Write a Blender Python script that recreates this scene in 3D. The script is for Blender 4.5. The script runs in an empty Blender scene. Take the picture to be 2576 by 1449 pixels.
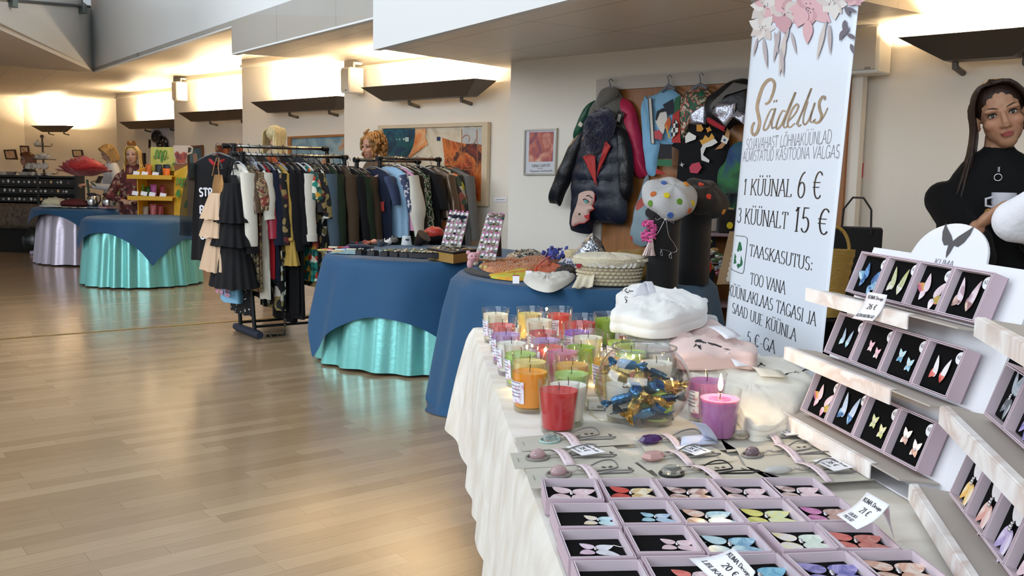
import bpy,bmesh,math,random
from math import sin,cos,pi,sqrt,atan2,exp,floor
from mathutils import Vector as V,Matrix,noise as mnoise
random.seed(7)
S = bpy.context.scene
COL = S.collection
# ---------------------------------------------------------------- camera (2576 x 1449, focal length 2400 px)
FPX,PIT,ROL,CH = 2400.,.1218,.0195,1.35
CP = V((0,0,CH))
_F = V((0,cos(PIT),-sin(PIT))); _R0 = V((1,0,0)); _U0 = V((0,sin(PIT),cos(PIT)))
CR = _R0*cos(ROL) + _U0*sin(ROL); CU = _U0*cos(ROL) - _R0*sin(ROL)
cd = bpy.data.cameras.new('camera'); cam = bpy.data.objects.new('camera',cd); COL.objects.link(cam)
cd.sensor_width = 36; cd.lens = 36*FPX/2576; cd.clip_start = .05; cd.clip_end = 200
cam.matrix_world = Matrix(((CR.x,CU.x,-_F.x,0),(CR.y,CU.y,-_F.y,0),(CR.z,CU.z,-_F.z,CH),(0,0,0,1)))
S.camera = cam
# ---------------------------------------------------------------- light and exposure
S.view_settings.view_transform = 'Standard'; S.view_settings.look = 'None'
S.view_settings.exposure = 0.0; S.view_settings.gamma = 1; S.view_settings.use_curve_mapping = False
S.cycles.max_bounces = 10; S.cycles.transparent_max_bounces = 40; S.cycles.sample_clamp_indirect = 6
S.cycles.use_denoising = True
w = bpy.data.worlds.new('daylight'); S.world = w; w.use_nodes = True
w.node_tree.nodes['Background'].inputs[0].default_value = (.80,.90,1.0,1)
w.node_tree.nodes['Background'].inputs[1].default_value = .50
def area(name,loc,tgt,sx,sy,power,col):
    l = bpy.data.lights.new(name,'AREA'); l.shape = 'RECTANGLE'; l.size = sx; l.size_y = sy; l.energy = power; l.color = col
    o = bpy.data.objects.new(name,l); COL.objects.link(o); o.location = loc
    o.rotation_euler = (V(tgt)-V(loc)).to_track_quat('-Z','Y').to_euler(); return o
area('window_daylight_front',(-5,-9,5.2),(-1,7,1.5),12,4.5,900,(.82,.91,1))
area('window_daylight_side',(-12,3,4.5),(-1,6,1),8,4,650,(.82,.91,1))
area('skylight',(-6.5,3.5,9),(-3.5,5,0),6,6,420,(.88,.94,1))
def spot(name,loc,tgt,power,ang,col,blend=.6,rad=.08):
    l = bpy.data.lights.new(name,'SPOT'); l.energy = power; l.spot_size = ang; l.spot_blend = blend; l.color = col; l.shadow_soft_size = rad
    o = bpy.data.objects.new(name,l); COL.objects.link(o); o.location = loc
    o.rotation_euler = (V(tgt)-V(loc)).to_track_quat('-Z','Y').to_euler(); return o
spot('hall_downlight',(-.5,3.0,7.5),(-.42,3.4,0),420,.17,(1,.86,.62),.9,.1)
# ---------------------------------------------------------------- pixel -> place
def ray(px,py): return _F + CR*((px-1288)/FPX) - CU*((py-724.5)/FPX)
def Z(px,py,z=.75):
    r = ray(px,py); return CP + r*((z-CH)/r.z)
def D(px,py,d):
    r = ray(px,py); return CP + r*(d/r.y)
def PL(px,py,p,n):
    r = ray(px,py); p = V(p); n = V(n); return CP + r*((p-CP).dot(n)/r.dot(n))
def proj(p):
    q = V(p)-CP; d = q.dot(_F); return 1288+FPX*q.dot(CR)/d,724.5-FPX*q.dot(CU)/d
def rgb(h):
    h = h.lstrip('#'); c = [int(h[i:i+2],16)/255 for i in (0,2,4)]
    return tuple(x/12.92 if x <= .04045 else ((x+.055)/1.055)**2.4 for x in c)
def rnd(a,b): return random.uniform(a,b)
def lerp(a,b,t): return a+(b-a)*t
def sst(x,a,b):
    t = min(1,max(0,(x-a)/(b-a))); return t*t*(3-2*t)
def nz(x,y=0.,z=0.): return mnoise.noise(V((x,y,z)))
# ---------------------------------------------------------------- materials
_M = {}
def newmat(name):
    m = bpy.data.materials.new(name); m.use_nodes = True; t = m.node_tree
    return m,t,t.nodes['Principled BSDF']
def mat(name,col,rough=.6,metal=0.,bump=0.,bs=60.,var=0.,vs=6.,emit=None,es=0.,sheen=0.,spec=.5,sss=0.,coat=0.,stretch=None,aniso=0.):
    if name in _M: return _M[name]
    if isinstance(col,str): col = rgb(col)
    m,t,b = newmat(name); N = t.nodes; L = t.links
    b.inputs['Base Color'].default_value = (*col,1); b.inputs['Roughness'].default_value = rough; b.inputs['Metallic'].default_value = metal
    b.inputs['Specular IOR Level'].default_value = spec; b.inputs['Coat Weight'].default_value = coat
    if sheen: b.inputs['Sheen Weight'].default_value = sheen
    if sss: b.inputs['Subsurface Weight'].default_value = sss; b.inputs['Subsurface Scale'].default_value = .02
    if emit: b.inputs['Emission Color'].default_value = (*(rgb(emit) if isinstance(emit,str) else emit),1); b.inputs['Emission Strength'].default_value = es
    if bump or var:
        tc = N.new('ShaderNodeTexCoord'); mp = N.new('ShaderNodeMapping'); L.new(tc.outputs['Object'],mp.inputs[0])
        if stretch: mp.inputs['Scale'].default_value = stretch
    if var:
        n = N.new('ShaderNodeTexNoise'); n.inputs['Scale'].default_value = vs; n.inputs['Detail'].default_value = 4; L.new(mp.outputs[0],n.inputs['Vector'])
        r = N.new('ShaderNodeValToRGB'); r.color_ramp.elements[0].position = .3; r.color_ramp.elements[1].position = .7
        r.color_ramp.elements[0].color = (*[c*(1-var) for c in col],1); r.color_ramp.elements[1].color = (*[min(1,c*(1+var)) for c in col],1)
        L.new(n.outputs[0],r.inputs[0]); L.new(r.outputs[0],b.inputs['Base Color'])
    if bump:
        n = N.new('ShaderNodeTexNoise'); n.inputs['Scale'].default_value = bs; n.inputs['Detail'].default_value = 5; L.new(mp.outputs[0],n.inputs['Vector'])
        p = N.new('ShaderNodeBump'); p.inputs['Strength'].default_value = bump; p.inputs['Distance'].default_value = .01
        L.new(n.outputs[0],p.inputs['Height']); L.new(p.outputs[0],b.inputs['Normal'])
    _M[name] = m; return m
def pmat(name,cols,scale=14.,kind='voronoi',rough=.7,stretch=(1,1,1),rot=(0,0,0),metal=0.,dist=2.,hard=True,bump=.0):
    """printed cloth or painted surface: a cell, stripe, noise, check or dot pattern in a few colours"""
    if name in _M: return _M[name]
    cols = [rgb(c) if isinstance(c,str) else c for c in cols]
    m,t,b = newmat(name); N = t.nodes; L = t.links
    b.inputs['Roughness'].default_value = rough; b.inputs['Metallic'].default_value = metal
    tc = N.new('ShaderNodeTexCoord'); mp = N.new('ShaderNodeMapping'); L.new(tc.outputs['Object'],mp.inputs[0])
    mp.inputs['Scale'].default_value = stretch; mp.inputs['Rotation'].default_value = rot
    r = N.new('ShaderNodeValToRGB'); r.color_ramp.interpolation = 'CONSTANT' if hard else 'LINEAR'
    e = r.color_ramp.elements
    while len(e) < len(cols): e.new(.5)
    for i,c in enumerate(cols): e[i].position = i/len(cols) if hard else i/(len(cols)-1); e[i].color = (*c,1)
    if kind in ('voronoi','dots'):
        v = N.new('ShaderNodeTexVoronoi'); v.inputs['Scale'].default_value = scale; L.new(mp.outputs[0],v.inputs['Vector'])
        if kind == 'voronoi':
            s = N.new('ShaderNodeSeparateColor'); L.new(v.outputs['Color'],s.inputs[0]); L.new(s.outputs[0],r.inputs[0])
        else: L.new(v.outputs['Distance'],r.inputs[0])
    elif kind == 'stripe':
        v = N.new('ShaderNodeTexWave'); v.inputs['Scale'].default_value = scale; v.inputs['Distortion'].default_value = dist; L.new(mp.outputs[0],v.inputs['Vector']); L.new(v.outputs['Fac'],r.inputs[0])
    elif kind == 'check':
        v = N.new('ShaderNodeTexChecker'); v.inputs['Scale'].default_value = scale; L.new(mp.outputs[0],v.inputs['Vector']); L.new(v.outputs['Fac'],r.inputs[0])
    else:
        v = N.new('ShaderNodeTexNoise'); v.inputs['Scale'].default_value = scale; v.inputs['Detail'].default_value = 3; v.inputs['Distortion'].default_value = dist
        L.new(mp.outputs[0],v.inputs['Vector'])
        mr = N.new('ShaderNodeMapRange'); mr.inputs[1].default_value = .3; mr.inputs[2].default_value = .7; L.new(v.outputs[0],mr.inputs[0]); L.new(mr.outputs[0],r.inputs[0])
    L.new(r.outputs[0],b.inputs['Base Color'])
    if bump:
        n = N.new('ShaderNodeTexNoise'); n.inputs['Scale'].default_value = 50; L.new(mp.outputs[0],n.inputs['Vector'])
        p = N.new('ShaderNodeBump'); p.inputs['Strength'].default_value = bump; p.inputs['Distance'].default_value = .01; L.new(n.outputs[0],p.inputs['Height']); L.new(p.outputs[0],b.inputs['Normal'])
    _M[name] = m; return m
def thin_glass(name,tint=(1,1,1),refl=1.0,rough=.02):
    if name in _M: return _M[name]
    m,t,b = newmat(name); N = t.nodes; L = t.links; N.remove(b)
    tr = N.new('ShaderNodeBsdfTransparent'); tr.inputs[0].default_value = (*tint,1)
    gl = N.new('ShaderNodeBsdfGlossy'); gl.inputs['Roughness'].default_value = rough
    lw = N.new('ShaderNodeLayerWeight'); lw.inputs[0].default_value = .5
    po = N.new('ShaderNodeMath'); po.operation = 'POWER'; po.inputs[1].default_value = 3.5; L.new(lw.outputs['Facing'],po.inputs[0])
    mu = N.new('ShaderNodeMath'); mu.operation = 'MULTIPLY_ADD'; mu.inputs[1].default_value = .55*refl; mu.inputs[2].default_value = .04*refl; mu.use_clamp = True; L.new(po.outputs[0],mu.inputs[0])
    mx = N.new('ShaderNodeMixShader'); L.new(mu.outputs[0],mx.inputs[0]); L.new(tr.outputs[0],mx.inputs[1]); L.new(gl.outputs[0],mx.inputs[2])
    L.new(mx.outputs[0],N['Material Output'].inputs[0]); _M[name] = m; return m
def sheer(name,col,alpha=.6,rough=.8):
    if name in _M: return _M[name]
    if isinstance(col,str): col = rgb(col)
    m,t,b = newmat(name); b.inputs['Base Color'].default_value = (*col,1); b.inputs['Roughness'].default_value = rough; b.inputs['Alpha'].default_value = alpha
    _M[name] = m; return m
def vmat(name,rough=.55,sss=.0,bump=0.,spec=.4):
    """colour from the mesh's own paint layer (skin with lips, cheeks and darker eye sockets)"""
    if name in _M: return _M[name]
    m,t,b = newmat(name); a = t.nodes.new('ShaderNodeVertexColor'); a.layer_name = 'Col'
    t.links.new(a.outputs[0],b.inputs['Base Color']); b.inputs['Roughness'].default_value = rough; b.inputs['Specular IOR Level'].default_value = spec
    if sss: b.inputs['Subsurface Weight'].default_value = sss; b.inputs['Subsurface Scale'].default_value = .012
    _M[name] = m; return m
# ---------------------------------------------------------------- mesh builder
class MB:
    def __init__(s): s.v = []; s.f = []; s.m = []
    def add(s,vs,fs,m=0):
        n = len(s.v); s.v += [V(p) for p in vs]; s.f += [tuple(i+n for i in f) for f in fs]; s.m += [m]*len(fs); return s
    def box(s,c,d,rot=None,m=0):
        c = V(c); x,y,z = d[0]/2,d[1]/2,d[2]/2
        p = [V((a*x,b*y,e*z)) for e in (-1,1) for b in (-1,1) for a in (-1,1)]
        if rot is not None: p = [rot @ q for q in p]
        return s.add([c+q for q in p],[(0,2,3,1),(4,5,7,6),(0,1,5,4),(2,6,7,3),(0,4,6,2),(1,3,7,5)],m)
    def tube(s,pts,r,n=8,m=0,cap=True,flat=1.,closed=False):
        pts = [V(p) for p in pts]; k = len(pts); rr = r if isinstance(r,(list,tuple)) else [r]*k
        vs = []; up = None
        for i,p in enumerate(pts):
            a = pts[(i+1) % k] if (closed or i < k-1) else p; b = pts[i-1] if (closed or i > 0) else p
            t = (a-b); t = t.normalized() if t.length > 1e-9 else V((0,0,1))
            if up is None: up = V((0,0,1)) if abs(t.z) < .9 else V((1,0,0))
            x = t.cross(up); x = x.normalized() if x.length > 1e-6 else t.orthogonal().normalized()
            y = x.cross(t).normalized(); up = y
            for j in range(n):
                w_ = 2*pi*j/n; vs.append(p+x*(rr[i]*cos(w_))+y*(rr[i]*flat*sin(w_)))
        fs = [(i*n+j,i*n+(j+1) % n,(i+1)*n+(j+1) % n,(i+1)*n+j) for i in range(k-1) for j in range(n)]
        if closed: fs += [((k-1)*n+j,(k-1)*n+(j+1) % n,(j+1) % n,j) for j in range(n)]
        elif cap: fs += [tuple(range(n))[::-1],tuple(range((k-1)*n,k*n))]
        return s.add(vs,fs,m)
    def lathe(s,prof,c=(0,0,0),n=32,m=0,sx=1.,sy=1.,fn=None):
        c = V(c); vs = []
        for (r,z) in prof:
            for j in range(n):
                a = 2*pi*j/n; q = V((r*cos(a)*sx,r*sin(a)*sy,z))
                if fn: q = fn(q,a)
                vs.append(c+q)
        fs = [(i*n+j,i*n+(j+1) % n,(i+1)*n+(j+1) % n,(i+1)*n+j) for i in range(len(prof)-1) for j in range(n)]
        if prof[0][0] > 1e-6: fs.append(tuple(range(n))[::-1])
        if prof[-1][0] > 1e-6: fs.append(tuple(range((len(prof)-1)*n,len(prof)*n)))
        return s.add(vs,fs,m)
    def grid(s,fn,nu,nv,m=0,cu=False):
        """fn(u, v) with u, v in 0..1"""
        vs = [fn(i/(nu if cu else nu-1),j/(nv-1)) for j in range(nv) for i in range(nu)]
        k = nu if cu else nu-1
        fs = [(j*nu+i,j*nu+(i+1) % nu,(j+1)*nu+(i+1) % nu,(j+1)*nu+i) for j in range(nv-1) for i in range(k)]
        return s.add(vs,fs,m)
    def prism(s,out,d,m=0):
        out = [V(p) for p in out]; d = V(d); n = len(out)
        return s.add(out+[p+d for p in out],[tuple(range(n))[::-1],tuple(range(n,2*n))]+[(i,(i+1) % n,n+(i+1) % n,n+i) for i in range(n)],m)
    def poly(s,out,m=0): return s.add(out,[tuple(range(len(out)))],m)
    def ell(s,c,r,nu=16,nv=10,m=0,rot=None,fn=None):
        c = V(c); r = (r,r,r) if not isinstance(r,(tuple,list)) else r; vs = []
        for j in range(nv+1):
            t = pi*j/nv
            for i in range(nu):
                a = 2*pi*i/nu; q = V((r[0]*sin(t)*cos(a),r[1]*sin(t)*sin(a),r[2]*cos(t)))
                if fn: q = fn(q)
                vs.append(c+(rot @ q if rot is not None else q))
        fs = [(j*nu+i,(j+1)*nu+i,(j+1)*nu+(i+1) % nu,j*nu+(i+1) % nu) for j in range(nv) for i in range(nu)]
        return s.add(vs,fs,m)
    def xf(s,M): s.v = [M @ p for p in s.v]; return s
    def build(s,name,mats,parent=None,smooth=40,bev=0.,sub=0,solid=0.,local=False,remesh=0.,clean=True,kind=None):
        me = bpy.data.meshes.new(name); vs = s.v
        if parent is not None and not local:
            inv = parent.matrix_basis.inverted() if parent.parent is None else (parent.parent.matrix_basis @ parent.matrix_basis).inverted()
            vs = [inv @ p for p in vs]
        me.from_pydata([tuple(p) for p in vs],[],s.f)
        if not isinstance(mats,(list,tuple)): mats = [mats]
        for q in mats: me.materials.append(q)
        me.polygons.foreach_set('material_index',s.m)
        if clean:
            bm = bmesh.new(); bm.from_mesh(me); bmesh.ops.remove_doubles(bm,verts=bm.verts,dist=1e-6)
            bmesh.ops.recalc_face_normals(bm,faces=bm.faces); bm.to_mesh(me); bm.free()
        if smooth:
            me.polygons.foreach_set('use_smooth',[True]*len(me.polygons))
            if smooth < 180: me.set_sharp_from_angle(angle=math.radians(smooth))
        o = bpy.data.objects.new(name,me); COL.objects.link(o)
        if parent is not None: o.parent = parent
        if bev: q = o.modifiers.new('b','BEVEL'); q.width = bev; q.segments = 2; q.limit_method = 'ANGLE'
        if solid: q = o.modifiers.new('s','SOLIDIFY'); q.thickness = solid; q.offset = 0
        if sub: q = o.modifiers.new('u','SUBSURF'); q.levels = sub; q.render_levels = sub
        if kind: o['kind'] = kind
        return o
def tag(o,label,cat,group=None,kind=None):
    o['label'] = label; o['category'] = cat
    if group: o['group'] = group
    if kind: o['kind'] = kind
    return o
def thing(name,loc,label,cat,group=None,rz=0.,rot=None):
    o = bpy.data.objects.new(name,None); COL.objects.link(o); o.empty_display_size = .05
    Mx = Matrix.Translation(V(loc)) @ (rot.to_4x4() if rot is not None else Matrix.Rotation(rz,4,'Z'))
    o.matrix_basis = Mx; return tag(o,label,cat,group)
def struct(o): o['kind'] = 'structure'; return o
def dup(root,loc,rz,label,group=None):
    r = root.copy(); COL.objects.link(r); r.matrix_basis = Matrix.Translation(V(loc)) @ Matrix.Rotation(rz,4,'Z'); r['label'] = label
    if group: r['group'] = group
    for ch in list(root.children):
        c = ch.copy(); COL.objects.link(c); c.parent = r
        for g in list(ch.children):
            d = g.copy(); COL.objects.link(d); d.parent = c
    return r
def frame(x,y,z):
    """rotation whose columns are the given axes"""
    return Matrix((V(x),V(y),V(z))).transposed()
# ---------------------------------------------------------------- lettering (own stroke alphabet)
def AR(cx,cy,rx,ry,a0,a1,n=10):
    return [(cx+rx*cos(math.radians(a0+(a1-a0)*i/n)),cy+ry*sin(math.radians(a0+(a1-a0)*i/n))) for i in range(n+1)]
G = {
 'A': (.7,[[(0,0),(.35,1)],[(.35,1),(.7,0)],[(.13,.35),(.57,.35)]]),
 'B': (.62,[[(.08,0),(.08,1)],[(.08,1),(.3,1)]+AR(.3,.76,.22,.24,90,-90)+[(.08,.52)],[(.3,.52)]+AR(.32,.26,.26,.26,90,-90)+[(.08,0)]]),
 'C': (.68,[AR(.37,.5,.34,.5,42,318,16)]),
 'D': (.7,[[(.08,0),(.08,1)],[(.08,1),(.28,1)]+AR(.28,.5,.4,.5,90,-90,14)+[(.08,0)]]),
 'E': (.6,[[(.08,0),(.08,1)],[(.08,1),(.55,1)],[(.08,.52),(.44,.52)],[(.08,0),(.57,0)]]),
 'G': (.74,[AR(.38,.5,.35,.5,42,350,18),[(.7,.42),(.7,.08)],[(.48,.44),(.72,.44)]]),
 'H': (.74,[[(.08,0),(.08,1)],[(.66,0),(.66,1)],[(.08,.52),(.66,.52)]]),
 'I': (.24,[[(.12,0),(.12,1)]]),
 'J': (.42,[[(.32,1),(.32,.2)]+AR(.16,.2,.16,.22,0,-150,8)]),
 'K': (.7,[[(.08,0),(.08,1)],[(.1,.42),(.6,1)],[(.26,.58),(.68,0)]]),
 'L': (.56,[[(.08,0),(.08,1)],[(.08,0),(.54,0)],[(.54,0),(.54,.16)]]),
 'M': (.86,[[(.08,0),(.08,1)],[(.08,1),(.43,.1)],[(.43,.1),(.78,1)],[(.78,1),(.78,0)]]),
 'N': (.74,[[(.08,0),(.08,1)],[(.08,1),(.66,0)],[(.66,0),(.66,1)]]),
 'O': (.76,[AR(.38,.5,.35,.5,0,360,22)]),
 'P': (.6,[[(.08,0),(.08,1)],[(.08,1),(.3,1)]+AR(.3,.73,.25,.27,90,-90)+[(.08,.46)]]),
 'R': (.66,[[(.08,0),(.08,1)],[(.08,1),(.3,1)]+AR(.3,.74,.24,.26,90,-90)+[(.08,.48)],[(.3,.48),(.64,0)]]),
 'S': (.56,[AR(.28,.75,.22,.25,40,250,12)+AR(.28,.25,.24,.26,75,-150,12)]),
 'T': (.66,[[(.33,0),(.33,1)],[(.03,1),(.63,1)],[(.03,1),(.03,.84)],[(.63,1),(.63,.84)]]),
 'U': (.72,[[(.08,1),(.08,.3)]+AR(.36,.3,.28,.31,180,360,12)+[(.64,1)]]),
 'V': (.7,[[(0,1),(.35,0)],[(.35,0),(.7,1)]]),
 '0': (.56,[AR(.28,.5,.24,.5,0,360,20)]),
 '1': (.4,[[(.22,0),(.22,1)],[(.22,1),(.06,.84)]]),
 '2': (.56,[AR(.27,.74,.22,.26,160,-30,10)+[(.05,0)],[(.05,0),(.52,0)]]),
 '3': (.54,[AR(.25,.76,.2,.24,150,-90,10),AR(.25,.26,.24,.27,90,-150,12)]),
 '5': (.54,[[(.46,1),(.12,1),(.09,.56)],AR(.25,.31,.24,.31,130,-150,14)]),
 '6': (.58,[AR(.52,.3,.46,.7,95,180,8)+AR(.3,.3,.24,.3,180,540,18)]),
 '9': (.56,[AR(.28,.68,.22,.3,0,360,16),[(.5,.68),(.44,.2),(.2,0)]]),
 '\u20ac': (.7,[AR(.42,.5,.3,.5,48,312,16),[(0,.6),(.52,.6)],[(0,.42),(.48,.42)]]),
 ':': (.24,[[(.12,.05),(.12,.17)],[(.12,.5),(.12,.62)]]),'.': (.24,[[(.12,0),(.12,.12)]]),
 '-': (.4,[[(.06,.36),(.34,.36)]]),' ': (.34,[]),
 'a': (.5,[AR(.23,.25,.2,.25,0,360,14),[(.43,.5),(.43,0)]]),'d': (.5,[AR(.23,.25,.2,.25,0,360,14),[(.43,1),(.43,0)]]),
 'e': (.5,[[(.05,.27),(.43,.27)]+AR(.24,.25,.2,.25,10,310,14)]),'g': (.5,[AR(.23,.25,.2,.25,0,360,14),[(.43,.5),(.43,-.15)]+AR(.24,-.15,.19,.14,0,-160,8)]),
 'i': (.22,[[(.11,0),(.11,.5)],[(.11,.66),(.11,.76)]]),'l': (.22,[[(.11,0),(.11,1)]]),'m': (.74,[[(.07,0),(.07,.5)],[(.07,.3)]+AR(.22,.33,.15,.17,180,0,6)+[(.37,0)],[(.37,.3)]+AR(.52,.33,.15,.17,180,0,6)+[(.67,0)]]),
 'n': (.52,[[(.07,0),(.07,.5)],[(.07,.3)]+AR(.25,.3,.18,.2,180,0,8)+[(.43,0)]]),'o': (.5,[AR(.25,.25,.21,.25,0,360,14)]),'r': (.36,[[(.07,0),(.07,.5)],AR(.25,.28,.18,.2,180,60,6)]),
 's': (.4,[AR(.2,.375,.15,.125,50,250,8)+AR(.2,.125,.16,.13,75,-150,8)]),'t': (.34,[[(.15,.75),(.15,.06),(.26,0)],[(.02,.5),(.3,.5)]]),'u': (.5,[[(.07,.5),(.07,.2)]+AR(.24,.18,.17,.18,180,360,8),[(.43,.5),(.43,0)]]),
 'h': (.52,[[(.07,0),(.07,1)],[(.07,.3)]+AR(.25,.3,.18,.2,180,0,8)+[(.43,0)]]),'p': (.5,[[(.07,.5),(.07,-.25)],AR(.27,.25,.2,.25,0,360,14)]),'v': (.46,[[(.03,.5),(.23,0),(.43,.5)]]),
}
_um = lambda w: [[(w/2-.15,1.13),(w/2-.15,1.25)],[(w/2+.15,1.13),(w/2+.15,1.25)]]
G['\u00dc'] = (.72,G['U'][1]+_um(.72)); G['\u00d6'] = (.76,G['O'][1]+_um(.76)); G['\u00c4'] = (.7,G['A'][1]+_um(.7))
G['\u00d5'] = (.76,G['O'][1]+[[(.2,1.14),(.3,1.24),(.45,1.14),(.56,1.24)]])
def ribbon(mb,pts,wf,fn,m=0):
    """flat stroke along 2-D points; wf(dx, dy) gives the half width"""
    k = len(pts); vs = []
    for i in range(k):
        a = pts[max(0,i-1)]; b = pts[min(k-1,i+1)]; dx,dy = b[0]-a[0],b[1]-a[1]; l = sqrt(dx*dx+dy*dy) or 1e-9; dx /= l; dy /= l
        h = wf(dx,dy) if callable(wf) else wf[i]
        vs += [fn(pts[i][0]-dy*h,pts[i][1]+dx*h),fn(pts[i][0]+dy*h,pts[i][1]-dx*h)]
    mb.add(vs,[(2*i,2*i+1,2*i+3,2*i+2) for i in range(k-1)],m)
def twidth(s,sp=.08): return sum(G[c][0]+sp for c in s)-sp
def text(mb,s,o,ex,ey,h,width=None,m=0,serif=True,thick=.055,thin=.02,sp=.1,slant=0.,lift=None):
    """writes s with cap height h, baseline from o along ex, up along ey"""
    o = V(o); ex = V(ex).normalized(); ey = V(ey).normalized(); k = (width/(twidth(s,sp)*h)) if width else 1.
    if lift: o = o+V(lift)
    x0 = 0.
    wf = (lambda dx,dy: thin+(thick-thin)*abs(dy)) if serif else (lambda dx,dy: thick)
    for c in s:
        wd,st = G[c]
        fn = lambda x,y,x0=x0: o+ex*((x0+x+slant*y)*h*k)+ey*(y*h)
        for p in st:
            ribbon(mb,p,wf,fn,m)
            if serif and c not in ':.-\u20ac':
                for e,q in ((p[0],p[1]),(p[-1],p[-2])):
                    if (abs(e[1]) < .01 or abs(e[1]-1) < .01) and abs(e[1]-q[1]) > .25 and not (c in 'JSC0693' or (c in 'U' and e[1] < .5)):
                        ribbon(mb,[(e[0]-.12,e[1]),(e[0]+.12,e[1])],lambda a,b: thin,fn,m)
        x0 += wd+sp
    return mb
ink = mat('black_ink','#17161a',.55); ink_brown = mat('bronze_ink','#6f6559',.35,.4); ink_grey = mat('grey_ink','#4c4a4c',.5)
# ---------------------------------------------------------------- the room
def plaster(name,col,b=.35):
    m = mat(name,col,.85,bump=b,bs=9.,spec=.2); return m
wall_m = plaster('wall_plaster','#e4dccf'); fascia_m = plaster('fascia_paint','#dfe1e0',.08); soffit_m = plaster('soffit_paint','#e6e0d8',.05)
def ceil_mat():
    m,t,b = newmat('ceiling_panels'); N = t.nodes; L = t.links
    tc = N.new('ShaderNodeTexCoord'); mp = N.new('ShaderNodeMapping'); mp.inputs['Rotation'].default_value = (0,0,math.radians(58)); L.new(tc.outputs['Object'],mp.inputs[0])
    br = N.new('ShaderNodeTexBrick'); L.new(mp.outputs[0],br.inputs['Vector']); br.offset = 0
    for k,v in (('Scale',1),('Mortar Size',.004),('Brick Width',1.2),('Row Height',.62),('Mortar Smooth',.1)): br.inputs[k].default_value = v
    br.inputs['Color1'].default_value = br.inputs['Color2'].default_value = (*rgb('#d8cdbd'),1); br.inputs['Mortar'].default_value = (*rgb('#8d7f6c'),1)
    L.new(br.outputs[0],b.inputs['Base Color']); b.inputs['Roughness'].default_value = .38; return m
def floor_mat():
    m,t,b = newmat('parquet'); N = t.nodes; L = t.links
    tc = N.new('ShaderNodeTexCoord'); mp = N.new('ShaderNodeMapping'); mp.inputs['Rotation'].default_value = (0,0,-math.radians(38)); L.new(tc.outputs['Object'],mp.inputs[0])
    br = N.new('ShaderNodeTexBrick'); L.new(mp.outputs[0],br.inputs['Vector']); br.offset = .37; br.offset_frequency = 2; br.squash = .8; br.squash_frequency = 3
    for k,v in (('Scale',1),('Mortar Size',.0012),('Brick Width',.8),('Row Height',.09),('Mortar Smooth',.3),('Bias',-.1)): br.inputs[k].default_value = v
    br.inputs['Color1'].default_value = (*rgb('#b39470'),1); br.inputs['Color2'].default_value = (*rgb('#977856'),1); br.inputs['Mortar'].default_value = (*rgb('#8a6c4c'),1)
    m2 = N.new('ShaderNodeMapping'); m2.inputs['Scale'].default_value = (2,40,1); L.new(mp.outputs[0],m2.inputs[0])
    n = N.new('ShaderNodeTexNoise'); n.inputs['Scale'].default_value = 2.5; n.inputs['Detail'].default_value = 5; L.new(m2.outputs[0],n.inputs['Vector'])
    mx = N.new('ShaderNodeMix'); mx.data_type = 'RGBA'; mx.blend_type = 'MULTIPLY'; mx.inputs[0].default_value = .35
    L.new(br.outputs[0],mx.inputs[6]); L.new(n.outputs[0],mx.inputs[7])
    g = N.new('ShaderNodeGamma'); g.inputs[1].default_value = .85; L.new(mx.outputs[2],g.inputs[0]); L.new(g.outputs[0],b.inputs['Base Color'])
    b.inputs['Roughness'].default_value = .24; b.inputs['Specular IOR Level'].default_value = .6; b.inputs['Coat Weight'].default_value = .35; b.inputs['Coat Roughness'].default_value = .17
    n2 = N.new('ShaderNodeTexNoise'); n2.inputs['Scale'].default_value = 1.6; L.new(tc.outputs['Object'],n2.inputs['Vector'])
    p = N.new('ShaderNodeBump'); p.inputs['Strength'].default_value = .05; p.inputs['Distance'].default_value = .02; L.new(n2.outputs[0],p.inputs['Height']); L.new(p.outputs[0],b.inputs['Normal'])
    return m
ceil_m = ceil_mat()
fb = MB().box((0,6,-.05),(60,50,.1)); struct(fb.build('floor',floor_mat(),smooth=0))
a_,b_ = Z(-40,856.2,.002),Z(900,783.4,.002)
dv = (b_-a_).normalized(); sd = V((-dv.y,dv.x,0))*.012
struct(MB().prism([a_-sd,b_+dv*1.2-sd,b_+dv*1.2+sd,a_+sd],(0,0,.003)).build('trim_floor_strip',mat('brass','#d8b978',.35,.9)))
UW = V((.70711,-.70711,0)); NW = V((-.70711,-.70711,0))      # panels run along UW and face NW
ANC = {'B': D(375,308,17.8),'C': D(536,285,14.3),'D': D(757,257,11.5),'E': D(1073,222,9.1),'P': D(1283,163,7.8),'F': D(2275,122,5.65)}
def onwall(k,px,py,off=0.): return PL(px,py,ANC[k]+NW*off,NW)
ZC = {'B': 2.70,'C': 2.70,'D': 2.70,'E': 2.44,'P': 2.22,'F': 2.42}
LEFT = {'B': 293,'C': 438,'D': 610,'E': 866,'P': 1283,'F': 2085}; RIGHT = {'B': 470,'C': 640,'D': 890,'E': 1300,'P': 2165,'F': 3300}
prev = None
for k in 'BCDEPF':
    a = onwall(k,LEFT[k],300); b = onwall(k,RIGHT[k],300); a.z = b.z = 0; up = V((0,0,ZC[k]))
    o = struct(MB().prism([a,b,b+up,a+up],-NW*.06).build('wall_back',wall_m,smooth=0))
    if prev is not None:                                            # the short return that steps forward to this panel
        pz = V((0,0,max(ZC[k],prev[1]))); q = a-NW*.06; w2 = q-NW*1.2 if k != 'F' else q-NW*.6
        struct(MB().prism([q,w2,w2+pz,q+pz],UW*.06).build('wall_return',wall_m,smooth=0))
    if k not in 'P':
        t = struct(MB().prism([a+up-V((0,0,.10)),b+up-V((0,0,.10)),b+up-V((0,0,.07)),a+up-V((0,0,.07))],NW*.025).build('trim_rail',wall_m,smooth=0))
    prev = (a,ZC[k])
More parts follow.
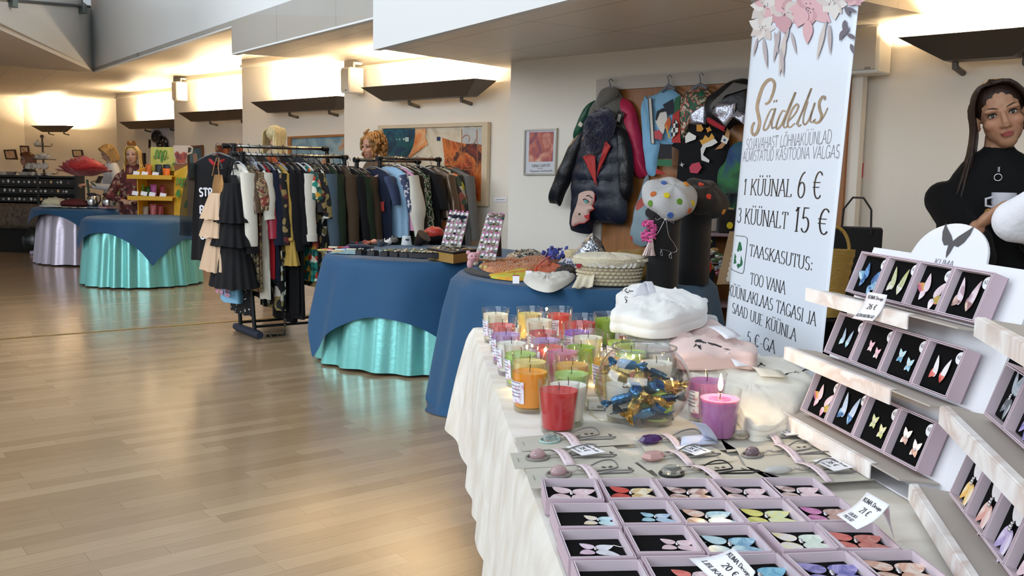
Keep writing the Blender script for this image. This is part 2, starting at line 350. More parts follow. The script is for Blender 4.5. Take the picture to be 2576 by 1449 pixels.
wa = [D(330,300,20.2),D(200,300,20.9),D(60,300,21.1),D(-80,300,20.6),D(-260,300,19.2),D(-500,300,16.5)]
mb = MB()
for i in range(5):
    p,q = wa[i].copy(),wa[i+1].copy(); p.z = q.z = 0; mb.prism([p,q,q+V((0,0,2.7)),p+V((0,0,2.7))],V((0,.06,0)))
struct(mb.build('wall_left',wall_m,smooth=30))
f1,f2,f3,f4,f5 = V((-6.29,14.46,0)),V((-2.78,9.52,0)),V((-1.045,7.1,0)),V((.2,5.0,0)),V((1.0,3.65,0))
def zz(p,z): return V((p[0],p[1],z))
cl = MB()
cl.prism([zz(p,2.70) for p in (f2,f1,(-6.61,14.52),(-7.34,13.84),(-16,5.8),(-16,23),(-2,23),(-1.6,10.2),(-1.77,10.04))],(0,0,.05))
struct(cl.build('ceiling_far',ceil_m,smooth=0))
struct(MB().prism([zz(p,2.44) for p in (f2,f3,(-.05,8.32),(.3,8.7),(-1.5,10.4),(-1.77,10.04))],(0,0,.31)).build('ceiling_middle',ceil_m,smooth=0))
struct(MB().prism([zz(p,2.22) for p in (f3,f4,(.72,4.12),(2.35,5.35),(2.0,5.95),(1.2,7.0),(-.02,8.4),(-.05,8.32))],(0,0,.27)).build('ceiling_near',ceil_m,smooth=0))
struct(MB().prism([zz(p,2.42) for p in ((.72,4.12),f5,(1.6,2.6),(6,1),(6,5),(2.4,5.6),(2.35,5.35))],(0,0,.05)).build('ceiling_right',ceil_m,smooth=0))
struct(MB().prism([zz(p,2.70) for p in (f1,(-5.35,10.12),(-4.9,8.3),(-14,1),(-16,5.8),(-7.34,13.84),(-6.61,14.52))],(0,0,.05)).build('ceiling_soffit',soffit_m,smooth=0))
fd = V((.84,.54,0))*.06
fa = MB()
for p,q,z0 in ((f1,f2,2.685),(f2,f3,2.425),(f3,zz((.72,4.12),0),2.205),(zz((.72,4.12),0),f5,2.405),(f5,zz((1.6,2.6),0),2.405)):
    fa.prism([zz(p,z0),zz(q,z0),zz(q,5.4),zz(p,5.4)],fd)
struct(fa.build('wall_balcony_front',fascia_m,smooth=0))
struct(MB().prism([zz(f1,2.752),zz((-4.9,8.3),2.752),zz((-4.9,8.3),3.62),zz(f1,3.62)],V((-.15,.04,0))).build('wall_balcony_side',plaster('balcony_paint','#d9d7d2',.08),smooth=0))
# the balcony's rail, glass clamps and wooden cupboards
lf = V((.94,-4.34,0)).normalized(); ln = V((lf.y*-1,lf.x,0)); ln = ln if ln.x > 0 else -ln
bp = V((-5.35,10.12,2.7))
def onbal(px,py,off=0.): return PL(px,py,bp+V((.98,.21,0))*off,V((.977,.212,0)))
r1,r2 = onbal(-60,-6,.03),onbal(226,17,.03)
hr = MB().tube([r1,r2],.02,8); struct(hr.build('trim_balcony_rail',mat('dark_rail','#3a3f3c',.4,.3)))
for px,py in ((28,5),(207,24)):
    c = onbal(px,py,.05); t = thing('glass_clamp',c,'square metal glass clamp on the balcony edge, ' + ('at the picture\'s top left corner' if px < 100 else 'next to the rail end'),'clamp','balcony glass clamps')
    MB().box(c,(.1,.1,.11)).build('clamp_body',mat('clamp_steel','#7f8a86',.4,.7),t,bev=.006)
    MB().box(c+V((0,0,.3)),(.02,.02,.6)).build('post',mat('clamp_steel','#7f8a86'),t)
cq = [onbal(-30,2,-.35),onbal(118,8,-.35),onbal(134,9,-.35),onbal(192,12,-.35)]
for i,(u,v_) in enumerate(((0,1),(2,3))):
    p,q = cq[u],cq[v_]; p.z = q.z = 3.4; t = thing('cupboard',(p+q)/2,'honey wooden cupboard on the balcony behind the rail, ' + ('the wide one at the corner' if i == 0 else 'the narrow one near the rail end'),'cupboard')
    MB().prism([p,q,q+V((0,0,1.2)),p+V((0,0,1.2))],V((-.4,.05,0))).build('body',mat('honey_wood','#b07a3a',.5,var=.15,vs=3,stretch=(1,1,.1)),t,bev=.004)
tag(MB().box(onbal(124,4,-.3)+V((0,0,.12)),(.14,.14,.5)).build('column',soffit_m,bev=.005),'narrow white pillar between the balcony cupboards','pillar')
# ---------------------------------------------------------------- wall lamps
lampmet = mat('lamp_metal','#57514a',.45,.5); glow = mat('lamp_tube','#fff3d8',emit='#ffd9a0',es=25)
def wall_lamp(c,u,n,L,power,label):
    rot = frame(u,-n,(0,0,1)); t = thing('wall_lamp',c,label,'wall lamp','uplights along the wall',rot=rot)
    h,L2 = .13,L-.44
    top = [(-L/2,-.30,h),(L/2,-.30,h),(L/2,-.05,h),(-L/2,-.05,h)]; bot = [(-L2/2,-.2,0),(L2/2,-.2,0),(L2/2,-.08,0),(-L2/2,-.08,0)]
    mb = MB(); mb.add(bot+top,[(0,3,2,1),(0,1,5,4),(1,2,6,5),(2,3,7,6),(3,0,4,7)])
    inn = [(x*.985,lerp(y,-.175,.05),z-.002 if z else .01) for x,y,z in bot+top]; mb.add(inn,[(0,1,2,3),(0,4,5,1),(1,5,6,2),(2,6,7,3),(3,7,4,0)]); mb.add(top+inn[4:],[(0,1,5,4),(1,2,6,5),(2,3,7,6),(3,0,4,7)])
    mb.build('trough',lampmet,t,smooth=0,local=True)
    for x in (-L*.18,L*.27):
        MB().tube([(x,-.12,.03),(x,-.12,-.03),(x,.0,-.05)],.018,8).build('bracket',lampmet,t,local=True)
    MB().tube([(-L2*.45,-.17,.07),(L2*.45,-.17,.07)],.016,8).build('lamp_tube',glow,t,local=True)
    l = bpy.data.lights.new('lamp_light','AREA'); l.shape = 'RECTANGLE'; l.size = L*.7; l.size_y = .14; l.energy = power; l.color = (1,.80,.53)
    o = bpy.data.objects.new('lamp_light',l); COL.objects.link(o); p = V(c)+n*.17+V((0,0,.14)); o.location = p
    o.rotation_euler = (V((0,0,1))-n*.35).to_track_quat('-Z','Y').to_euler()
SCN = 105
for k,x0,y0,x1,y1,ex,lb in (('B',312,304,452,303,.0,'dark trough uplight on the wall above the yellow tea stand'),('C',463,287,610,283,.3,'dark trough uplight on the wall above the blue-green portrait'),
        ('D',648,262,868,252,0,'dark trough uplight on the wall above the blonde head'),('E',928,227,1218,216,0,'dark trough uplight above the large blue and orange painting'),('F',2275,123,2670,97,0,'dark trough uplight on the cream wall above the dark-haired woman')):
    a,b = onwall(k,x0,y0,.2),onwall(k,x1,y1,.2); L = (b-a).length+ex; c = a+UW*(L/2)-NW*.2; c.z = 1.99
    wall_lamp(c,UW,NW,L,SCN if k != 'B' else 85,lb)
ua = (wa[1]-wa[0]).normalized()*-1; ua.z = 0; ua.normalize(); na = V((ua.y,-ua.x,0)); na = na if na.y < 0 else -na
c = D(150,322,20.7); c.z = 1.99; wall_lamp(c,ua,na,1.05,85,'small dark trough uplight on the far left wall above the teapots')
# loudspeakers
spk = mat('speaker_shell','#e9e4da',.5); spg = mat('speaker_grille','#cfc6b6',.7,bump=.5,bs=400)
for k,px,pt,pb,s,lb in (('C',446,207,254,1.,'white loudspeaker high on the wall left of the blue-green portrait'),('E',875,172,236,.85,'white loudspeaker high on the wall left of the large painting\'s uplight'),('F',2155,68,190,.98,'white loudspeaker on the cream wall just right of the tall banner')):
    c = onwall(k,px,(pt+pb)/2,.12); zt = onwall(k,px,pt,.12).z; zb = onwall(k,px,pb,.12).z; h = zt-zb; rot = frame(UW,-NW,(0,0,1))
    t = thing('loudspeaker',(c.x,c.y,zb),lb,'loudspeaker','wall loudspeakers',rot=rot); wd = h*.62
    MB().box((wd/2,.0,h/2),(wd,.17,h)).build('cabinet',spk,t,local=True,bev=.012)
    MB().box((wd/2,-.09,h/2),(wd*.86,.012,h*.86)).build('grille',spg,t,local=True,bev=.004)
    MB().box((wd*.68,-.098,h*.1),(wd*.2,.006,.014)).build('badge',mat('badge_grey','#8a8275',.4),t,local=True)
    MB().tube([(wd/2,.02,h),(wd/2,.02,h+.05),(wd/2,.12,h+.05)],.014,6).build('bracket',spk,t,local=True)
# ---------------------------------------------------------------- tables and their cloths
blue_cloth = mat('teal_blue_cloth','#0f4a72',.6,bump=.25,bs=500,sheen=.12,spec=.4)
satin_mint = mat('mint_satin','#7fd0c9',.30,.45,bump=.12,bs=30,spec=.9,coat=.1)
satin_lilac = mat('lilac_satin','#c3b8c6',.30,.45,bump=.12,bs=30,spec=.9,coat=.1)
table_wood = mat('table_wood','#a5702f',.5,var=.15,vs=4); dark_metal = mat('dark_metal','#1d1d20',.4,.5)
chrome = mat('chrome','#c9cbd0',.15,1.)
def sq_drop(r,a,rot,ox,oy):
    def L(f):
        dx,dy = cos(f-rot),sin(f-rot); tx = ((a-ox) if dx > 0 else (-a-ox))/dx if abs(dx) > 1e-6 else 1e9; ty = ((a-oy) if dy > 0 else (-a-oy))/dy if abs(dy) > 1e-6 else 1e9
        return max(.015,min(tx,ty)-r)
    return L
def drape(c,r,z,L,nf,amp,flare=.04,seed=0.,nu=220,nv=16,top=True,rnd_=.012,floorz=.004):
    mb = MB(); c = V(c); rings = []
    if top: rings += [(0.001,None),(r*.5,None),(r*.97,None)]
    rings += [(None,k/nv) for k in range(nv+1)]
    def P(i,q):
        f = 2*pi*i/nu; e = V((cos(f),sin(f),0))
        if q[1] is None: return c+e*q[0]+V((0,0,z+.002*nz(q[0]*cos(f)*3,q[0]*sin(f)*3,seed)))
        s = q[1]; l = L(f); d = s*l
        w_ = sin(nf*f+2.2*nz(f*1.3,seed,1.)+seed)*.65+.5*nz(f*nf*.31,seed,s*.6)
        rr = r+rnd_*min(1,d/.03)+flare*(d/.7)+amp*w_*min(1,d/.22)
        zc = z-d+ (rnd_*(1-min(1,d/.02)) if False else 0)
        return c+e*rr+V((0,0,max(floorz,zc)))
    vs = [P(i,q) for q in rings for i in range(nu)]
    fs = [(j*nu+i,j*nu+(i+1) % nu,(j+1)*nu+(i+1) % nu,(j+1)*nu+i) for j in range(len(rings)-1) for i in range(nu)]
    return mb.add(vs,fs)
def round_table(c,r,lab,sk_mat,sk_lab,cl_lab,a,rot,ox,oy,nf,seed,sk_r=None,flare=.08,zt=.75,famp=.022):
    t = thing('round_table',(c[0],c[1],0),lab,'table','round banquet tables')
    MB().lathe([(0,zt-.03),(r-.012,zt-.03),(r-.005,zt-.02),(r-.005,zt-.008),(r-.012,zt-.004),(0,zt-.004)],(c[0],c[1],0),64).build('tabletop',table_wood,t)
    for k in range(4):
        f = pi/4+k*pi/2; p = V((c[0]+cos(f)*r*.62,c[1]+sin(f)*r*.62,0)); MB().tube([p+V((0,0,.002)),p+V((0,0,zt-.03))],.018,8).build('leg',dark_metal,t)
    rs = sk_r or r-.012
    L = lambda f: zt-.035-.015-.01*nz(f*2,seed)
    tag(drape((c[0],c[1],0),rs,zt-.032,L,21,.036,flare,seed+3,300,14,top=False).build('table_skirt',sk_mat,smooth=180),sk_lab,'table skirt')
    tag(drape((c[0],c[1],0),r+.004,zt,sq_drop(r,a,rot,ox,oy),nf,famp,flare+.06,seed,rnd_=.035).build('tablecloth',blue_cloth,smooth=180),cl_lab,'tablecloth','blue square cloths on the round tables')
TA,TB,TC_,TD = (-4.24,10.87),(-5.80,13.08),(-.60,6.92),(.42,5.63)
RA,RB,RC,RD = .575,.68,.72,.735
round_table(TA,RA,'empty round table with shiny mint skirt standing alone in the hall',satin_mint,'shiny mint satin skirt around the empty round table','teal blue cloth over the empty round table, one corner pointing down in front',.70,math.radians(-18),-.10,.02,9,2.)
round_table(TB,RB,'round table with lilac skirt carrying two steel flasks',satin_lilac,'shiny lilac grey skirt of the table with the flasks','teal blue cloth on the flask table, hanging in a point over lilac satin',.80,math.radians(-20),-.10,-.05,9,5.,sk_r=.60)
round_table(TC_,RC,'round table with mint skirt laden with hair jewellery and black boxes',satin_mint,'mint satin skirt under the jewellery table beside the clothes rack','wide teal blue cloth over the jewellery table, long point in front',1.03,math.radians(-17),-.10,.05,11,8.,flare=.10,famp=.03)
round_table(TD,RD,'round table with felt goods, crochet basket and berets',satin_mint,'mint skirt of the basket table hidden behind blue cloth','dark blue cloth falling long over the basket table',1.30,math.radians(-25),0.,0.1,13,11.,flare=.06,famp=.03)
# ---- long white table in front
linen = None
def linen_mat():
    m,t,b = newmat('crinkled_linen'); N = t.nodes; L = t.links
    tc = N.new('ShaderNodeTexCoord'); mp = N.new('ShaderNodeMapping'); mp.inputs['Scale'].default_value = (.9,2.6,1.4); mp.inputs['Rotation'].default_value = (0,0,.5); L.new(tc.outputs['Object'],mp.inputs[0])
    n = N.new('ShaderNodeTexNoise'); n.inputs['Scale'].default_value = 5; n.inputs['Detail'].default_value = 6; n.inputs['Distortion'].default_value = .4; L.new(mp.outputs[0],n.inputs['Vector'])
    n2 = N.new('ShaderNodeTexNoise'); n2.inputs['Scale'].default_value = 260; L.new(tc.outputs['Object'],n2.inputs['Vector'])
    r = N.new('ShaderNodeValToRGB'); e = r.color_ramp.elements; e[0].position = .35; e[0].color = (*rgb('#d3cabb'),1); e[1].position = .65; e[1].color = (*rgb('#e6e1d8'),1); L.new(n.outputs[0],r.inputs[0]); L.new(r.outputs[0],b.inputs['Base Color'])
    a = N.new('ShaderNodeMath'); a.operation = 'MULTIPLY_ADD'; a.inputs[1].default_value = .06; L.new(n2.outputs[0],a.inputs[0]); L.new(n.outputs[0],a.inputs[2])
    p = N.new('ShaderNodeBump'); p.inputs['Strength'].default_value = .4; p.inputs['Distance'].default_value = .012; L.new(a.outputs[0],p.inputs['Height']); L.new(p.outputs[0],b.inputs['Normal'])
    b.inputs['Roughness'].default_value = .7; b.inputs['Sheen Weight'].default_value = .2; return m
linen = linen_mat()
WT = .75
BLc,BRc,FRc,FLc = V((-.150,3.63,0)),V((.80,3.72,0)),V((1.04,.72,0)),V((.152,.72,0))
t = thing('long_table',(.45,2.2,0),'long table under white linen carrying candles, shirts and butterfly jewellery','table')
def inset(p,k=.012): c = (BLc+BRc+FRc+FLc)/4; return lerp(p,c,k)
MB().prism([inset(p)+V((0,0,WT-.035)) for p in (BLc,FLc,FRc,BRc)],(0,0,.028)).build('tabletop',table_wood,t,bev=.003)
for p in (BLc,FLc,FRc,BRc):
    q = inset(p,.12); MB().tube([q+V((0,0,.002)),q+V((0,0,WT-.035))],.016,8).build('leg',dark_metal,t)
def perim(n_per=.012,rc=.03):
    cs = [BLc,FLc,FRc,BRc]; out = []
    for i in range(4):
        p,a,b = cs[i],cs[i-1],cs[(i+1) % 4]; u,v_ = (a-p).normalized(),(b-p).normalized(); A,B = p+u*rc,p+v_*rc; cc = p+(u+v_)*rc
        for k in range(9):
            q = lerp(A,B,k/8); d = (q-cc).normalized(); out.append((cc+d*rc*1.0,d))
        nxt = b+(p-b).normalized()*rc; ln = (nxt-B).length; m = int(ln/n_per); nn = V((v_.y,-v_.x,0)); nn = nn if nn.dot(p-(cs[0]+cs[2])/2) > 0 else -nn
        for k in range(1,m): out.append((lerp(B,nxt,k/m),nn))
    return out
def linen_cloth():
    pr = perim(); n = len(pr); mb = MB(); nv = 18; vs = []
    vs += [p+d*-.0+V((0,0,WT)) for p,d in pr]; mb.add(vs,[tuple(range(n))]); vs = []
    s = 0.
    cum = []
    for i,(p,d) in enumerate(pr):
        s += (p-pr[i-1][0]).length if i else 0; cum.append(s)
    for j in range(nv+1):
        k = j/nv
        for i,(p,d) in enumerate(pr):
            corner = exp(-((p-BLc).length/.16)**2)
            drop = .42+.04*nz(cum[i]*.8,3.)-.03*corner
            fo = .5*sin(cum[i]*24+2.5*nz(cum[i]*2.1,0,0))+.6*nz(cum[i]*11,4.,k*.3)
            out = .010*min(1,k*12)+ .035*k + fo*.012*min(1,k*2) + corner*.055*k**.8
            z = WT-drop*k - (0 if k else 0)
            vs.append(p+d*out+V((0,0,z if j else WT)))
    return mb.add(vs,[(j*n+i,j*n+(i+1) % n,(j+1)*n+(i+1) % n,(j+1)*n+i) for j in range(nv) for i in range(n)])
tag(linen_cloth().build('tablecloth',linen,smooth=60),'off-white crinkled linen cloth covering the long candle table','tablecloth')
# ---------------------------------------------------------------- candles in glasses
jar_glass = thin_glass('jar_glass',(.985,.985,.98),1.1); jar_base = thin_glass('jar_base_glass',(.95,.95,.93),2.2)
wick_m = mat('wick','#3c3026',.9); label_m = pmat('candle_label',['#e8e6ee','#eceaf2','#dcd6e4','#d9a9b4'],60,'noise',.6,dist=.5)
WAX = {'red': ('#c4262e','red'),'coral': ('#d8524e','coral red'),'green': ('#8fb23e','green'),'palegreen': ('#a9cf6a','pale green'),'orange': ('#f09a14','orange'),'amber': ('#e8b04a','amber'),'yellow': ('#ead27c','pale yellow'),
       'cream': ('#eee6cc','cream'),'white': ('#efece2','white'),'lilac': ('#b48acb','lilac'),'purple': ('#a472c8','purple'),'rose': ('#cf7f9c','rose pink'),'mauve': ('#b06fa6','mauve'),'pink': ('#e79ab0','pink')}
def wax(k): return mat('wax_'+k,WAX[k][0],.42,sss=.35,spec=.4)
JR,JH = .0490,.119          # glass rim radius and height
def candle(px,py,wx,label,fill=.80,lab=None,lit=False,s=1.,group='soy candles in glasses'):
    """px, py: where the middle of the glass foot stands in the photograph"""
    p = Z(px,py,WT); p.z = WT+.002; R,Hh,rb = JR*s,JH*s,JR*s*.80
    t = thing('glass_candle',p,label,'candle',group)
    prof = [(0,0),(rb*.94,0),(rb,.004),(R*.985,Hh-.003),(R,Hh),(R*.965,Hh),(R*.955,Hh-.003),(rb*.94,.014),(rb*.9,.011),(0,.011)]
    MB().lathe(prof,p,40).build('glass',jar_glass,t,smooth=50)
    MB().lathe([(0,.001),(rb*.95,.001),(rb*.97,.0105),(0,.0105)],p,32).build('glass_foot',jar_base,t)
    zt = .012+(Hh-.012)*fill; rt = lerp(rb*.93,R*.95,zt/Hh)-.0008
    MB().lathe([(0,.0125),(rb*.92,.0125),(rb*.93,.016),(rt,zt),(rt*.97,zt-.001),(rt*.5,zt-.0025),(0,zt-.002)],p,36).build('wax',wax(wx),t,smooth=50)
    MB().tube([p+V((0,0,zt-.003)),p+V((.001,0,zt+.008)),p+V((.002*nz(px),.001,zt+.018))],.0011,6).build('wick',wick_m,t)
    if lab is not None:
        f0 = math.radians(lab); mb = MB()
        mb.grid(lambda u,v_: p+V((cos(f0+(u-.5)*1.25)*(lerp(rb,R,(.02+.06*v_)/Hh)+.0006),sin(f0+(u-.5)*1.25)*(lerp(rb,R,(.02+.06*v_)/Hh)+.0006),.024+.056*v_)),10,4)
        l = mb.build('paper_label',label_m,t,smooth=180); l['label'] = 'white printed paper label'
        mb = MB()
        for k in range(5):
            z = .04+.009*k
            mb.grid(lambda u,v_: p+V((cos(f0+(u-.5)*.8)*(lerp(rb,R,z/Hh)+.0010),sin(f0+(u-.5)*.8)*(lerp(rb,R,z/Hh)+.0010),z+.0022*v_)),6,2)
        mb.build('print',mat('label_print','#7f7b8e',.6),l,smooth=180)
    if lit:
        q = p+V((0,0,zt+.016)); fl = MB().lathe([(0,0),(.004,.004),(.0062,.012),(.0052,.022),(.0025,.034),(0,.042)],q,14,sx=1.,sy=.8).build('flame',mat('flame','#ffe9b8',emit='#ffc46a',es=40),t)
        MB().lathe([(0,zt-.0015),(rt*.55,zt-.001),(rt*.56,zt-.0022),(0,zt-.0022)],p,24).build('melt_pool',mat('molten_wax','#e06ab8',.08,coat=1),t)
        lp = bpy.data.lights.new('flame_light','POINT'); lp.energy = .9; lp.color = (1,.72,.38); lp.shadow_soft_size = .008
        o = bpy.data.objects.new('flame_light',lp); COL.objects.link(o); o.location = q+V((0,0,.05))
    return t
# (rim centre x, y in the photograph, rim width) -> foot: the rows as they stand, from the back edge to the front
CND = [(1247,777,'cream','cream candle at the back left corner of the candle table',.82,200),(1333,775,'yellow','pale yellow candle in the back row, second from the corner',.80,None),(1408,775,'coral','coral red candle in the back row beside a glowing fairy light',.78,230),
 (1466,793,'red','red candle in the second row left of the tall green candle',.76,None),(1527,788,'green','green candle standing alone at the back beside the white sweatshirts',.80,None),
 (1264,797,'coral','coral candle second in the left edge line behind a lilac one',.74,195),(1356,790,'cream','cream candle just in front of the pale yellow one at the back',.80,None),
 (1453,813,'purple','purple candle in front of the red one, left of the tall green candle',.74,215),(1273,821,'lilac','lilac candle third in the line along the left table edge',.76,195),(1367,814,'red','red candle in the middle block behind a lilac one',.74,200),(1480,832,'cream','cream candle between the purple and pale green ones',.80,None),
 (1287,843,'white','white candle fourth in the line along the left table edge',.76,195),(1374,833,'lilac','lilac candle in the middle block between two red ones',.74,None),(1594,828,'red','red candle touching the pink sweatshirt, rightmost of its row',.74,None),(1565,838,'palegreen','pale green candle in front of the red one by the pink sweatshirt',.74,220),
 (1462,850,'green','green candle with clear rim in the centre of the candle group',.74,None),(1311,868,'palegreen','pale green candle fifth in the left edge line, label facing left',.76,195),(1380,848,'coral','coral candle in the middle block above the rose pink one',.72,200),(1588,863,'palegreen','pale green candle just behind the glass bowl, upper right',.74,None),
 (1414,867,'rose','rose pink candle in the middle of the candle group',.80,None),(1333,889,'yellow','pale yellow candle directly behind the orange one',.78,None),(1441,890,'amber','amber candle between the rose pink and pale green ones',.72,None),
 (1533,881,'amber','amber candle behind the left side of the glass bowl',.74,215),(1652,888,'white','white candle behind the right rim of the glass bowl',.74,None),(1438,914,'palegreen','pale green candle behind the white one near the front',.74,None),(1333,917,'orange','bright orange candle with a fairy light glowing at its side',.82,215),
 (1430,945,'white','white candle directly behind the front red one',.78,None),(1628,917,'coral','coral candle seen through the top of the glass bowl',.74,None),(1655,945,'palegreen','pale green candle seen through the right side of the glass bowl',.72,None),(1570,938,'white','white candle seen through the left side of the glass bowl',.72,None),(1555,905,'yellow','pale yellow candle seen through the rim of the glass bowl',.72,None),
 (1406,962,'red','deep red candle alone at the front of the candle group',.82,None),(1779,940,'mauve','mauve candle right of the glass bowl behind the burning one',.82,200),(1812,980,'mauve','burning purple candle with a bright flame right of the glass bowl',.80,None)]
for x,y,wx,lb,fill,la in CND:
    q = Z(x,y,WT+JH); fx,fy = proj((q.x,q.y,WT))
    candle(fx,fy,wx,lb,fill,la,lit=lb.startswith('burning'))
# fairy lights threaded between the glasses
fl = thing('fairy_lights',Z(1318,960),'string of tiny warm fairy lights winding between the candle glasses','fairy lights')
bulb_m = mat('fairy_bulb','#fff1cf',emit='#ffd38a',es=90); wire_m = mat('silver_wire','#d8cfb4',.3,.8)
BL = [(1375,777,.105),(1352,800,.06),(1318,818,.05),(1296,850,.02),(1325,872,.06),(1372,880,.09),(1293,968,.012),(1308,985,.012),(1340,990,.01),(1398,870,.02),(1440,860,.02),(1502,925,.03),(1498,960,.01),(1487,905,.05),(1512,878,.06),(1556,880,.05),(1593,897,.1),(1575,925,.06),(1650,905,.04),(1620,870,.09)]
BL = [Z(x,y,WT+h) for x,y,h in BL]
pts = []
for i in range(len(BL)-1):
    for k in range(6):
        u = k/6; q = lerp(BL[i],BL[i+1],u); q.z = max(WT+.004,q.z-.03*sin(pi*u)); pts.append(q+V((.012*nz(i,u*3),.012*nz(u*3,i),0)))
bx = Z(1508,1030,WT); pts = [bx+V((-.01,0,.012))]+[Z(1330+20*k,1000+5*k,WT+.003) for k in (8,5,2,0)]+pts
MB().tube(pts,.0007,5).build('wire',wire_m,fl,smooth=180)
for q in BL: MB().ell(q,(.0042,.0042,.0055),10,6).build('bulb',bulb_m,fl)
tb = thing('battery_box',bx,'small white battery box of the fairy lights beside the glass bowl','battery box')
MB().box(bx+V((0,.02,.011)),(.06,.075,.018)).build('case',mat('white_plastic','#dcd8d2',.35),tb,bev=.003)
MB().box(bx+V((0,-.0185,.011)),(.016,.003,.006)).build('switch',mat('grey_plastic','#8f8b88',.4),tb,bev=.001)
MB().tube([bx+V((-.02,-.018,.01)),bx+V((-.03,-.06,.004)),bx+V((-.01,-.11,.003)),bx+V((.02,-.135,.003))],.0013,6).build('cord',wire_m,tb)
# ---------------------------------------------------------------- glass bowl of sweets
bc = Z(1614,1066,WT); bc.z = WT+.003; BR_ = .1145
t = thing('glass_bowl',bc,'round glass bowl half full of blue and gold wrapped sweets','bowl')
prof = [(0,0),(.035,0),(.05,.003)]
for k in range(1,25):
    a = -pi/2+.42+(pi-.42-.72)*k/24; prof.append((BR_*cos(a),.096+BR_*.93*sin(a)))
top = prof[-1]; prof += [(top[0]+.001,top[1]+.006),(top[0]+.003,top[1]+.009),(top[0]+.001,top[1]+.011),(top[0]-.003,top[1]+.008)]
inner = [(max(0,r-.0028),z+.002) for r,z in prof[2:-4]][::-1]
MB().lathe(prof+[(max(0,r),z) for r,z in inner]+[(0,.006)],bc,56).build('bowl_glass',thin_glass('bowl_glass',(.985,.99,.985),1.15),t,smooth=60)
rim = [bc+V(((top[0]+.001)*cos(2*pi*k/48),(top[0]+.001)*sin(2*pi*k/48),top[1]+.009)) for k in range(48)]
MB().tube(rim,.0026,8,closed=True).build('rim',thin_glass('rim_glass',(.8,.82,.8),2.5),t,smooth=180)
foil_b = mat('blue_foil','#4f86b4',.22,.85,bump=.5,bs=70); foil_g = mat('gold_foil','#c3a25a',.25,.85,bump=.5,bs=70); foil_n = mat('navy_foil','#23425f',.25,.8,bump=.5,bs=70)
def sweet(p,rot,m,label,l=.062):
    t = thing('wrapped_sweet',p,label,'sweet','wrapped sweets in the glass bowl',rot=rot); sd = rnd(0,99)
    mb = MB(); mb.lathe([(.004,-l*.36),(.013,-l*.33),(.015,-l*.2),(.0155,0),(.015,l*.2),(.013,l*.33),(.004,l*.36)],(0,0,0),12,sy=.72,fn=lambda q,a: q*(1+.10*nz(q.x*90+sd,q.y*90,q.z*60)))
    mb.build('wrapped_body',m,t,local=True,smooth=30)
    for s in (-1,1):
        mb = MB(); mb.grid(lambda u,v_: V(((.004+.014*v_)*cos(2*pi*u)*(1+.35*sin(10*pi*u)*v_),(.0025+.006*v_)*sin(2*pi*u)*(1+.3*cos(8*pi*u)*v_),s*(l*.35+.02*v_+.004*sin(6*pi*u)*v_))),20,4,cu=True)
        mb.build('twist',m,t,local=True,smooth=30,clean=False)
random.seed(21); k = 0; placed = []
SW = [('b',-.055,-.045,.150,'blue wrapped sweet standing highest on the left inside the bowl'),('g',-.07,-.03,.118,'gold sweet against the left glass of the bowl'),('g',-.02,-.06,.112,'gold sweet lying across the front middle of the pile'),('b',.015,-.065,.098,'blue sweet in the centre of the pile, twist toward the front'),('g',.055,-.055,.100,'broad gold sweet against the right front glass'),
 ('n',.04,.0,.118,'dark blue sweet lying on top at the right of the pile'),('b',-.035,-.075,.085,'blue sweet pressed to the front glass, left of centre'),('b',-.07,-.045,.065,'pale blue sweet low against the left glass'),('g',-.03,-.075,.058,'gold sweet low in the front of the bowl'),('g',.03,-.07,.066,'gold sweet with a pointed twist low at the right front'),
 ('b',.0,-.07,.038,'small blue sweet at the very bottom front'),('n',.065,-.04,.068,'navy sweet low against the right glass'),('n',-.04,-.045,.030,'navy sweet on the floor of the bowl, left'),('n',.03,-.05,.03,'navy sweet on the floor of the bowl, right'),('g',.01,.02,.09,'gold sweet hidden in the back of the pile'),('b',.0,.04,.06,'blue sweet at the back of the bowl'),('g',-.04,.03,.07,'gold sweet at the back left of the pile'),('g',.075,-.015,.098,'pale gold sweet at the right edge of the pile')]
for c,x,y,z,lb in SW:
    rm = sqrt(max(.0001,BR_**2-(z-.096)**2))-.030; rr_ = sqrt(x*x+y*y); kk = min(.82,max(.004,rm)/max(rr_,.001)); q = V((x*kk,y*kk,max(z,.03))); m = {'b': foil_b,'g': foil_g,'n': foil_n}[c]
    ax = V((rnd(-1,1),rnd(-.5,.2),rnd(-.35,.35))).normalized(); yv = ax.orthogonal().normalized(); sweet(bc+q,frame(yv.cross(ax),yv,ax),m,lb,.062)
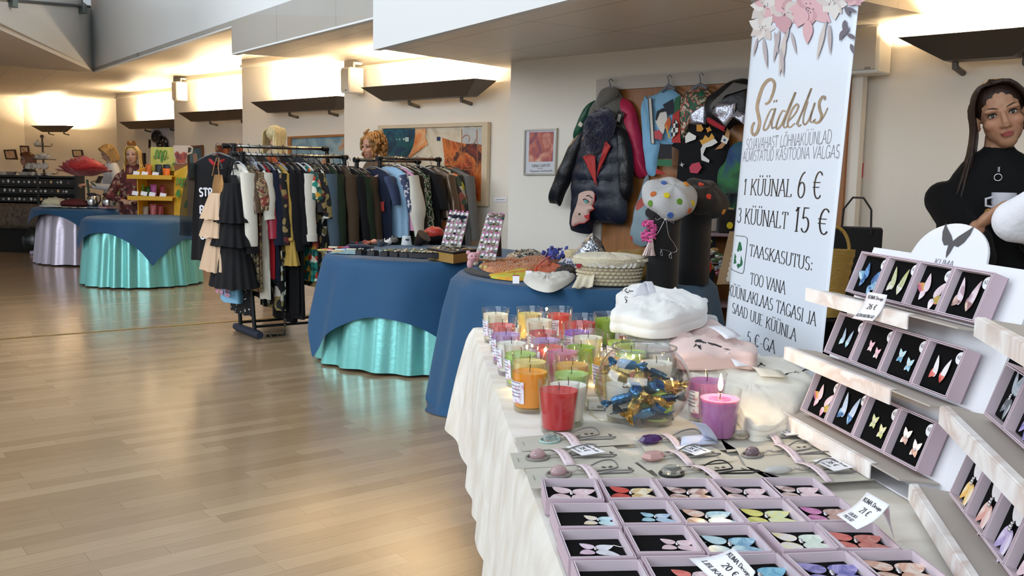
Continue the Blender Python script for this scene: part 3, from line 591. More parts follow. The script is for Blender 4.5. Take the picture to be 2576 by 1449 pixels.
# ---------------------------------------------------------------- jewellery boxes with enamel butterflies
box_m = mat('mauve_card','#c8b2bd',.6); foam_m = mat('black_velvet','#070708',.95,bump=.2,bs=300,spec=.15); white_card = mat('white_card','#eeedf2',.55); silver = mat('silver_wire_bright','#d8d8dc',.18,1.); gem = mat('gem_bead','#e8dcd2',.12,.3)
ENA = {}
def enamel(cs,rough=.28):
    k = 'enamel_'+'_'.join(c.strip('#') for c in cs)
    return pmat(k,cs,26,'noise',rough,dist=1.2,hard=False)
edge_m = mat('wing_edge','#2b2521',.35,.4)
def wing(mb,root,dirv,nrm,l,w,m,tip=.5,curl=.1,th=.0014):
    """flat enamel petal from root along dirv, lying on the plane with normal nrm"""
    d = V(dirv).normalized(); s = V(nrm).cross(d).normalized(); o = []
    for k in range(22):
        a = 2*pi*k/22; x = .5-.5*cos(a); prof = sin(pi*x**tip)**.8 if 0 < x < 1 else 0
        y = (1 if a < pi else -1)*prof*w*.5
        o.append(V(root)+d*(x*l)+s*(y+curl*l*x*x)+V(nrm)*(.0012+.05*l*x))
    n = V(nrm)*th; mb.add(o+[p+n for p in o],[tuple(range(22,44))],m)
    mb.add(o+[p+n for p in o],[(i,(i+1) % 22,22+(i+1) % 22,22+i) for i in range(22)],len(mb_m) if False else m+1)
def butterfly(parent,c,ex,ey,n,size,cols,style='brooch',tilt=0.,bead=None,name='butterfly_brooch',lab=None,tails=False):
    """four wings round a bead body; ex across, ey up, n out of the card"""
    ex,ey,n = V(ex),V(ey),V(n); ca,sa = cos(tilt),sin(tilt); X = ex*ca+ey*sa; Y = ey*ca-ex*sa; c = V(c)
    mb = MB(); s = size; mats = [enamel(cols[0]),edge_m,enamel(cols[-1]),edge_m]
    if style == 'brooch':       # seen from above: small wings to one side, large to the other
        W = [((-.1,.1),(-.75,.55),.60,.36,0,.1),((-.1,-.1),(-.55,-.75),.62,.40,0,-.1),((.06,.08),(.75,.62),.66,.44,2,-.1),((.06,-.06),(.85,-.50),.92,.40,2,.1)]
    elif style == 'long':       # narrow pair standing upright
        W = [((-.06,.1),(-.25,.95),.80,.26,0,.05),((.06,.1),(.38,.9),.84,.36,0,-.05),((-.05,-.05),(-.42,-.85),.62,.28,2,-.05),((.05,-.05),(.05,-1),.72,.30,2,.05)]
    elif style == 'pair':       # two separate ear wings
        W = [((-.30,-.25),(-.02,1),.95,.26,0,.12),((.22,-.25),(.12,1),.95,.26,0,-.12),((-.32,.1),(-.35,-.85),.48,.3,2,-.1),((.22,.1),(-.05,-.95),.5,.3,2,.1)]
    elif style == 'spread':
        W = [((-.22,-.05),(.05,1),.6,.24,0,.1),((.30,-.18),(.45,.9),.62,.24,0,-.1),((-.26,0),(-.85,.45),.45,.26,2,.1),((.30,-.2),(.9,.05),.45,.26,2,-.1),((-.26,0),(-.35,-.9),.34,.2,0,.1),((.28,-.2),(-.1,-1),.36,.2,0,.1)]
    else:                       # 'studs': two tiny butterflies
        W = []
        for ox,oy in ((-.32,.1),(.32,-.12)):
            W += [((ox,oy),(-.5,.85),.34,.16,0,0),((ox,oy),(.6,.75),.34,.16,0,0),((ox,oy),(-.55,-.7),.26,.16,2,0),((ox,oy),(.5,-.75),.26,.16,2,0)]
    for (rx,ry),(dx,dy),l,w,m,cu in W:
        wing(mb,c+X*(rx*s)+Y*(ry*s),X*dx+Y*dy,n,l*s,w*s*1.25,m,.62,cu)
    me = mb.build(name,mats,parent,smooth=30,clean=False)
    if lab: me['label'] = lab
    b = MB()
    if style in ('brooch','long'):
        for k in (-1,0,1): b.ell(c+Y*(k*.07*s)+n*.0045,.045*s if k else .055*s,8,6)
    elif style == 'studs':
        for ox,oy in ((-.32,.1),(.32,-.12)): b.ell(c+X*(ox*s)+Y*(oy*s)+n*.003,.05*s,8,6)
    if tails:
        for sg in (1,-1):
            q = c+X*(.45*s)+Y*(sg*.42*s)+n*.003; b.tube([q,q+X*(.18*s)+Y*(sg*.1*s),q+X*(.34*s)+Y*(sg*.02*s),q+X*(.55*s)+Y*(-sg*.02*s),q+X*(.6*s)+Y*(sg*.05*s)],.0009,6)
    if b.v: b.build('bead_body',bead or silver,me,smooth=60)
    return me
def gift_box(o,ex,ey,n,w,h,d,label,group,cols,style,size,tilt=0.,cpos=(.5,.5),sticker=None,tails=False,bead=None,noun='jewellery_box'):
    """o: outer corner (ex, ey side origin) on the floor of the box; n points out of the open face"""
    rot = frame(ex,ey,n); t = thing(noun,o,label,'jewellery box',group,rot=rot); k = .0022
    I = lambda x,y,z: V((x,y,z))
    mb = MB(); mb.box(I(w/2,h/2,.001),(w,h,.002))
    for x,y,a,b in ((k/2,h/2,k,h),(w-k/2,h/2,k,h),(w/2,k/2,w-2*k,k),(w/2,h-k/2,w-2*k,k)): mb.box(I(x,y,d/2),(a,b,d))
    mb.build('tray',box_m,t,local=True,smooth=0)
    mb = MB()                                                       # the thin inner sleeve stands a little higher
    for x,y,a,b in ((k*1.9,h/2,k*.7,h-3*k),(w-k*1.9,h/2,k*.7,h-3*k),(w/2,k*1.9,w-3*k,k*.7),(w/2,h-k*1.9,w-3*k,k*.7)): mb.box(I(x,y,d/2+.001),(a,b,d))
    mb.build('inner_sleeve',mat('pale_mauve_card','#d9c8d0',.6),t,local=True,smooth=0)
    MB().box(I(w/2,h/2,(d-.014)/2+.001),(w-5*k,h-5*k,d-.016)).build('velvet_pad',foam_m,t,local=True,bev=.002)
    zf = d-.0135; R3 = rot; c = V(o)+R3 @ I(w*cpos[0],h*cpos[1],zf)
    butterfly(t,c,ex,ey,n,size,cols,style,tilt,bead,'butterfly_brooch' if style in ('brooch','long') else 'earrings',tails=tails)
    if sticker:
        q = I(w*sticker[0],h*sticker[1],zf+.0012); mb = MB(); mb.prism([q+V((.0125*cos(2*pi*j/20),.0125*sin(2*pi*j/20),0)) for j in range(20)],(0,0,.0006))
        s_ = mb.build('round_sticker',white_card,t,local=True,smooth=0); s_['label'] = 'white round sticker marked 925'
        mb = MB(); text(mb,'925',q+V((-.008,-.003,.0009)),(1,.15,0),(-.15,1,0),.0065,.015,serif=False,thick=.07); mb.build('marking',ink_grey,s_,local=True,smooth=0,clean=False)
    return t
# ---- flat boxes on the table: outer rim corners read from the photograph, laid on the cloth
def o3(x,y): return 1280+x/3.578,1050+y/3.578
def o4(x,y): return 1900+x/3.632,1050+y/3.632
BD = .030
def flat_box(tl,tr,bl,label,*a,**k):
    T_,R_,B_ = (Z(x,y,WT+BD+.004) for x,y in (tl,tr,bl)); ex = (R_-T_); w = .1035; ex.normalize(); ey = V((-ex.y,ex.x,0)); h = .1135
    m = T_; o = V((m.x,m.y,WT+.0035))-ey*h
    gift_box(o,ex,ey,V((0,0,1)),w,h,BD,label,'flat butterfly boxes on the linen',*a,**k)
PK,RD,IV,SK = ['#e3cfd4','#d8b9c0','#efe4e6'],['#c8352c','#d6483a','#b5271f'],['#e5d9b4','#c9a86a','#f0e8cf','#9a6a3a'],['#7fb5cf','#a9d3df','#5f95b8','#cfe4ea']
LB,YL,GR,MG,VI = ['#a9cfd8','#c4dfe4','#8ab9c6'],['#d8cf4a','#e6dd72','#b9bf3e'],['#c9dccf','#dfe7d8','#a6c4b4'],['#c055a0','#d88abb','#a5408a'],['#7d7ec0','#a59bd0','#5a5aa5','#c6b9dc']
BR,CO,PE,BL_ = ['#c9a9a4','#e2cfcb','#8e5f57','#d8bdb8'],['#d8605a','#e58076','#c94a48'],['#e7c7b4','#d9a58c','#f1dfd2','#a8654e'],['#3d6fa8','#6fa0cf','#2b4f86','#9cc3e0']
FB = [(o3(290,545),o3(775,548),o3(345,740),'box with pale pink butterfly at the back left corner of the tray rows',[PK,PK],'brooch',.075,{}),
 (o3(795,545),o3(1265,540),o3(880,738),'box with red and ivory butterfly in the back row',[RD,IV],'brooch',.075,{}),
 (o3(1300,548),o3(1750,545),o3(1425,738),'box with smoky brown and pink butterfly in the back row',[BR,BR],'brooch',.075,{}),
 (o3(1800,548),o3(2230,545),o3(1945,733),'box with pale pink butterfly and one glowing orange wing',[['#cbb2ba','#9a7f84','#e0cdd2'],PK],'brooch',.075,{}),
 (o4(50,545),o4(492,542),o4(240,720),'box with brown veined pink butterfly at the right end of the back row',[BR,PK],'brooch',.075,{}),
 (o3(370,770),o3(905,765),o3(435,1000),'box with small yellow and sky blue butterfly pendant at its right edge',[['#e9d56a','#e6dbe0','#f0e3a0'],LB],'brooch',.048,dict(cpos=(.72,.5))),
 (o3(905,745),o3(1420,740),o3(1020,965),'box with small steel blue butterfly pendant with wire loops',[SK,['#6f9fc6','#a8c4da','#d6d9e2']],'brooch',.048,dict(cpos=(.66,.5),tails=True)),
 (o3(1440,745),o3(1935,740),o3(1600,960),'box with peach and light blue butterfly in the second row',[PE,LB],'brooch',.078,{}),
 (o3(1960,742),o3(2470,735),o3(2160,960),'box with yellow butterfly with pale blue wing tips',[YL,['#cfe0d4','#e0dd8a','#b8d3d0']],'brooch',.078,{}),
 (o4(265,735),o4(742,730),o4(500,950),'box with magenta and beige butterfly under the 21 euro card',[MG,['#c9b0a4','#b58a80','#dccbc2']],'brooch',.075,{}),
 (o3(435,1010),o3(1005,1000),o3(510,1270),'box with pink and white butterfly pendant on wavy wire tails',[['#cf6fb8','#e6d6e2','#b0509a'],['#e6e4ea','#d2d0da','#f2f0f4']],'brooch',.05,dict(cpos=(.5,.5),tails=True)),
 (o3(1030,970),o3(1570,965),o3(1165,1240),'box with small pale rose butterfly pendant at its right side',[PK,PK],'brooch',.05,dict(cpos=(.72,.5),tails=True)),
 (o3(1610,975),o3(2140,965),o3(1800,1230),'box with large pale turquoise butterfly',[LB,SK],'brooch',.08,{}),
 (o4(15,965),o4(490,955),o4(210,1222),'box with white and mint butterfly with yellow spots',[['#e9d869','#e8dfe2','#f2ecc0'],GR],'brooch',.08,{}),
 (o4(520,955),o4(985,960),o4(790,1190),'box with coral red butterfly in the third row',[CO,['#e39a8c','#d8786c','#efb9ac']],'brooch',.08,{}),
 (o3(560,1285),o3(1170,1275),o3(640,1580),'box with light blue pendant butterfly at the front left',[LB,LB],'brooch',.05,dict(cpos=(.7,.48),tails=True)),
 (o3(1190,1245),o3(1790,1235),o3(1330,1545),'box with coral pink butterfly half under the 20 euro card',[CO,PK],'brooch',.06,dict(cpos=(.62,.5))),
 (o3(1830,1240),o3(2400,1215),o3(2040,1520),'box with bright blue butterfly right of the 20 euro card',[SK,['#4e9cc0','#86c3d8','#2f7fae']],'brooch',.08,{}),
 (o4(245,1240),o4(795,1215),o4(470,1530),'box with violet blue butterfly in the front row',[VI,VI],'brooch',.085,{}),
 (o4(850,1215),o4(1370,1205),o4(1110,1500),'box with peach pink marbled butterfly at the front right corner',[PE,PE],'brooch',.085,{})]
for tl,tr,bl,lb,cols,st,sz,kw in FB: flat_box(tl,tr,bl,lb,cols,st,sz*.86,tilt=-.25,**kw)
# ---------------------------------------------------------------- folded display stand
marble = pmat('marble_print',['#efe9e6','#f3efec','#e4dad4','#d9c7bd','#eee8e6'],7,'noise',.4,dist=1.5,hard=False); stand_w = mat('stand_white','#e6e6ea',.5); under_m = mat('shelf_greige','#b9b0a6',.6)
def plane(yaw,lean):
    a = V((cos(yaw),sin(yaw),0)); n0 = V((sin(yaw),-cos(yaw),0)); b = V((0,0,cos(lean)))-n0*sin(lean); return a,b,a.cross(b) if a.cross(b).dot(n0) > 0 else -a.cross(b),n0
LA,LBv,LN,L0 = plane(-1.396,.359); RA_,RB_,RN,R0_ = plane(-1.773,.315)
LO = [V((.785,2.233,1.085)),V((.735,2.212,.943)),V((.687,2.209,.803))]       # lower far corner of each row's open faces
RO = [V((.782,1.540,.968)),V((.778,1.630,.800))]; RO.insert(0,RO[0]+(RO[0]-RO[1]))
ds = thing('display_stand',(.74,1.8,WT+.002),'folded white display stand with three marbled shelves on each wing','display stand')
SB = .034                                                            # box depth on the stand
bk = LO[2]-LN*(SB+.004)
def lp(s,t_,o=0.): return bk+LA*s+LBv*t_+LN*o
H_ = (LO[0]-LO[2]).dot(LBv)+.1025
ac = .245; ar = .125
out = [lp(-.035,-.05),lp(.53,-.05),lp(.53,H_+.022),lp(ac+ar*1.02,H_+.022)]+[lp(ac+ar*cos(math.radians(a)),H_+.022+ar*.62*sin(math.radians(a))) for a in range(10,171,8)]+[lp(ac-ar*1.02,H_+.022),lp(-.035,H_+.022)]
bp_ = MB().prism(out,-LN*.005).build('back_panel',stand_w,ds,smooth=0)
mb = MB(); lc = lp(ac,H_+.055,.001)
def moth(mb,o,ex,ey,s,lift):
    W1 = [(0,.1),(-.15,.35),(-.5,.75),(-.62,.95),(-.6,.5),(-.48,.1),(-.3,-.15),(-.12,-.1),(-.08,-.45),(0,-.75)]
    x5 = 1.7; P = [V(o)+ex*(x*x5*s)+ey*(y*s)+lift for x,y in W1]+[V(o)+ex*(-x*x5*s)+ey*(y*s)+lift for x,y in W1[-2:0:-1]]
    mb.poly(P)
moth(mb,lc,LA,LBv,.045,LN*.0006); mb.build('moth_emblem',ink_grey,bp_,smooth=0)
mb = MB(); text(mb,'KUMA',lp(ac-.032,H_+.004,.001),LA,LBv,.014,.064,serif=False,thick=.05); mb.build('lettering',mat('pale_grey_ink','#8d8a92',.5),bp_,smooth=0,clean=False)
def shelf(o,A,B,N,N0,s0,s1,cut,first):
    """shelf under the row that starts at o: a tray board and a marbled front lip"""
    p = o-B*.004; mb = MB(); w = .052
    q = [p+A*s0-N*SB,p+A*s1-N*SB,p+A*s1+N0*w,p+A*s0+N0*w]; mb.prism(q,V((0,0,-.003))); mb.build('shelf_board',under_m,ds,smooth=0)
    e = p+N0*w; mb = MB(); mb.prism([e+A*s0,e+A*cut,e+A*cut+V((0,0,-.030)),e+A*s0+V((0,0,-.030))],N0*.003); mb.prism([e+A*s0,e+A*cut,e+A*cut-N0*.012,e+A*s0-N0*.012],V((0,0,.0012))); mb.build('shelf_lip',marble,ds,smooth=0)
for i,o in enumerate(LO): shelf(o,LA,LBv,LN,L0,-.085,.50,.345+.03*i,i == 0)
rbk = RO[2]-RN*(SB+.004); rp = lambda s,t_,o=0.: rbk+RA_*s+RB_*t_+RN*o
MB().prism([rp(-.035,-.05),rp(.75,-.05),rp(.75,.48),rp(-.035,.48)],-RN*.005).build('side_panel',mat('stand_cream','#cfc0a8',.6),ds,smooth=0)
for i,o in enumerate(RO): shelf(o,RA_,RB_,RN,R0_,-.05,.7,.7,i == 0)
MB().prism([lp(-.035,-.052)+L0*.0,lp(.53,-.052),lp(.53,-.052)+L0*.02+V((0,0,.012)),lp(-.035,-.052)+L0*.02+V((0,0,.012))],V((0,0,.003))).build('base_fold',stand_w,ds,smooth=0)
MB().prism([V((p.x,p.y,WT+.004)) for p in (lp(-.035,0)+L0*.06,lp(.53,0)+L0*.06,lp(.53,0)-L0*.09,lp(-.035,0)-L0*.09)],(0,0,.003)).build('base_plate',stand_w,ds,smooth=0)
mb = MB(); mb.prism([lp(-.03,-.05,-.006),lp(-.03,.40,-.006),V((lp(-.03,0,0)-L0*.02).to_tuple()[:2]+(WT+.004,))],LA*.004); mb.build('strut',stand_w,ds,smooth=0)
BW,BH = .1176,.1012
L1 = [[('blue wing earrings in a box, far end of the top shelf',[BL_,SK],'spread',.085),('olive and white wing earrings in a box, second on the top shelf',[['#e6dfe0','#aab06a','#efe9ea'],['#8f9a4a','#e3dcdc','#c9c8a0']],'pair',.07),('white wing earrings with rainbow tips in a box, third on the top shelf',[['#e9d8dc','#dcc3cb','#f2e8ea'],['#d8563e','#58a04e','#e09a50','#b04a80']],'spread',.085),('pink and smoky wing earrings in a box, near end of the top shelf',[['#d9b9c4','#a98a96','#e9d6dc','#7f6a70'],['#c9a2a6','#8a5a62','#e0c4b0']],'pair',.075)],
 [('slim silver blue ear wings in a box, far end of the middle shelf',[['#c9d4de','#8fa8c0','#e2e8ee'],LB],'pair',.05),('tiny pink butterfly studs in a box, second on the middle shelf',[['#e0a8b8','#edc6d0','#d28ea4'],PK],'studs',.06),('tiny light blue butterfly studs in a box, third on the middle shelf',[LB,SK],'studs',.07),('white and coral ear wings in a box, near end of the middle shelf',[['#e9e2e4','#f0eaec','#d8ced2'],CO],'pair',.058)],
 [('pink earrings with rainbow tips in a box, far end of the bottom shelf',[['#e0b4c2','#ecd0d8','#d49aac'],['#d85a3e','#5aa04e','#e0a050','#a0508a']],'spread',.08),('white and blue wing earrings in a box, second on the bottom shelf',[['#dfe6f0','#a9bedb','#f0f2f6'],BL_],'pair',.075),('small lime white ear studs in a box, third on the bottom shelf',[['#e6e6c8','#cfd09a','#f0efe0'],['#d2d8a0','#b8c078','#e8e8d0']],'studs',.07),('white and maroon butterfly studs in a box, near end of the bottom shelf',[['#e4d2d6','#f0e6e8','#d0b4bc'],['#c9a9b0','#8a5a66','#e0cdd2']],'studs',.08)]]
for i,row in enumerate(L1):
    for j,(lb,cols,st,sz) in enumerate(row):
        gift_box(LO[i]+LA*(j*BW+.0008)-LN*SB,LA,LBv,LN,BW-.0016,BH,SB,lb,'boxes on the left wing of the stand',cols,st,sz*.8,cpos=(.47,.42),sticker=(.80,.80),bead=gem if st == 'studs' else None)
R1 = [[('box with silver grey hairpin wing, upper row of the right wing',[['#6f8296','#b8c2cc','#4a5664'],['#8fa0b2','#3f4954','#c9d0d6']],'long',.06),('box with speckled pale butterfly, upper row of the right wing',[PK,VI],'long',.07),('box with peach butterfly at the picture edge, upper row of the right wing',[PK,PE],'long',.07)],
 [('box with white and golden yellow butterfly, far end of the right wing',[['#f0eff0','#e6e4e6','#f6f5f5'],['#e2a436','#efc774','#f0e6cf']],'long',.082),('box with white and coral butterfly on the right wing',[['#f0eff0','#e6e4e6','#f6f5f5'],['#cf7a6e','#e0b4ac','#ecdcd8']],'long',.088),('box with white and violet butterfly on the right wing',[['#f0eff0','#e6e4e6','#f6f5f5'],['#8d7cb8','#bdb0d6','#e0d8ea']],'long',.09),('box with white butterfly nearest the camera on the right wing, cut by the edge',[['#f0eff0','#e6e4e6','#f6f5f5'],PK],'long',.09)]]
rw = .1075; rh = .0937
for i,row in enumerate(R1):
    for j,(lb,cols,st,sz) in enumerate(row):
        gift_box(RO[i+1]+RA_*(j*rw+.0008)-RN*SB,RA_,RB_,RN,rw-.0016,rh,SB,lb,'boxes on the right wing of the stand',cols,st,sz*.85,cpos=(.5,.5))
# ---------------------------------------------------------------- price cards
def price_card(quad,lines,label,fold=None,name='price_card'):
    """quad: top-left, top-right, bottom-right, bottom-left corners in space; lines: (text, y0, height, x0, x1, bold) in card fractions"""
    a,b,c,d = [V(p) for p in quad]; t = thing(name,(a+b+c+d)/4,label,'price card','price cards')
    n = (b-a).cross(d-a).normalized(); n = n if n.dot(CP-a) > 0 else -n
    bow = lambda u,v_: n*(.006*sin(pi*v_)*-1)
    S_ = lambda u,v_: lerp(lerp(d,c,u),lerp(a,b,u),v_)+bow(u,v_)
    mb = MB().grid(lambda u,v_: S_(u,v_),6,8); face = mb.build('card_face',white_card,t,smooth=180,solid=.0005)
    if fold:
        p,q = V(fold[0]),V(fold[1]); MB().grid(lambda u,v_: lerp(lerp(a,b,u),lerp(p,q,u),v_)+n*(.004*sin(pi*v_)),4,6).build('card_back',white_card,t,smooth=180,solid=.0005)
    mb = MB(); tmp = MB()
    for s,y,h,x0,x1,bold in lines:
        text(tmp,s,(x0,y,0),(1,0,0),(0,1,0),h,x1-x0,serif=True,thick=.085 if bold else .06,thin=.045)
    mb.add([S_(p.x,p.y)+n*.0009 for p in tmp.v],tmp.f); mb.build('print',ink,face,smooth=0,clean=False)
    return t
def cardpts(pts,zs): return [Z(x,y,z) for (x,y),z in zip(pts,zs)]
z0 = WT+BD+.01
price_card(cardpts([o4(1020,682),o4(1225,800),o4(930,1025),o4(742,890)],(z0+.055,z0+.055,z0+.012,z0+.012)),[('KUMA Design',.74,.12,.1,.9,1),('21 \u20ac',.44,.17,.34,.70,1),('LIBLIKA-',.22,.09,.18,.56,1),('PROSSID',.08,.09,.18,.58,1)],'white price card reading 21 euro, standing at the right of the flat boxes',fold=cardpts([o4(1180,870),o4(1270,1110)],(z0+.0,WT+.004)))
price_card(cardpts([o3(2020,1175),o3(2215,1385),o3(2030,1640),o3(1620,1270)],(z0+.05,z0+.05,z0+.006,z0+.006)),[('KUMA Design',.76,.12,.1,.9,1),('20 \u20ac',.46,.17,.3,.68,1),('LIBLIKAKEED',.18,.11,.1,.8,1)],'white price card reading 20 euro, leaning over the front boxes')
cq = [(2183,734),(2232,742),(2195,808),(2143,801)]
pn = LO[0]+L0*.058; price_card([PL(x,y,pn+L0*k,L0) for (x,y),k in zip(cq,(.0,.0,.012,.012))],[('KUMA Design',.78,.12,.12,.88,1),('26 \u20ac',.42,.18,.3,.72,1),('K\u00d5RVAR\u00d5NGAD',.1,.11,.08,.92,1)],'white price card reading 26 euro, hanging over the top shelf lip')
# ---------------------------------------------------------------- tall roll-up banner
bF,bN = V((.893,3.62,0)),V((.985,2.74,0)); bA = (bN-bF).normalized(); bNn = V((bA.y,-bA.x,0)); bNn = bNn if bNn.x < 0 else -bNn; LEAN = .045
bB = (V((0,0,1))*cos(LEAN)-bNn*sin(LEAN)).normalized(); bNN = bA.cross(bB); bNN = bNN if bNN.x < 0 else -bNN
def bpx(x,y,off=0.): return PL(x,y,bF+bNN*off,bNN)
_ul = ((bpx(1895,0)-bF).dot(bA)+(bpx(1822,790)-bF).dot(bA))/2; _ur = ((bpx(2160,0)-bF).dot(bA)+(bpx(2065,880)-bF).dot(bA))/2
bF,bN = bF+bA*_ul,bF+bA*_ur
bt = thing('rollup_banner',(bF+bN)/2,'tall white roll-up banner with candle prices and pink flowers','banner')
w_ = (bN-bF).length
sheet = mat('banner_vinyl','#dfe5ee',.42)
mb = MB().grid(lambda u,v_: bF+bA*(w_*u)+bB*(.05+2.0*v_)-bNN*(.010*(1-sst(u,0,.06))+.004*sst(u,.95,1)),40,6); sh = mb.build('banner_sheet',sheet,bt,smooth=180,solid=.0008)
MB().box((bF+bN)/2+V((0,0,.03)),(w_+.03,.11,.055),frame(bA,bA.cross(V((0,0,1)))*-1,(0,0,1))).build('base_cassette',mat('brushed_aluminium','#b4b6ba',.35,.8),bt,bev=.008)
MB().box((bF+bN)/2+bB*2.06,(w_,.02,.03),frame(bA,bNN,bB)).build('top_bar',mat('brushed_aluminium','#b4b6ba'),bt,bev=.004)
MB().tube([(bF+bN)/2-bNN*.03+V((0,0,.05)),(bF+bN)/2-bNN*.02+bB*2.05],.009,8).build('pole',mat('brushed_aluminium','#b4b6ba'),bt)
BT = MB(); BS = MB()
def bline(mb,s,x0,y0,x1,y1,cap,serif=True,thick=.052,thin=.018,sp=.1):
    p,q,u = bpx(x0,y0,.0012),bpx(x1,y1,.0012),bpx(x0,y0-cap,.0012); text(mb,s,p,q-p,bB,(u-p).length,(q-p).length,serif=serif,thick=thick,thin=thin,sp=sp)
for a in (('1 K\u00dc\u00dcNAL',1869,489,1990,495,37),('6 \u20ac',2004,497,2066,500,62),('3 K\u00dc\u00dcNALT',1854,559,1979,576,35),('15 \u20ac',1995,581,2083,591,58),('TAASKASUTUS:',1884,643,2043,682,28),
          ('TOO VANA',1886,714,1974,740,28),('K\u00dc\u00dcNLAKLAAS TAGASI JA',1832,742,2051,820,26),('SAAD UUE K\u00dc\u00dcNLA',1841,786,2001,858,25),('5 \u20ac-GA',1878,862,1948,889,29)): bline(BT,*a)
BT.build('lettering',mat('banner_ink','#23211f',.35,.2),sh,smooth=0,clean=False)
for a in (('SOJAVAHAST L\u00d5HNAK\u00dc\u00dcNLAD',1876,377,2090,360,26),('ALMISTATUD K\u00c4SIT\u00d6\u00d6NA VALGAS',1868,406,2110,397,25)): bline(BS,*a,serif=False,thick=.03)
BS.build('small_lettering',mat('banner_grey_ink','#77767a',.5),sh,smooth=0,clean=False)
zs = lambda x,y: (1840+x/3.45,y/3.45)
SCR = [([(292,905),(330,880),(362,800),(374,730),(350,692),(312,700),(268,760),(238,850),(222,930),(236,1010),(243,1070),(228,1135),(200,1172),(178,1150),(180,1100),(200,1060)],15),
       ([(372,950),(340,955),(300,1040),(278,1110),(290,1130),(320,1100),(360,1000),(382,940),(352,1060),(352,1112),(378,1100)],8),([(366,890),(374,868)],6),([(388,886),(396,864)],6),
       ([(470,968),(440,965),(404,1040),(388,1100),(400,1118),(440,1070),(500,930),(556,800),(480,1000),(452,1080),(462,1108),(488,1090)],9),
       ([(496,1050),(550,990),(580,925),(566,905),(530,945),(496,1030),(488,1090),(510,1104),(548,1070)],9),([(560,1080),(620,960),(694,765),(620,950),(578,1060),(584,1096),(606,1080)],8),
       ([(664,880),(630,990),(622,1060),(640,1080),(680,1020),(724,890),(690,1000),(684,1050),(702,1062),(730,1030)],8),([(806,868),(812,845),(790,842),(762,890),(766,950),(782,1000),(768,1050),(730,1066),(712,1040)],13),([(770,1050),(800,1010),(836,935)],7)]
mb = MB()
def smooth2(p,n=5):
    o = []
    for i in range(len(p)-1):
        a,b,c,d = p[max(0,i-1)],p[i],p[i+1],p[min(len(p)-1,i+2)]
        for k in range(n):
            t = k/n; o.append(tuple(.5*((2*b[j])+(-a[j]+c[j])*t+(2*a[j]-5*b[j]+4*c[j]-d[j])*t*t+(-a[j]+3*b[j]-3*c[j]+d[j])*t**3) for j in range(len(b))))
    return o+[p[-1]]
for pts_,wd in SCR:
    ps = smooth2(pts_); k = len(ps); ribbon(mb,ps,[wd*(.62+.38*sin(pi*min(1,(i+2)/(k+2)))) for i in range(k)],lambda x,y: bpx(*zs(x,y),off=.0014))
mb.build('script_lettering',pmat('bronze_foil',['#6c645c','#a5998a','#7b7268'],9,'noise',.3,metal=.4,hard=False),sh,smooth=0,clean=False)
# recycling sign
zr = lambda x,y: bpx(1800+x/2.7875,380+y/2.7875,.0014)
mb = MB(); fr = [(140,592),(208,600),(222,612),(222,640),(198,840),(190,858),(176,858),(118,834),(108,820)]
for p,q in zip(fr[:-1],fr[1:]): ribbon(mb,[p,q],lambda a,b: 1.8,lambda x,y: zr(x,y))
mb.build('sign_frame',ink,sh,smooth=0,clean=False); mb = MB()
for poly in ([(150,700),(164,636),(176,640),(186,690),(172,704),(166,690),(160,708)],[(126,790),(134,716),(146,742),(140,750),(146,786)],[(158,790),(172,792),(178,730),(190,780),(186,800),(160,820),(150,800)],[(148,800),(160,786),(158,830)]): mb.poly([zr(*p) for p in poly])
mb.build('recycling_sign',mat('recycle_green','#1f6a45',.5),sh,smooth=0,clean=False)
# painted flowers across the top
random.seed(5); FL = [MB() for _ in range(6)]; lay = [0]
def petal(k,x,y,l,w,a,jag=0.):
    lay[0] += 1; off = .0014+.00004*lay[0]; ca,sa = cos(a),sin(a); o = []
    for i in range(18):
        t = 2*pi*i/18; u = .5-.5*cos(t); v_ = (1 if t < pi else -1)*sin(pi*u**.75)*w*.5*(1+jag*rnd(-1,1)); o.append(bpx(x+ca*u*l-sa*v_,y+sa*u*l+ca*v_,off))
    FL[k].poly(o)
def bloom(x,y,r,ks,n):
    for i in range(n): petal(ks[i % len(ks)],x,y,r*rnd(.8,1.1),r*rnd(.55,.75),2*pi*i/n+rnd(-.2,.2),.06)
    for i in range(9): petal(5,x+rnd(-.2,.2)*r,y+rnd(-.2,.2)*r,r*.1,r*.05,rnd(0,6))
bloom(1925,15,46,(0,3,1),8); bloom(1975,30,50,(1,2,0),9); bloom(1918,70,38,(3,0),7); bloom(2040,20,58,(1,1,2),8); bloom(2095,5,42,(3,0,3),8); bloom(2150,-5,30,(1,2),6)
petal(1,2033,50,62,26,1.62); petal(2,1970,40,45,40,1.5); petal(1,2022,20,52,40,1.9)
for x,y,l,a in ((1985,70,70,1.9),(1960,75,85,1.75),(1948,80,60,1.4),(1975,85,110,1.72),(1990,80,60,1.35),(2080,50,60,1.9),(2075,60,95,1.8),(2086,60,80,1.55),(1920,95,80,1.45),(1905,95,50,1.8),(1965,120,75,1.5)):
    petal(4 if l < 90 else 0,x,y,l,l*.13,a)
for i,(x,y) in enumerate(((2128,20),(2126,50),(2130,85),(2140,110),(2133,65),(2121,75),(2126,15))): petal(5,x,y,30,11,(.35,1.75,.5,1.25,2.0,1.9,1.2)[i])
for mb,c,n in zip(FL,('#cfc4bf','#d9aeb4','#c79aa2','#dcd6d2','#b9aeb0','#6d6672'),'abcdef'): mb.build('painted_petals',mat('petal_'+n,c,.45),sh,smooth=0,clean=False)
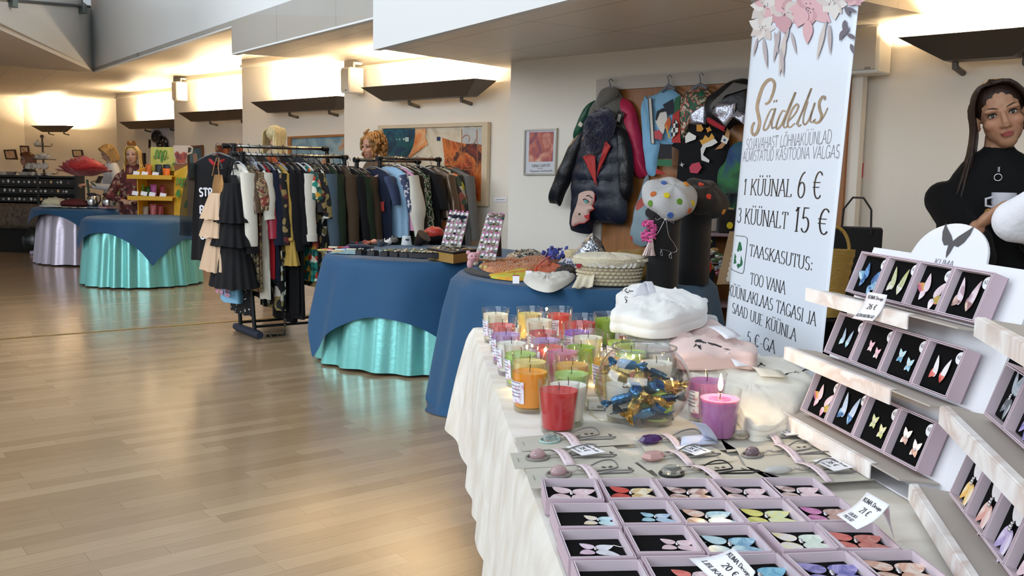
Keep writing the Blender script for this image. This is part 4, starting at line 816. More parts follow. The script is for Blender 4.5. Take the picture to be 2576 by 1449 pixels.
# ---------------------------------------------------------------- folded sweatshirts and tees
def cr_closed(p,n=6):
    o = []; m = len(p)
    for i in range(m):
        a,b,c,d = p[i-1],p[i],p[(i+1) % m],p[(i+2) % m]
        for k in range(n):
            t = k/n; o.append(tuple(.5*((2*b[j])+(-a[j]+c[j])*t+(2*a[j]-5*b[j]+4*c[j]-d[j])*t*t+(-a[j]+3*b[j]-3*c[j]+d[j])*t**3) for j in range(2)))
    return o
def folded(name,pxs,ztop,zbot,m,label,cat,layers=2,wr=.010,seed=0.,parent=None,hump=0.):
    pts = [Z(x,y,ztop) for x,y in pxs]; out = cr_closed([(p.x,p.y) for p in pts]); n = len(out); cx = sum(p[0] for p in out)/n; cy = sum(p[1] for p in out)/n; h = ztop-zbot
    mb = MB(); rows = []
    def top(x,y,t): return ztop+wr*(1.2*nz(x*9+seed,y*9,seed)+.7*nz(x*20+y*14,y*24+seed,1.)-2.2*abs(nz(x*6+seed+y*5,y*13,3.))+.5)*(1-.6*t**4)+hump*(1-t*t)-h*.16*t**4
    for k in range(9):
        t = (k/9)**.8*.97; rows.append([V((lerp(cx,x,t),lerp(cy,y,t),top(lerp(cx,x,t),lerp(cy,y,t),t))) for x,y in out])
    for k in range(layers*6+1):
        s = k/(layers*6); ph = s*layers % 1. if k < layers*6 else 1.; bul = sin(pi*ph)**.5 if 0 < ph < 1 else 0
        r = .985+min(.035,.4*h/layers)*bul+.02*s*nz(seed,s*4)+.01*s
        rows.append([V((lerp(cx,x,r+.01*nz(x*7,y*7,s*3+seed)),lerp(cy,y,r+.01*nz(y*7,x*7,s*3+seed)),lerp(ztop-h*.16,zbot,s)+(.010*nz(x*11,y*11,seed)+.006*nz(x*25,y*25,s*9))*(1-s)*(1 if h > .04 else .4))) for x,y in out])
    vs = [p for r in rows for p in r]; mb.add(vs,[(j*n+i,j*n+(i+1) % n,(j+1)*n+(i+1) % n,(j+1)*n+i) for j in range(len(rows)-1) for i in range(n)]); mb.poly(rows[-1])
    if parent is None:
        t = thing(name,(cx,cy,zbot),label,cat,'folded shirts on the candle table'); o = mb.build('folded_cloth',m,t,smooth=80); return t,o
    return mb.build(name,m,parent,smooth=80)
jers_w = mat('white_jersey','#e9e7e2',.85,sheen=.3,bump=.15,bs=350); jers_g = mat('grey_jersey','#a5a29e',.9,sheen=.3,bump=.15,bs=350,var=.1,vs=60); jers_p = mat('pink_jersey','#e3c3bb',.85,sheen=.3,bump=.15,bs=350); jers_c = mat('cream_tee','#e6e1d4',.85,sheen=.25,bump=.12,bs=300)
tg,_ = folded('sweatshirt',[(1556,792),(1640,778),(1790,780),(1800,800),(1740,830),(1712,872),(1668,884),(1600,850),(1560,815)],.862,WT+.004,jers_g,'heather grey folded sweatshirt under the white and pink ones','sweatshirt',3,.014,1.)
tw,ow = folded('sweatshirt',[(1552,728),(1600,714),(1690,722),(1722,728),(1777,750),(1772,766),(1740,776),(1700,790),(1650,794),(1608,790),(1570,782),(1536,776),(1556,752)],.938,.868,jers_w,'thick white folded sweatshirt with black floral print, on top of the grey one','sweatshirt',2,.020,4.,hump=.014)
MB().tube([D(1600,790,3.24),D(1650,797,3.2),D(1705,790,3.25),D(1758,772,3.3),D(1772,756,3.35)],[.012,.019,.021,.019,.014],10,flat=.8).build('sleeve',jers_w,tw,smooth=180)
tp,op = folded('sweatshirt',[(1616,812),(1650,800),(1740,802),(1802,800),(1830,826),(1872,852),(1904,866),(1900,884),(1850,882),(1780,886),(1712,884),(1686,866),(1662,838),(1628,828)],.862,WT+.06,jers_p,'pale pink folded sweatshirt with a black bird print','sweatshirt',2,.014,7.)
tt,ot = folded('tshirt',[(1718,926),(1752,898),(1850,892),(1950,888),(2000,905),(2046,938),(2030,972),(2000,1030),(1960,1050),(1890,1056),(1856,1010),(1800,985),(1740,965)],.806,WT+.004,jers_c,'cream white folded tee shirts with card tags, left of the display stand','tee shirt',3,.010,12.)
def on_shirt(o,pxs,name,m,parent,lift=.003):
    """flat print draped on a shirt: each point is dropped on the cloth"""
    me = o.data; Mx = Matrix.Translation(o.parent.matrix_basis.translation); res = []
    import mathutils
    bvh = mathutils.bvhtree.BVHTree.FromPolygons([Mx @ v.co for v in me.vertices],[p.vertices[:] for p in me.polygons])
    for x,y in pxs:
        h = bvh.ray_cast(CP,ray(x,y).normalized()); res.append((h[0] if h[0] else Z(x,y,WT+.05))-ray(x,y).normalized()*lift*1.0)
    return res
def print_on(o,polys,name,m,th):
    mb = MB()
    for p in polys:
        q = on_shirt(o,p,name,m,th); c = sum(q,V())/len(q); mb.add(q+[c],[(i,(i+1) % len(q),len(q)) for i in range(len(q))])
    return mb.build(name,m,o,smooth=0,clean=False)
zs5 = lambda pts: [(1520+x/6.44,700+y/6.44) for x,y in pts]
print_on(op,[zs5(p) for p in ([(1465,1015),(1500,990),(1560,988),(1600,1020),(1660,1040),(1640,1060),(1590,1050),(1560,1090),(1575,1160),(1530,1130),(1500,1080),(1440,1120),(1480,1060)],[(1660,1030),(1800,1060),(1900,1100),(2050,1160),(1940,1140),(1800,1090),(1690,1055)],[(1070,680),(1090,682),(1140,725),(1110,720)],[(1300,745),(1345,730),(1440,715),(1520,678),(1490,730),(1400,745),(1330,768)])],'bird_print',ink,tp)
print_on(op,[zs5([(1300,742),(1345,735),(1400,735),(1400,748),(1330,765)])],'blue_print',mat('print_blue','#3f6f9f',.6),tp)
def twigs(o,segs,m,th,w=2.2):
    mb = MB()
    for s in segs:
        q = on_shirt(o,s,'',m,th,.003); k = len(q)
        for i in range(k-1):
            d = (q[i+1]-q[i]); n = d.cross(ray(*s[i])).normalized()*(w/2400*1.6); mb.add([q[i]-n,q[i]+n,q[i+1]+n,q[i+1]-n],[(0,1,2,3)])
    return mb.build('line_print',m,o,smooth=0,clean=False)
twigs(ow,[zs5(p) for p in ([(265,200),(300,180),(330,200),(370,165)],[(280,150),(300,190),(290,240)],[(330,200),(380,230),(440,205),(470,210)],[(350,170),(360,230)],[(400,190),(430,230),(420,250)],[(380,255),(350,290),(330,320)],[(360,300),(380,330),(350,360)],[(340,330),(370,370),(345,400)])],ink,tw)
print_on(ow,[zs5([(430,290),(470,250),(530,235),(590,250),(560,275),(500,290)])],'red_print',mat('print_red','#b0605e',.6),tw)
def tag_card(quad,name,label,parent,m=None):
    a,b,c,d = [V(p) for p in quad]; o = MB().grid(lambda u,v_: lerp(lerp(d,c,u),lerp(a,b,u),v_)+V((0,0,.006*sin(pi*v_))),4,6).build(name,m or white_card,parent,smooth=180,solid=.0006); o['label'] = label; return o
tag_card([Z(1640,708,.99),Z(1622,708,1.0),Z(1590,745,.96),Z(1630,742,.96)],'price_tag','white folded paper price tag',tw); tag_card([Z(1640,708,.99),Z(1624,708,1.0),Z(1632,744,.955),Z(1652,742,.955)],'price_tag','white folded paper price tag',tw)
tag_card([Z(1698,780,.915),Z(1708,790,.915),Z(1664,810,.885),Z(1656,806,.885)],'price_tag','curved white paper price strip',tp); tag_card([Z(1698,780,.915),Z(1708,790,.915),Z(1714,806,.882),Z(1708,802,.882)],'price_tag','curved white paper price strip',tp)
tag_card([Z(1778,822,.888),Z(1812,818,.888),Z(1864,846,.882),Z(1826,853,.882)],'swing_tag','white swing tag with small print',tp)
tag_card([Z(1835,884,.86),Z(1840,895,.84),Z(1814,912,.82),Z(1810,908,.82)],'price_tag','folded white paper price tag',tt); tag_card([Z(1826,894,.845),Z(1876,894,.83),Z(1892,920,.822),Z(1850,922,.822)],'swing_tag','white swing tag',tt)
tag_card([Z(1886,922,.82),Z(1950,930,.82),Z(1982,950,.818),Z(1912,946,.818)],'swing_tag','cream card swing tag',tt,mat('cream_card','#e3d8c4',.7))
zt = lambda pts: [(1680+x/5.795,860+y/5.795) for x,y in pts]
twigs(ot,[zt(p) for p in ([(1700,480),(1760,460),(1860,450),(1940,445)],[(1960,430),(2010,400),(2080,410)],[(1850,440),(1880,430),(1900,460)],[(1310,360),(1360,330),(1420,355)],[(1340,310),(1380,320)],[(1500,430),(1560,455),(1620,490)])],ink,tt,3)
print_on(ot,[zt(p) for p in ([(1175,265),(1200,250),(1215,270),(1210,300),(1180,295)],[(1020,305),(1060,310),(1120,328),(1080,332)],[(1120,372),(1160,375),(1180,388),(1140,388)],[(1490,425),(1515,410),(1535,430),(1510,450)])],'black_print',ink,tt)
# ---------------------------------------------------------------- stone pendants on grey cards
card_m = mat('grey_board','#bdb9ac',.75); band_m = mat('pink_band','#ddcbd0',.65); cord_m = mat('grey_cord','#7b7875',.6); cordb = mat('black_cord','#1c1a1a',.6)
def stone_mat(n,c,tr=.5,rough=.08):
    if n in _M: return _M[n]
    m,t,b = newmat(n); b.inputs['Base Color'].default_value = (*rgb(c),1); b.inputs['Roughness'].default_value = rough; b.inputs['Transmission Weight'].default_value = tr; b.inputs['IOR'].default_value = 1.45
    N = t.nodes; q = N.new('ShaderNodeTexNoise'); q.inputs['Scale'].default_value = 40; r = N.new('ShaderNodeValToRGB'); cc = rgb(c); r.color_ramp.elements[0].color = (*[x*.75 for x in cc],1); r.color_ramp.elements[1].color = (*[min(1,x*1.2) for x in cc],1); t.links.new(q.outputs[0],r.inputs[0]); t.links.new(r.outputs[0],b.inputs['Base Color'])
    _M[n] = m; return m
PC = [([(1295,1102),(1538,1080),(1602,1117),(1311,1136)],'grey card with clear round glass pendant on a mint ring','clear',.30,None,.46,.0),([(1283,1141),(1543,1124),(1606,1164),(1295,1180)],'grey card with domed rose quartz pendant and 35 euro tag, at the table edge','rose',.22,'35',.42,.004),
 ([(1321,1181),(1593,1164),(1648,1202),(1336,1231)],'grey card with rose pendant half under the first flat box','rose',.26,None,.50,.008),([(1598,1100),(1780,1084),(1852,1131),(1628,1142)],'grey card with purple amethyst and folded blue paper, below the bowl','amethyst',.12,'blue',.36,.0),
 ([(1585,1148),(1787,1123),(1858,1159),(1630,1184)],'grey card with six-sided rose quartz and 35 euro tag in the middle','hexrose',.17,'35',.44,.004),([(1640,1182),(1850,1166),(1975,1206),(1676,1216)],'card with clear drop pendant on black cord','drop',.13,None,.43,.008),
 ([(1800,1084),(2019,1086),(2061,1110),(1830,1138)],'grey card with large clear crystal and 35 euro tag beside the burning candle','crystal',.18,'35',.54,.0),([(1850,1128),(2062,1114),(2140,1156),(1880,1178)],'grey card with smoky stone in a grey ring','smoky',.12,None,.48,.004),
 ([(1876,1176),(2144,1160),(2199,1208),(1960,1222)],'grey card with long white opal pendant and 35 euro tag, nearest the stand','opal',.17,'35',.5,.008)]
STN = {'clear': ('#e4eae8',.9),'rose': ('#d2b0b2',.35),'amethyst': ('#5d3f7d',.4),'hexrose': ('#dfb3ad',.25),'drop': ('#e6e6de',.9),'crystal': ('#e6dcca',.8),'smoky': ('#a08890',.6),'opal': ('#d6d6d2',.3)}
for qd,lb,kd,su,tg_,bu,lift in PC:
    A,B,C_,D_ = [Z(x,y,WT+.008+lift) for x,y in qd]; t = thing('pendant_card',(A+B+C_+D_)/4,lb,'pendant','stone pendants on cards')
    up = V((0,0,1)); Sx = lambda u,v_,h=0.: lerp(lerp(D_,C_,u),lerp(A,B,u),v_)+up*h
    ux = (B-A).normalized(); vx = (A-D_).normalized(); L = (B-A).length; Wd = (A-D_).length
    MB().prism([A,D_,C_,B],up*.0012).build('card',card_m,t,smooth=0)
    c = Sx(su,.55,.009); cc,tr = STN[kd]; sm = stone_mat('stone_'+kd,cc,tr); mb = MB(); r = .017
    if kd in ('hexrose','crystal','amethyst'):
        n = 6 if kd == 'hexrose' else 8; sc = (1.75,1.25) if kd == 'hexrose' else (1.8,1.1)
        ring = lambda k,z: [c+ux*(k*r*sc[0]*cos(2*pi*i/n))+vx*(k*r*sc[1]*sin(2*pi*i/n))+up*z for i in range(n)]
        a,b,d = ring(.75,-.005),ring(1.,.001),ring(.72,.009); mb.add(a+b+d,[tuple(range(n))[::-1],tuple(range(2*n,3*n))]+[(i,(i+1) % n,n+(i+1) % n,n+i) for i in range(n)]+[(n+i,n+(i+1) % n,2*n+(i+1) % n,2*n+i) for i in range(n)]); mb.build('stone',sm,t,smooth=0)
    elif kd == 'opal': mb.ell(c,(.030,.0105,.008),18,10,rot=frame(ux,vx,up)); mb.build('stone',sm,t,smooth=60)
    elif kd == 'drop': mb.ell(c+up*.002,(.022,.016,.010),18,10,rot=frame(ux,vx,up)); mb.build('stone',sm,t,smooth=60)
    else: mb.ell(c,(r,r*.95,.012),20,10,rot=frame(ux,vx,up)); mb.build('stone',sm,t,smooth=60)
    if kd in ('clear','rose','smoky','drop'):
        rm_ = {'clear': mat('mint_ring','#9fbdb6',.5),'drop': cordb}.get(kd,mat('taupe_ring','#86807a',.5)); R2 = .0235
        MB().tube([Sx(su,.55,.0035)+ux*(R2*cos(2*pi*i/28))+vx*(R2*.95*sin(2*pi*i/28)) for i in range(28)],.0028,8,closed=True).build('ring',rm_,t,smooth=180)
    k0 = Sx(su,.55,.006)+ux*.026; cm = cordb if kd == 'drop' else cord_m
    MB().tube([k0,k0+ux*.012+up*.004,k0+ux*.026,k0+ux*.04+up*.002],[.0042,.0036,.0036,.003],8,flat=.5).build('bail',mat('leather_bail','#a59a92',.6),t,smooth=180)
    MB().ell(k0+ux*.018+up*.005,.0022,8,6).build('rivet',silver,t)
    for sg,e in ((1,.80),(-1,.86)):
        q = [k0+ux*.03,k0+ux*.05+vx*sg*.008,Sx(bu,.5+.16*sg,.004),Sx((bu+e)/2,.5+.30*sg,.014),Sx(e-.03,.5+.34*sg,.014),Sx(e,.5+.20*sg,.006),Sx(e-.05,.5+.14*sg,.003),Sx(bu+.05,.5+.06*sg,.003)]
        MB().tube([V(p) for p in smooth2([tuple(p) for p in q],4)],.0016,6).build('cord',cm,t,smooth=180)
    MB().grid(lambda u,v_: Sx(bu-.045+.09*u+.02*(1-v_),-.02+1.04*v_,.003+.010*sin(pi*v_)),4,10).build('paper_band',band_m,t,smooth=180,solid=.0005)
    mb = MB(); text(mb,'LIBLIKA',(0,0,0),(1,0,0),(0,1,0),1,4.2,serif=False,thick=.05); bw = MB(); bw.add([Sx(bu-.01+.02*p.y*.8,.82-.64*p.x/4.2,.0045+.010*sin(pi*(.82-.64*p.x/4.2))) for p in mb.v],mb.f); bw.build('print',mat('faint_print','#b9a2a8',.6),t,smooth=0,clean=False)
    if tg_ == '35':
        q = [Sx(bu+.10,.92,.010),Sx(bu+.30,.98,.012),Sx(bu+.38,.40,.012),Sx(bu+.16,.30,.010)]; n = up
        o = MB().grid(lambda u,v_: lerp(lerp(q[3],q[2],u),lerp(q[0],q[1],u),v_),3,3).build('price_tag',white_card,t,smooth=0,solid=.0005)
        mp_ = lambda x,y: lerp(lerp(q[2],q[1],1-x),lerp(q[3],q[0],1-x),1-y)+up*.0008
        mb = MB(); text(mb,'35 \u20ac',(.3,.36,0),(1,0,0),(0,1,0),.24,.4,serif=True,thick=.09,thin=.05); text(mb,'KUMA Design',(.1,.74,0),(1,0,0),(0,1,0),.13,.8,serif=True,thick=.09,thin=.05); text(mb,'KAELAKEE',(.3,.1,0),(1,0,0),(0,1,0),.10,.4,serif=True,thick=.09,thin=.05)
        b2 = MB(); b2.add([mp_(p.x,p.y) for p in mb.v],mb.f); b2.build('print',ink,o,smooth=0,clean=False)
    elif tg_ == 'blue':
        q = [Z(1736,1060,WT+.075),Z(1774,1066,WT+.07),Z(1810,1116,WT+.018),Z(1712,1122,WT+.018)]
        tag_card([q[0],q[1],q[2],Z(1770,1098,WT+.03)],'folded_paper','pale blue folded paper tag',t,mat('pale_blue_paper','#c3c8dc',.6)); tag_card([Z(1716,1098,WT+.022),Z(1772,1092,WT+.03),q[2],q[3]],'folded_paper','pale blue folded paper tag',t,mat('pale_blue_paper','#c3c8dc'))
    else:
        mb = MB(); b0 = Sx(.72,.80,.0016)
        for sx in (-1,1): mb.poly([b0+ux*.001*sx,b0+ux*(sx*.010)+vx*.007,b0+ux*(sx*.012)-vx*.001,b0+ux*(sx*.006)-vx*.007])
        mb.build('butterfly_cutout',mat('cutout_dark','#4a4238',.8),t,smooth=0)
    mb = MB(); b0 = Sx(.89,.62,.0016); mb.poly([b0+ux*a+vx*b for a,b in ((-.002,.009),(.002,.009),(.003,.002),(.007,.0015),(.007,-.002),(.003,-.003),(.002,-.009),(-.002,-.009))]); mb.build('hang_slot',mat('cutout_dark','#2a241e'),t,smooth=0)
    mb = MB(); mb.tube([Sx(.05,.62,.0016),Sx(.05,.38,.0016)],.0007,4); mb.build('staple',cord_m,t)
# ---------------------------------------------------------------- clothes racks and the clothes on them
rack_m = mat('rack_black','#141416',.45,.3); rack_c = mat('rack_chrome','#8d8a84',.25,1.); foot_m = mat('rack_foot','#22283a',.6); hang_g = mat('hanger_grey','#70767e',.45); hang_k = mat('hanger_black','#17171a',.4); hang_w = mat('hanger_clear','#b9bcc0',.3)
def cloth(n,c,**k): return mat('cloth_'+n,c,k.pop('rough',.85),sheen=k.pop('sheen',.04),bump=k.pop('bump',.2),bs=k.pop('bs',120),spec=.25,**k)
def hanger(t,m,z=-.0,w=.4,lab=None):
    P = [(.0,0,-.012)]+[(.02*sin(a),0,.006+.020*cos(a)-.0) for a in (0.4,-.4,-1.2,-2.0,-2.7)]
    mb = MB(); mb.tube([(.022,0,-.012),(.020,0,.012),(0,0,.022),(-.02,0,.010),(-.018,0,-.012),(0,0,-.03),(0,0,-.058)],.0026,6)
    h = mb.build('hanger_hook',mat('hook_steel','#55565a',.3,.9) if m is not hang_k else hang_k,None,smooth=180); h.parent = t
    mb = MB(); mb.tube([(-w*.48,0,-.118),(-w*.3,0,-.085),(-.03,0,-.058),(.03,0,-.058),(w*.3,0,-.085),(w*.48,0,-.118)],[.007,.010,.009,.009,.010,.007],8,flat=.6); mb.tube([(-w*.42,0,-.112),(w*.42,0,-.112)],.004,6)
    return mb.build('hanger',m,t,local=True,smooth=180)
def body_mesh(w,L,th=.045,flare=.1,fold=.012,nf=7,seed=0.,neck=.075,top=-.075,taper=0.,hem=0.,drop=.075):
    mb = MB(); nu = 48; rows = []; nv = 26
    for j in range(nv+1):
        s = j/nv; z = top-(L+top)*s if False else lerp(top,-L,s); d = top-z
        if d < .07: hw = lerp(neck,w*.5,(d/.07)**.75)
        else: hw = w*.5*(1-.06*sst(d,.09,.22)+flare*sst(d,.25,L)-taper*sst(d,.2,L))
        dep = th*(.35+.65*sst(d,0,.12))*(1+flare*.6*s)
        r = []
        for i in range(nu):
            a = 2*pi*i/nu; ca,sa = cos(a),sin(a); f = fold*sst(d,.12,.5)*(sin(nf*a+seed*3+1.5*nz(a,seed))+.6*nz(a*3,seed,s*2))
            x = hw*(abs(ca)**.8)*(1 if ca > 0 else -1)+f*ca; y = (dep*(abs(sa)**.9)+f*.8)*(1 if sa > 0 else -1)
            r.append(V((x,y,z+hem*abs(ca)*s+.01*nz(a*2,seed,5.)*s - drop*.0)))
        rows.append(r)
    vs = [p for r in rows for p in r]; mb.add(vs,[(j*nu+i,j*nu+(i+1) % nu,(j+1)*nu+(i+1) % nu,(j+1)*nu+i) for j in range(nv) for i in range(nu)])
    return mb
def sleeve_mesh(sx,w,l,r0=.062,r1=.045,out=.05,fwd=0.,seed=0.,puff=0.):
    p0 = V((sx*w*.44,0,-.145)); pts = []; rr = []
    for k in range(12):
        s = k/11; pts.append(p0+V((sx*(out*s+.03*sin(pi*s*.5)),fwd*s+.012*nz(seed,s*3),-l*s))); rr.append(lerp(r0,r1,s)*(1+.12*nz(seed+9,s*6))+puff*sin(pi*s)**2)
    mb = MB(); mb.tube(pts,rr,14,flat=.62); return mb
GROUPS = ('clothes on the left rack','clothes on the right rack')
def garment(kind,p,ang,label,m,w=.44,L=.7,sl=0.,sm=None,hm=None,flare=.1,group=None,th=.035,fold=.012,seed=None,sides=(1,-1),puff=0.,nf=7,cuff=None,taper=0.,tilt=0.,collar=None,neck=.075,out=.05,r1=.045):
    seed = rnd(0,50) if seed is None else seed
    rot = Matrix.Rotation(ang,3,'Z') @ Matrix.Rotation(tilt,3,'Y'); t = thing(kind,p,label,{'tshirt': 'tee shirt','wool_coat': 'coat','quilted_coat': 'coat'}.get(kind,kind),group,rot=rot)
    hanger(t,hm or hang_k,w=min(w,.42))
    body_mesh(w,L,th,flare,fold,nf,seed,taper=taper,neck=neck).build('bodice' if kind == 'dress' else 'front_and_back',m,t,local=True,smooth=80)
    if sl:
        for sx in sides:
            s_ = sleeve_mesh(sx,w,sl,seed=seed+sx,puff=puff,out=out,r1=r1).build('sleeve',sm or m,t,local=True,smooth=80)
            if cuff is not None:
                q = V((sx*(w*.44+out+.03),0,-.145-sl)); MB().tube([q+V((0,0,.05)),q+V((0,0,-.004))],r1*1.12,14,flat=.66).build('cuff',cuff,s_,local=True,smooth=80)
    if collar is not None:
        MB().tube([(-.075,0,-.12),(-.06,-th*.75,-.135),(0,-th*1.0,-.165),(.06,-th*.75,-.135),(.075,0,-.12),(.05,th*.6,-.10),(-.05,th*.6,-.10)],.011,8,closed=True).build('collar',collar,t,local=True,smooth=180)
    return t
RE = V((.82,.57,0)).normalized(); RX = V((RE.y,-RE.x,0)); ANG1 = atan2(RX.y,RX.x)
def rail_pts(px0,py0,d0,px1,z=None):
    a = D(px0,py0,d0); k0 = (px1-1288)/FPX; t = (k0*a.y-a.x)/(RE.x-k0*RE.y); return a,a+RE*t
A0,A1 = rail_pts(572,367,7.62,818); B0,B1 = rail_pts(592,388,7.47,866)
rk = thing('clothes_rack',Z(622,834,.03),'black double clothes rack with chrome rails, left of the jewellery table','clothes rack')
fa_,fb_ = Z(597,822,.035),Z(650,842,.035);
for e in (0.,.92):
    p,q = fa_+RE*e,fb_+RE*e; MB().tube([lerp(p,q,-.08),p,q,lerp(p,q,1.08)],[.028,.034,.034,.028],10).build('foot',foot_m,rk,smooth=60)
    MB().tube([lerp(p,q,.16),A0+RE*(.05+e*.86)],.016,10).build('upright',rack_m,rk); MB().tube([lerp(p,q,.84),B0+RE*(.05+e*.94)],.016,10).build('upright',rack_m,rk)
for k in (.2,.8):
    p = lerp(fa_,fb_,k)+V((0,0,.05)); MB().tube([p,p+RE*.92],.011,8).build('bottom_bar',rack_m,rk)
for a,b in ((A0,A1),(B0,B1)):
    MB().tube([a,b],.0135,12).build('rail',rack_c,rk,smooth=180)
    for q in (a-RE*.01,b+RE*.0): MB().tube([q-RE*.03,q+RE*.02],.022,10).build('end_cap',rack_m,rk)
    MB().tube([a+RE*.05+V((0,0,-.05)),a+RE*.05+V((0,0,.022))],.024,10).build('joint',rack_m,rk)
K = cloth; bk1 = K('black','#121114'); bk2 = K('black_knit','#19181a',bump=.4); nv_ = K('navy','#1b2236'); wh = K('white','#dcd6c8'); rd = K('red','#a11d26'); ye = K('mustard','#b7964a'); dg = K('bottle_green','#22311f'); gy = K('grey','#6d6a66'); pkc = K('pink','#d79ab6'); brn = K('brown','#4a3a2a'); choc = K('chocolate','#2e241c')
camo = pmat('cloth_camo',['#3a3226','#5f5138','#8a7a5a','#2a2620','#a38f6c','#4a4632'],5,'noise',.8,dist=2.5); strp = pmat('cloth_stripe',['#141416','#141416','#d9d4c6','#d9d4c6'],2.2,'stripe',.8,rot=(0,0,.2),stretch=(.2,1,2.6),dist=.6)
teal_p = pmat('cloth_teal_print',['#127468','#1d8a7a','#0f4f4a','#c9452f','#d6a23a','#e6e0cc','#14605a'],24,'voronoi',.6); bw_p = pmat('cloth_bw_print',['#141416','#141416','#1d1c20','#d4cfc2','#141416','#8a7a4a'],20,'voronoi',.75); gold_p = pmat('cloth_gold_print',['#151416','#151416','#1b191a','#9a8454','#151416','#6a2a2a'],26,'voronoi',.75); dots_p = pmat('cloth_dots',['#d9d6cf','#101012','#101012','#101012','#101012'],30,'dots',.8)
satin_b = mat('cloth_bronze_satin','#5e4a38',.25,.35,bump=.4,bs=12); silver_f = mat('silver_cloth','#b9bac6',.25,.8,bump=.6,bs=40); tulle_k = sheer('black_tulle','#0d0c0e',.55); tulle_b = sheer('beige_tulle','#dcbc9c',.85); tulle_w = sheer('lilac_white_tulle','#c9c8dc',.8); gold_s = mat('gold_sequin','#b98a56',.35,.6,bump=.8,bs=140); flor_b = pmat('skirt_print',['#7fb6d6','#86bcd9','#7fb6d6','#7fb6d6','#8fc2dd','#c98fa6','#7fb6d6','#7a2a3a'],15,'voronoi',.6)
camo2 = pmat('cloth_portrait_print',['#8e7556','#a68c68','#5c4a38','#b79c72','#3a322c','#8a3a30','#c0a87e'],6.5,'noise',.7,dist=3.)
def on(rail,t,dx=0.,dz=0.):
    a,b = (A0,A1) if rail == 'A' else (B0,B1); return a+RE*t+RX*dx+V((0,0,dz))
random.seed(11); g1 = GROUPS[0]
# the near end
t = garment('dress',on('A',-.06,-.05),ANG1+.55,'black dress with white lettering and sheer sleeves at the near end of the left rack',bk1,.50,.92,.58,tulle_k,hang_g,.16,g1,seed=1.,out=.10,r1=.06,puff=.03)
mb = MB()
for s,z,h,w_ in (('STREET',-.40,.062,.27),('BE',-.54,.062,.10),('URBE',-.74,.062,.19)): text(mb,s,(-.15,-.052,z),(1,0,0),(0,0,1),h,w_,serif=False,thick=.11)
mb.build('lettering',mat('print_white','#dfe0e6',.6),t,local=True,smooth=0,clean=False)
MB().tube([(-.08,0,-.11),(0,-.045,-.15),(.08,0,-.11)],.016,8).build('collar',rd,t,local=True,smooth=180)
def tiered(kind,p,ang,label,tiers,mats,group,top_m=None,straps=True):
    t = thing(kind,p,label,kind,group,rz=ang); hanger(t,hang_k,w=.26)
    if top_m is not None:
        body_mesh(.24,.40,.03,0,.004,5,2.,neck=.09,top=-.16).build('sequin_bodice',top_m,t,local=True,smooth=80)
        for sx in (-1,1): MB().tube([(sx*.03,-.0,-.03),(sx*.05,-.015,-.10),(sx*.085,-.02,-.17)],.004,6).build('strap',top_m,t,local=True)
    for i,(z0,z1,r0,r1,tm) in enumerate(tiers):
        mb = MB(); nu = 90; sd = rnd(0,9)
        mb.grid(lambda u,v_: V((cos(2*pi*u)*(lerp(r0,r1,v_)+.014*v_*sin(2*pi*u*17+sd)+.012*v_*nz(u*31,sd)),.62*sin(2*pi*u)*(lerp(r0,r1,v_)+.014*v_*sin(2*pi*u*17+sd)+.012*v_*nz(u*31,sd,2.)),lerp(z0,z1,v_)+.012*v_*nz(u*23,sd,4.))),nu,9,cu=True); mb.build('ruffle_tier',tm,t,local=True,smooth=80,clean=False)
    return t
tiered('dress',on('B',-.12,-.05,-.0),ANG1,'beige tulle party dress with ruffles and gold sequin bodice, near end of the left rack',[(-.30,-.50,.10,.21,tulle_b),(-.42,-.64,.12,.22,tulle_b),(-.58,-.90,.12,.23,tulle_b)],None,g1,gold_s)
tiered('dress',on('B',-.045,.06,0.),ANG1,'black ruffled dress just right of the beige tulle one',[(-.22,-.52,.11,.24,bk1),(-.46,-.70,.16,.27,bk1),(-.60,-1.02,.16,.28,bk2)],None,g1,bk1)
tiered('skirt',on('A',-.03,-.0,-.55),ANG1,'white lilac tulle underskirt below the black lettered dress',[(-.26,-.50,.08,.15,tulle_w)],None,g1)
t = thing('skirt',on('A',.02,-.0,0),'light blue skirt with rose borders hanging low at the near end','skirt',g1,rz=ANG1); hanger(t,hang_k,w=.34)
mb = body_mesh(.30,1.24,.05,.5,.012,5,7.,top=-.55,neck=.14); mb.build('skirt_cloth',mat('sky_blue_cloth','#86bfe0',.6,bump=.15,bs=90),t,local=True,smooth=80); MB().box((0,0,-.36),(.01,.01,.5)).build('clip_strip',hang_k,t,local=True)
random.seed(3); pr_ = MB(); pd = MB()
for cx_ in (-.13,-.02,.09,.15):
    for k in range(10): pr_.ell((cx_+rnd(-.035,.035),-.083+.0*k,-1.15+rnd(-.035,.025)),(.013,.004,.012),8,5,m=0)
    for k in range(3): pd.ell((cx_+rnd(-.05,.05),-.084,-1.13+rnd(-.02,.03)),(.014,.004,.014),8,5)
o = pr_.build('rose_print',mat('print_mauve','#c893ae',.7),t,local=True); pd.build('rose_print',mat('print_maroon','#6a1f2e',.7),t,local=True)
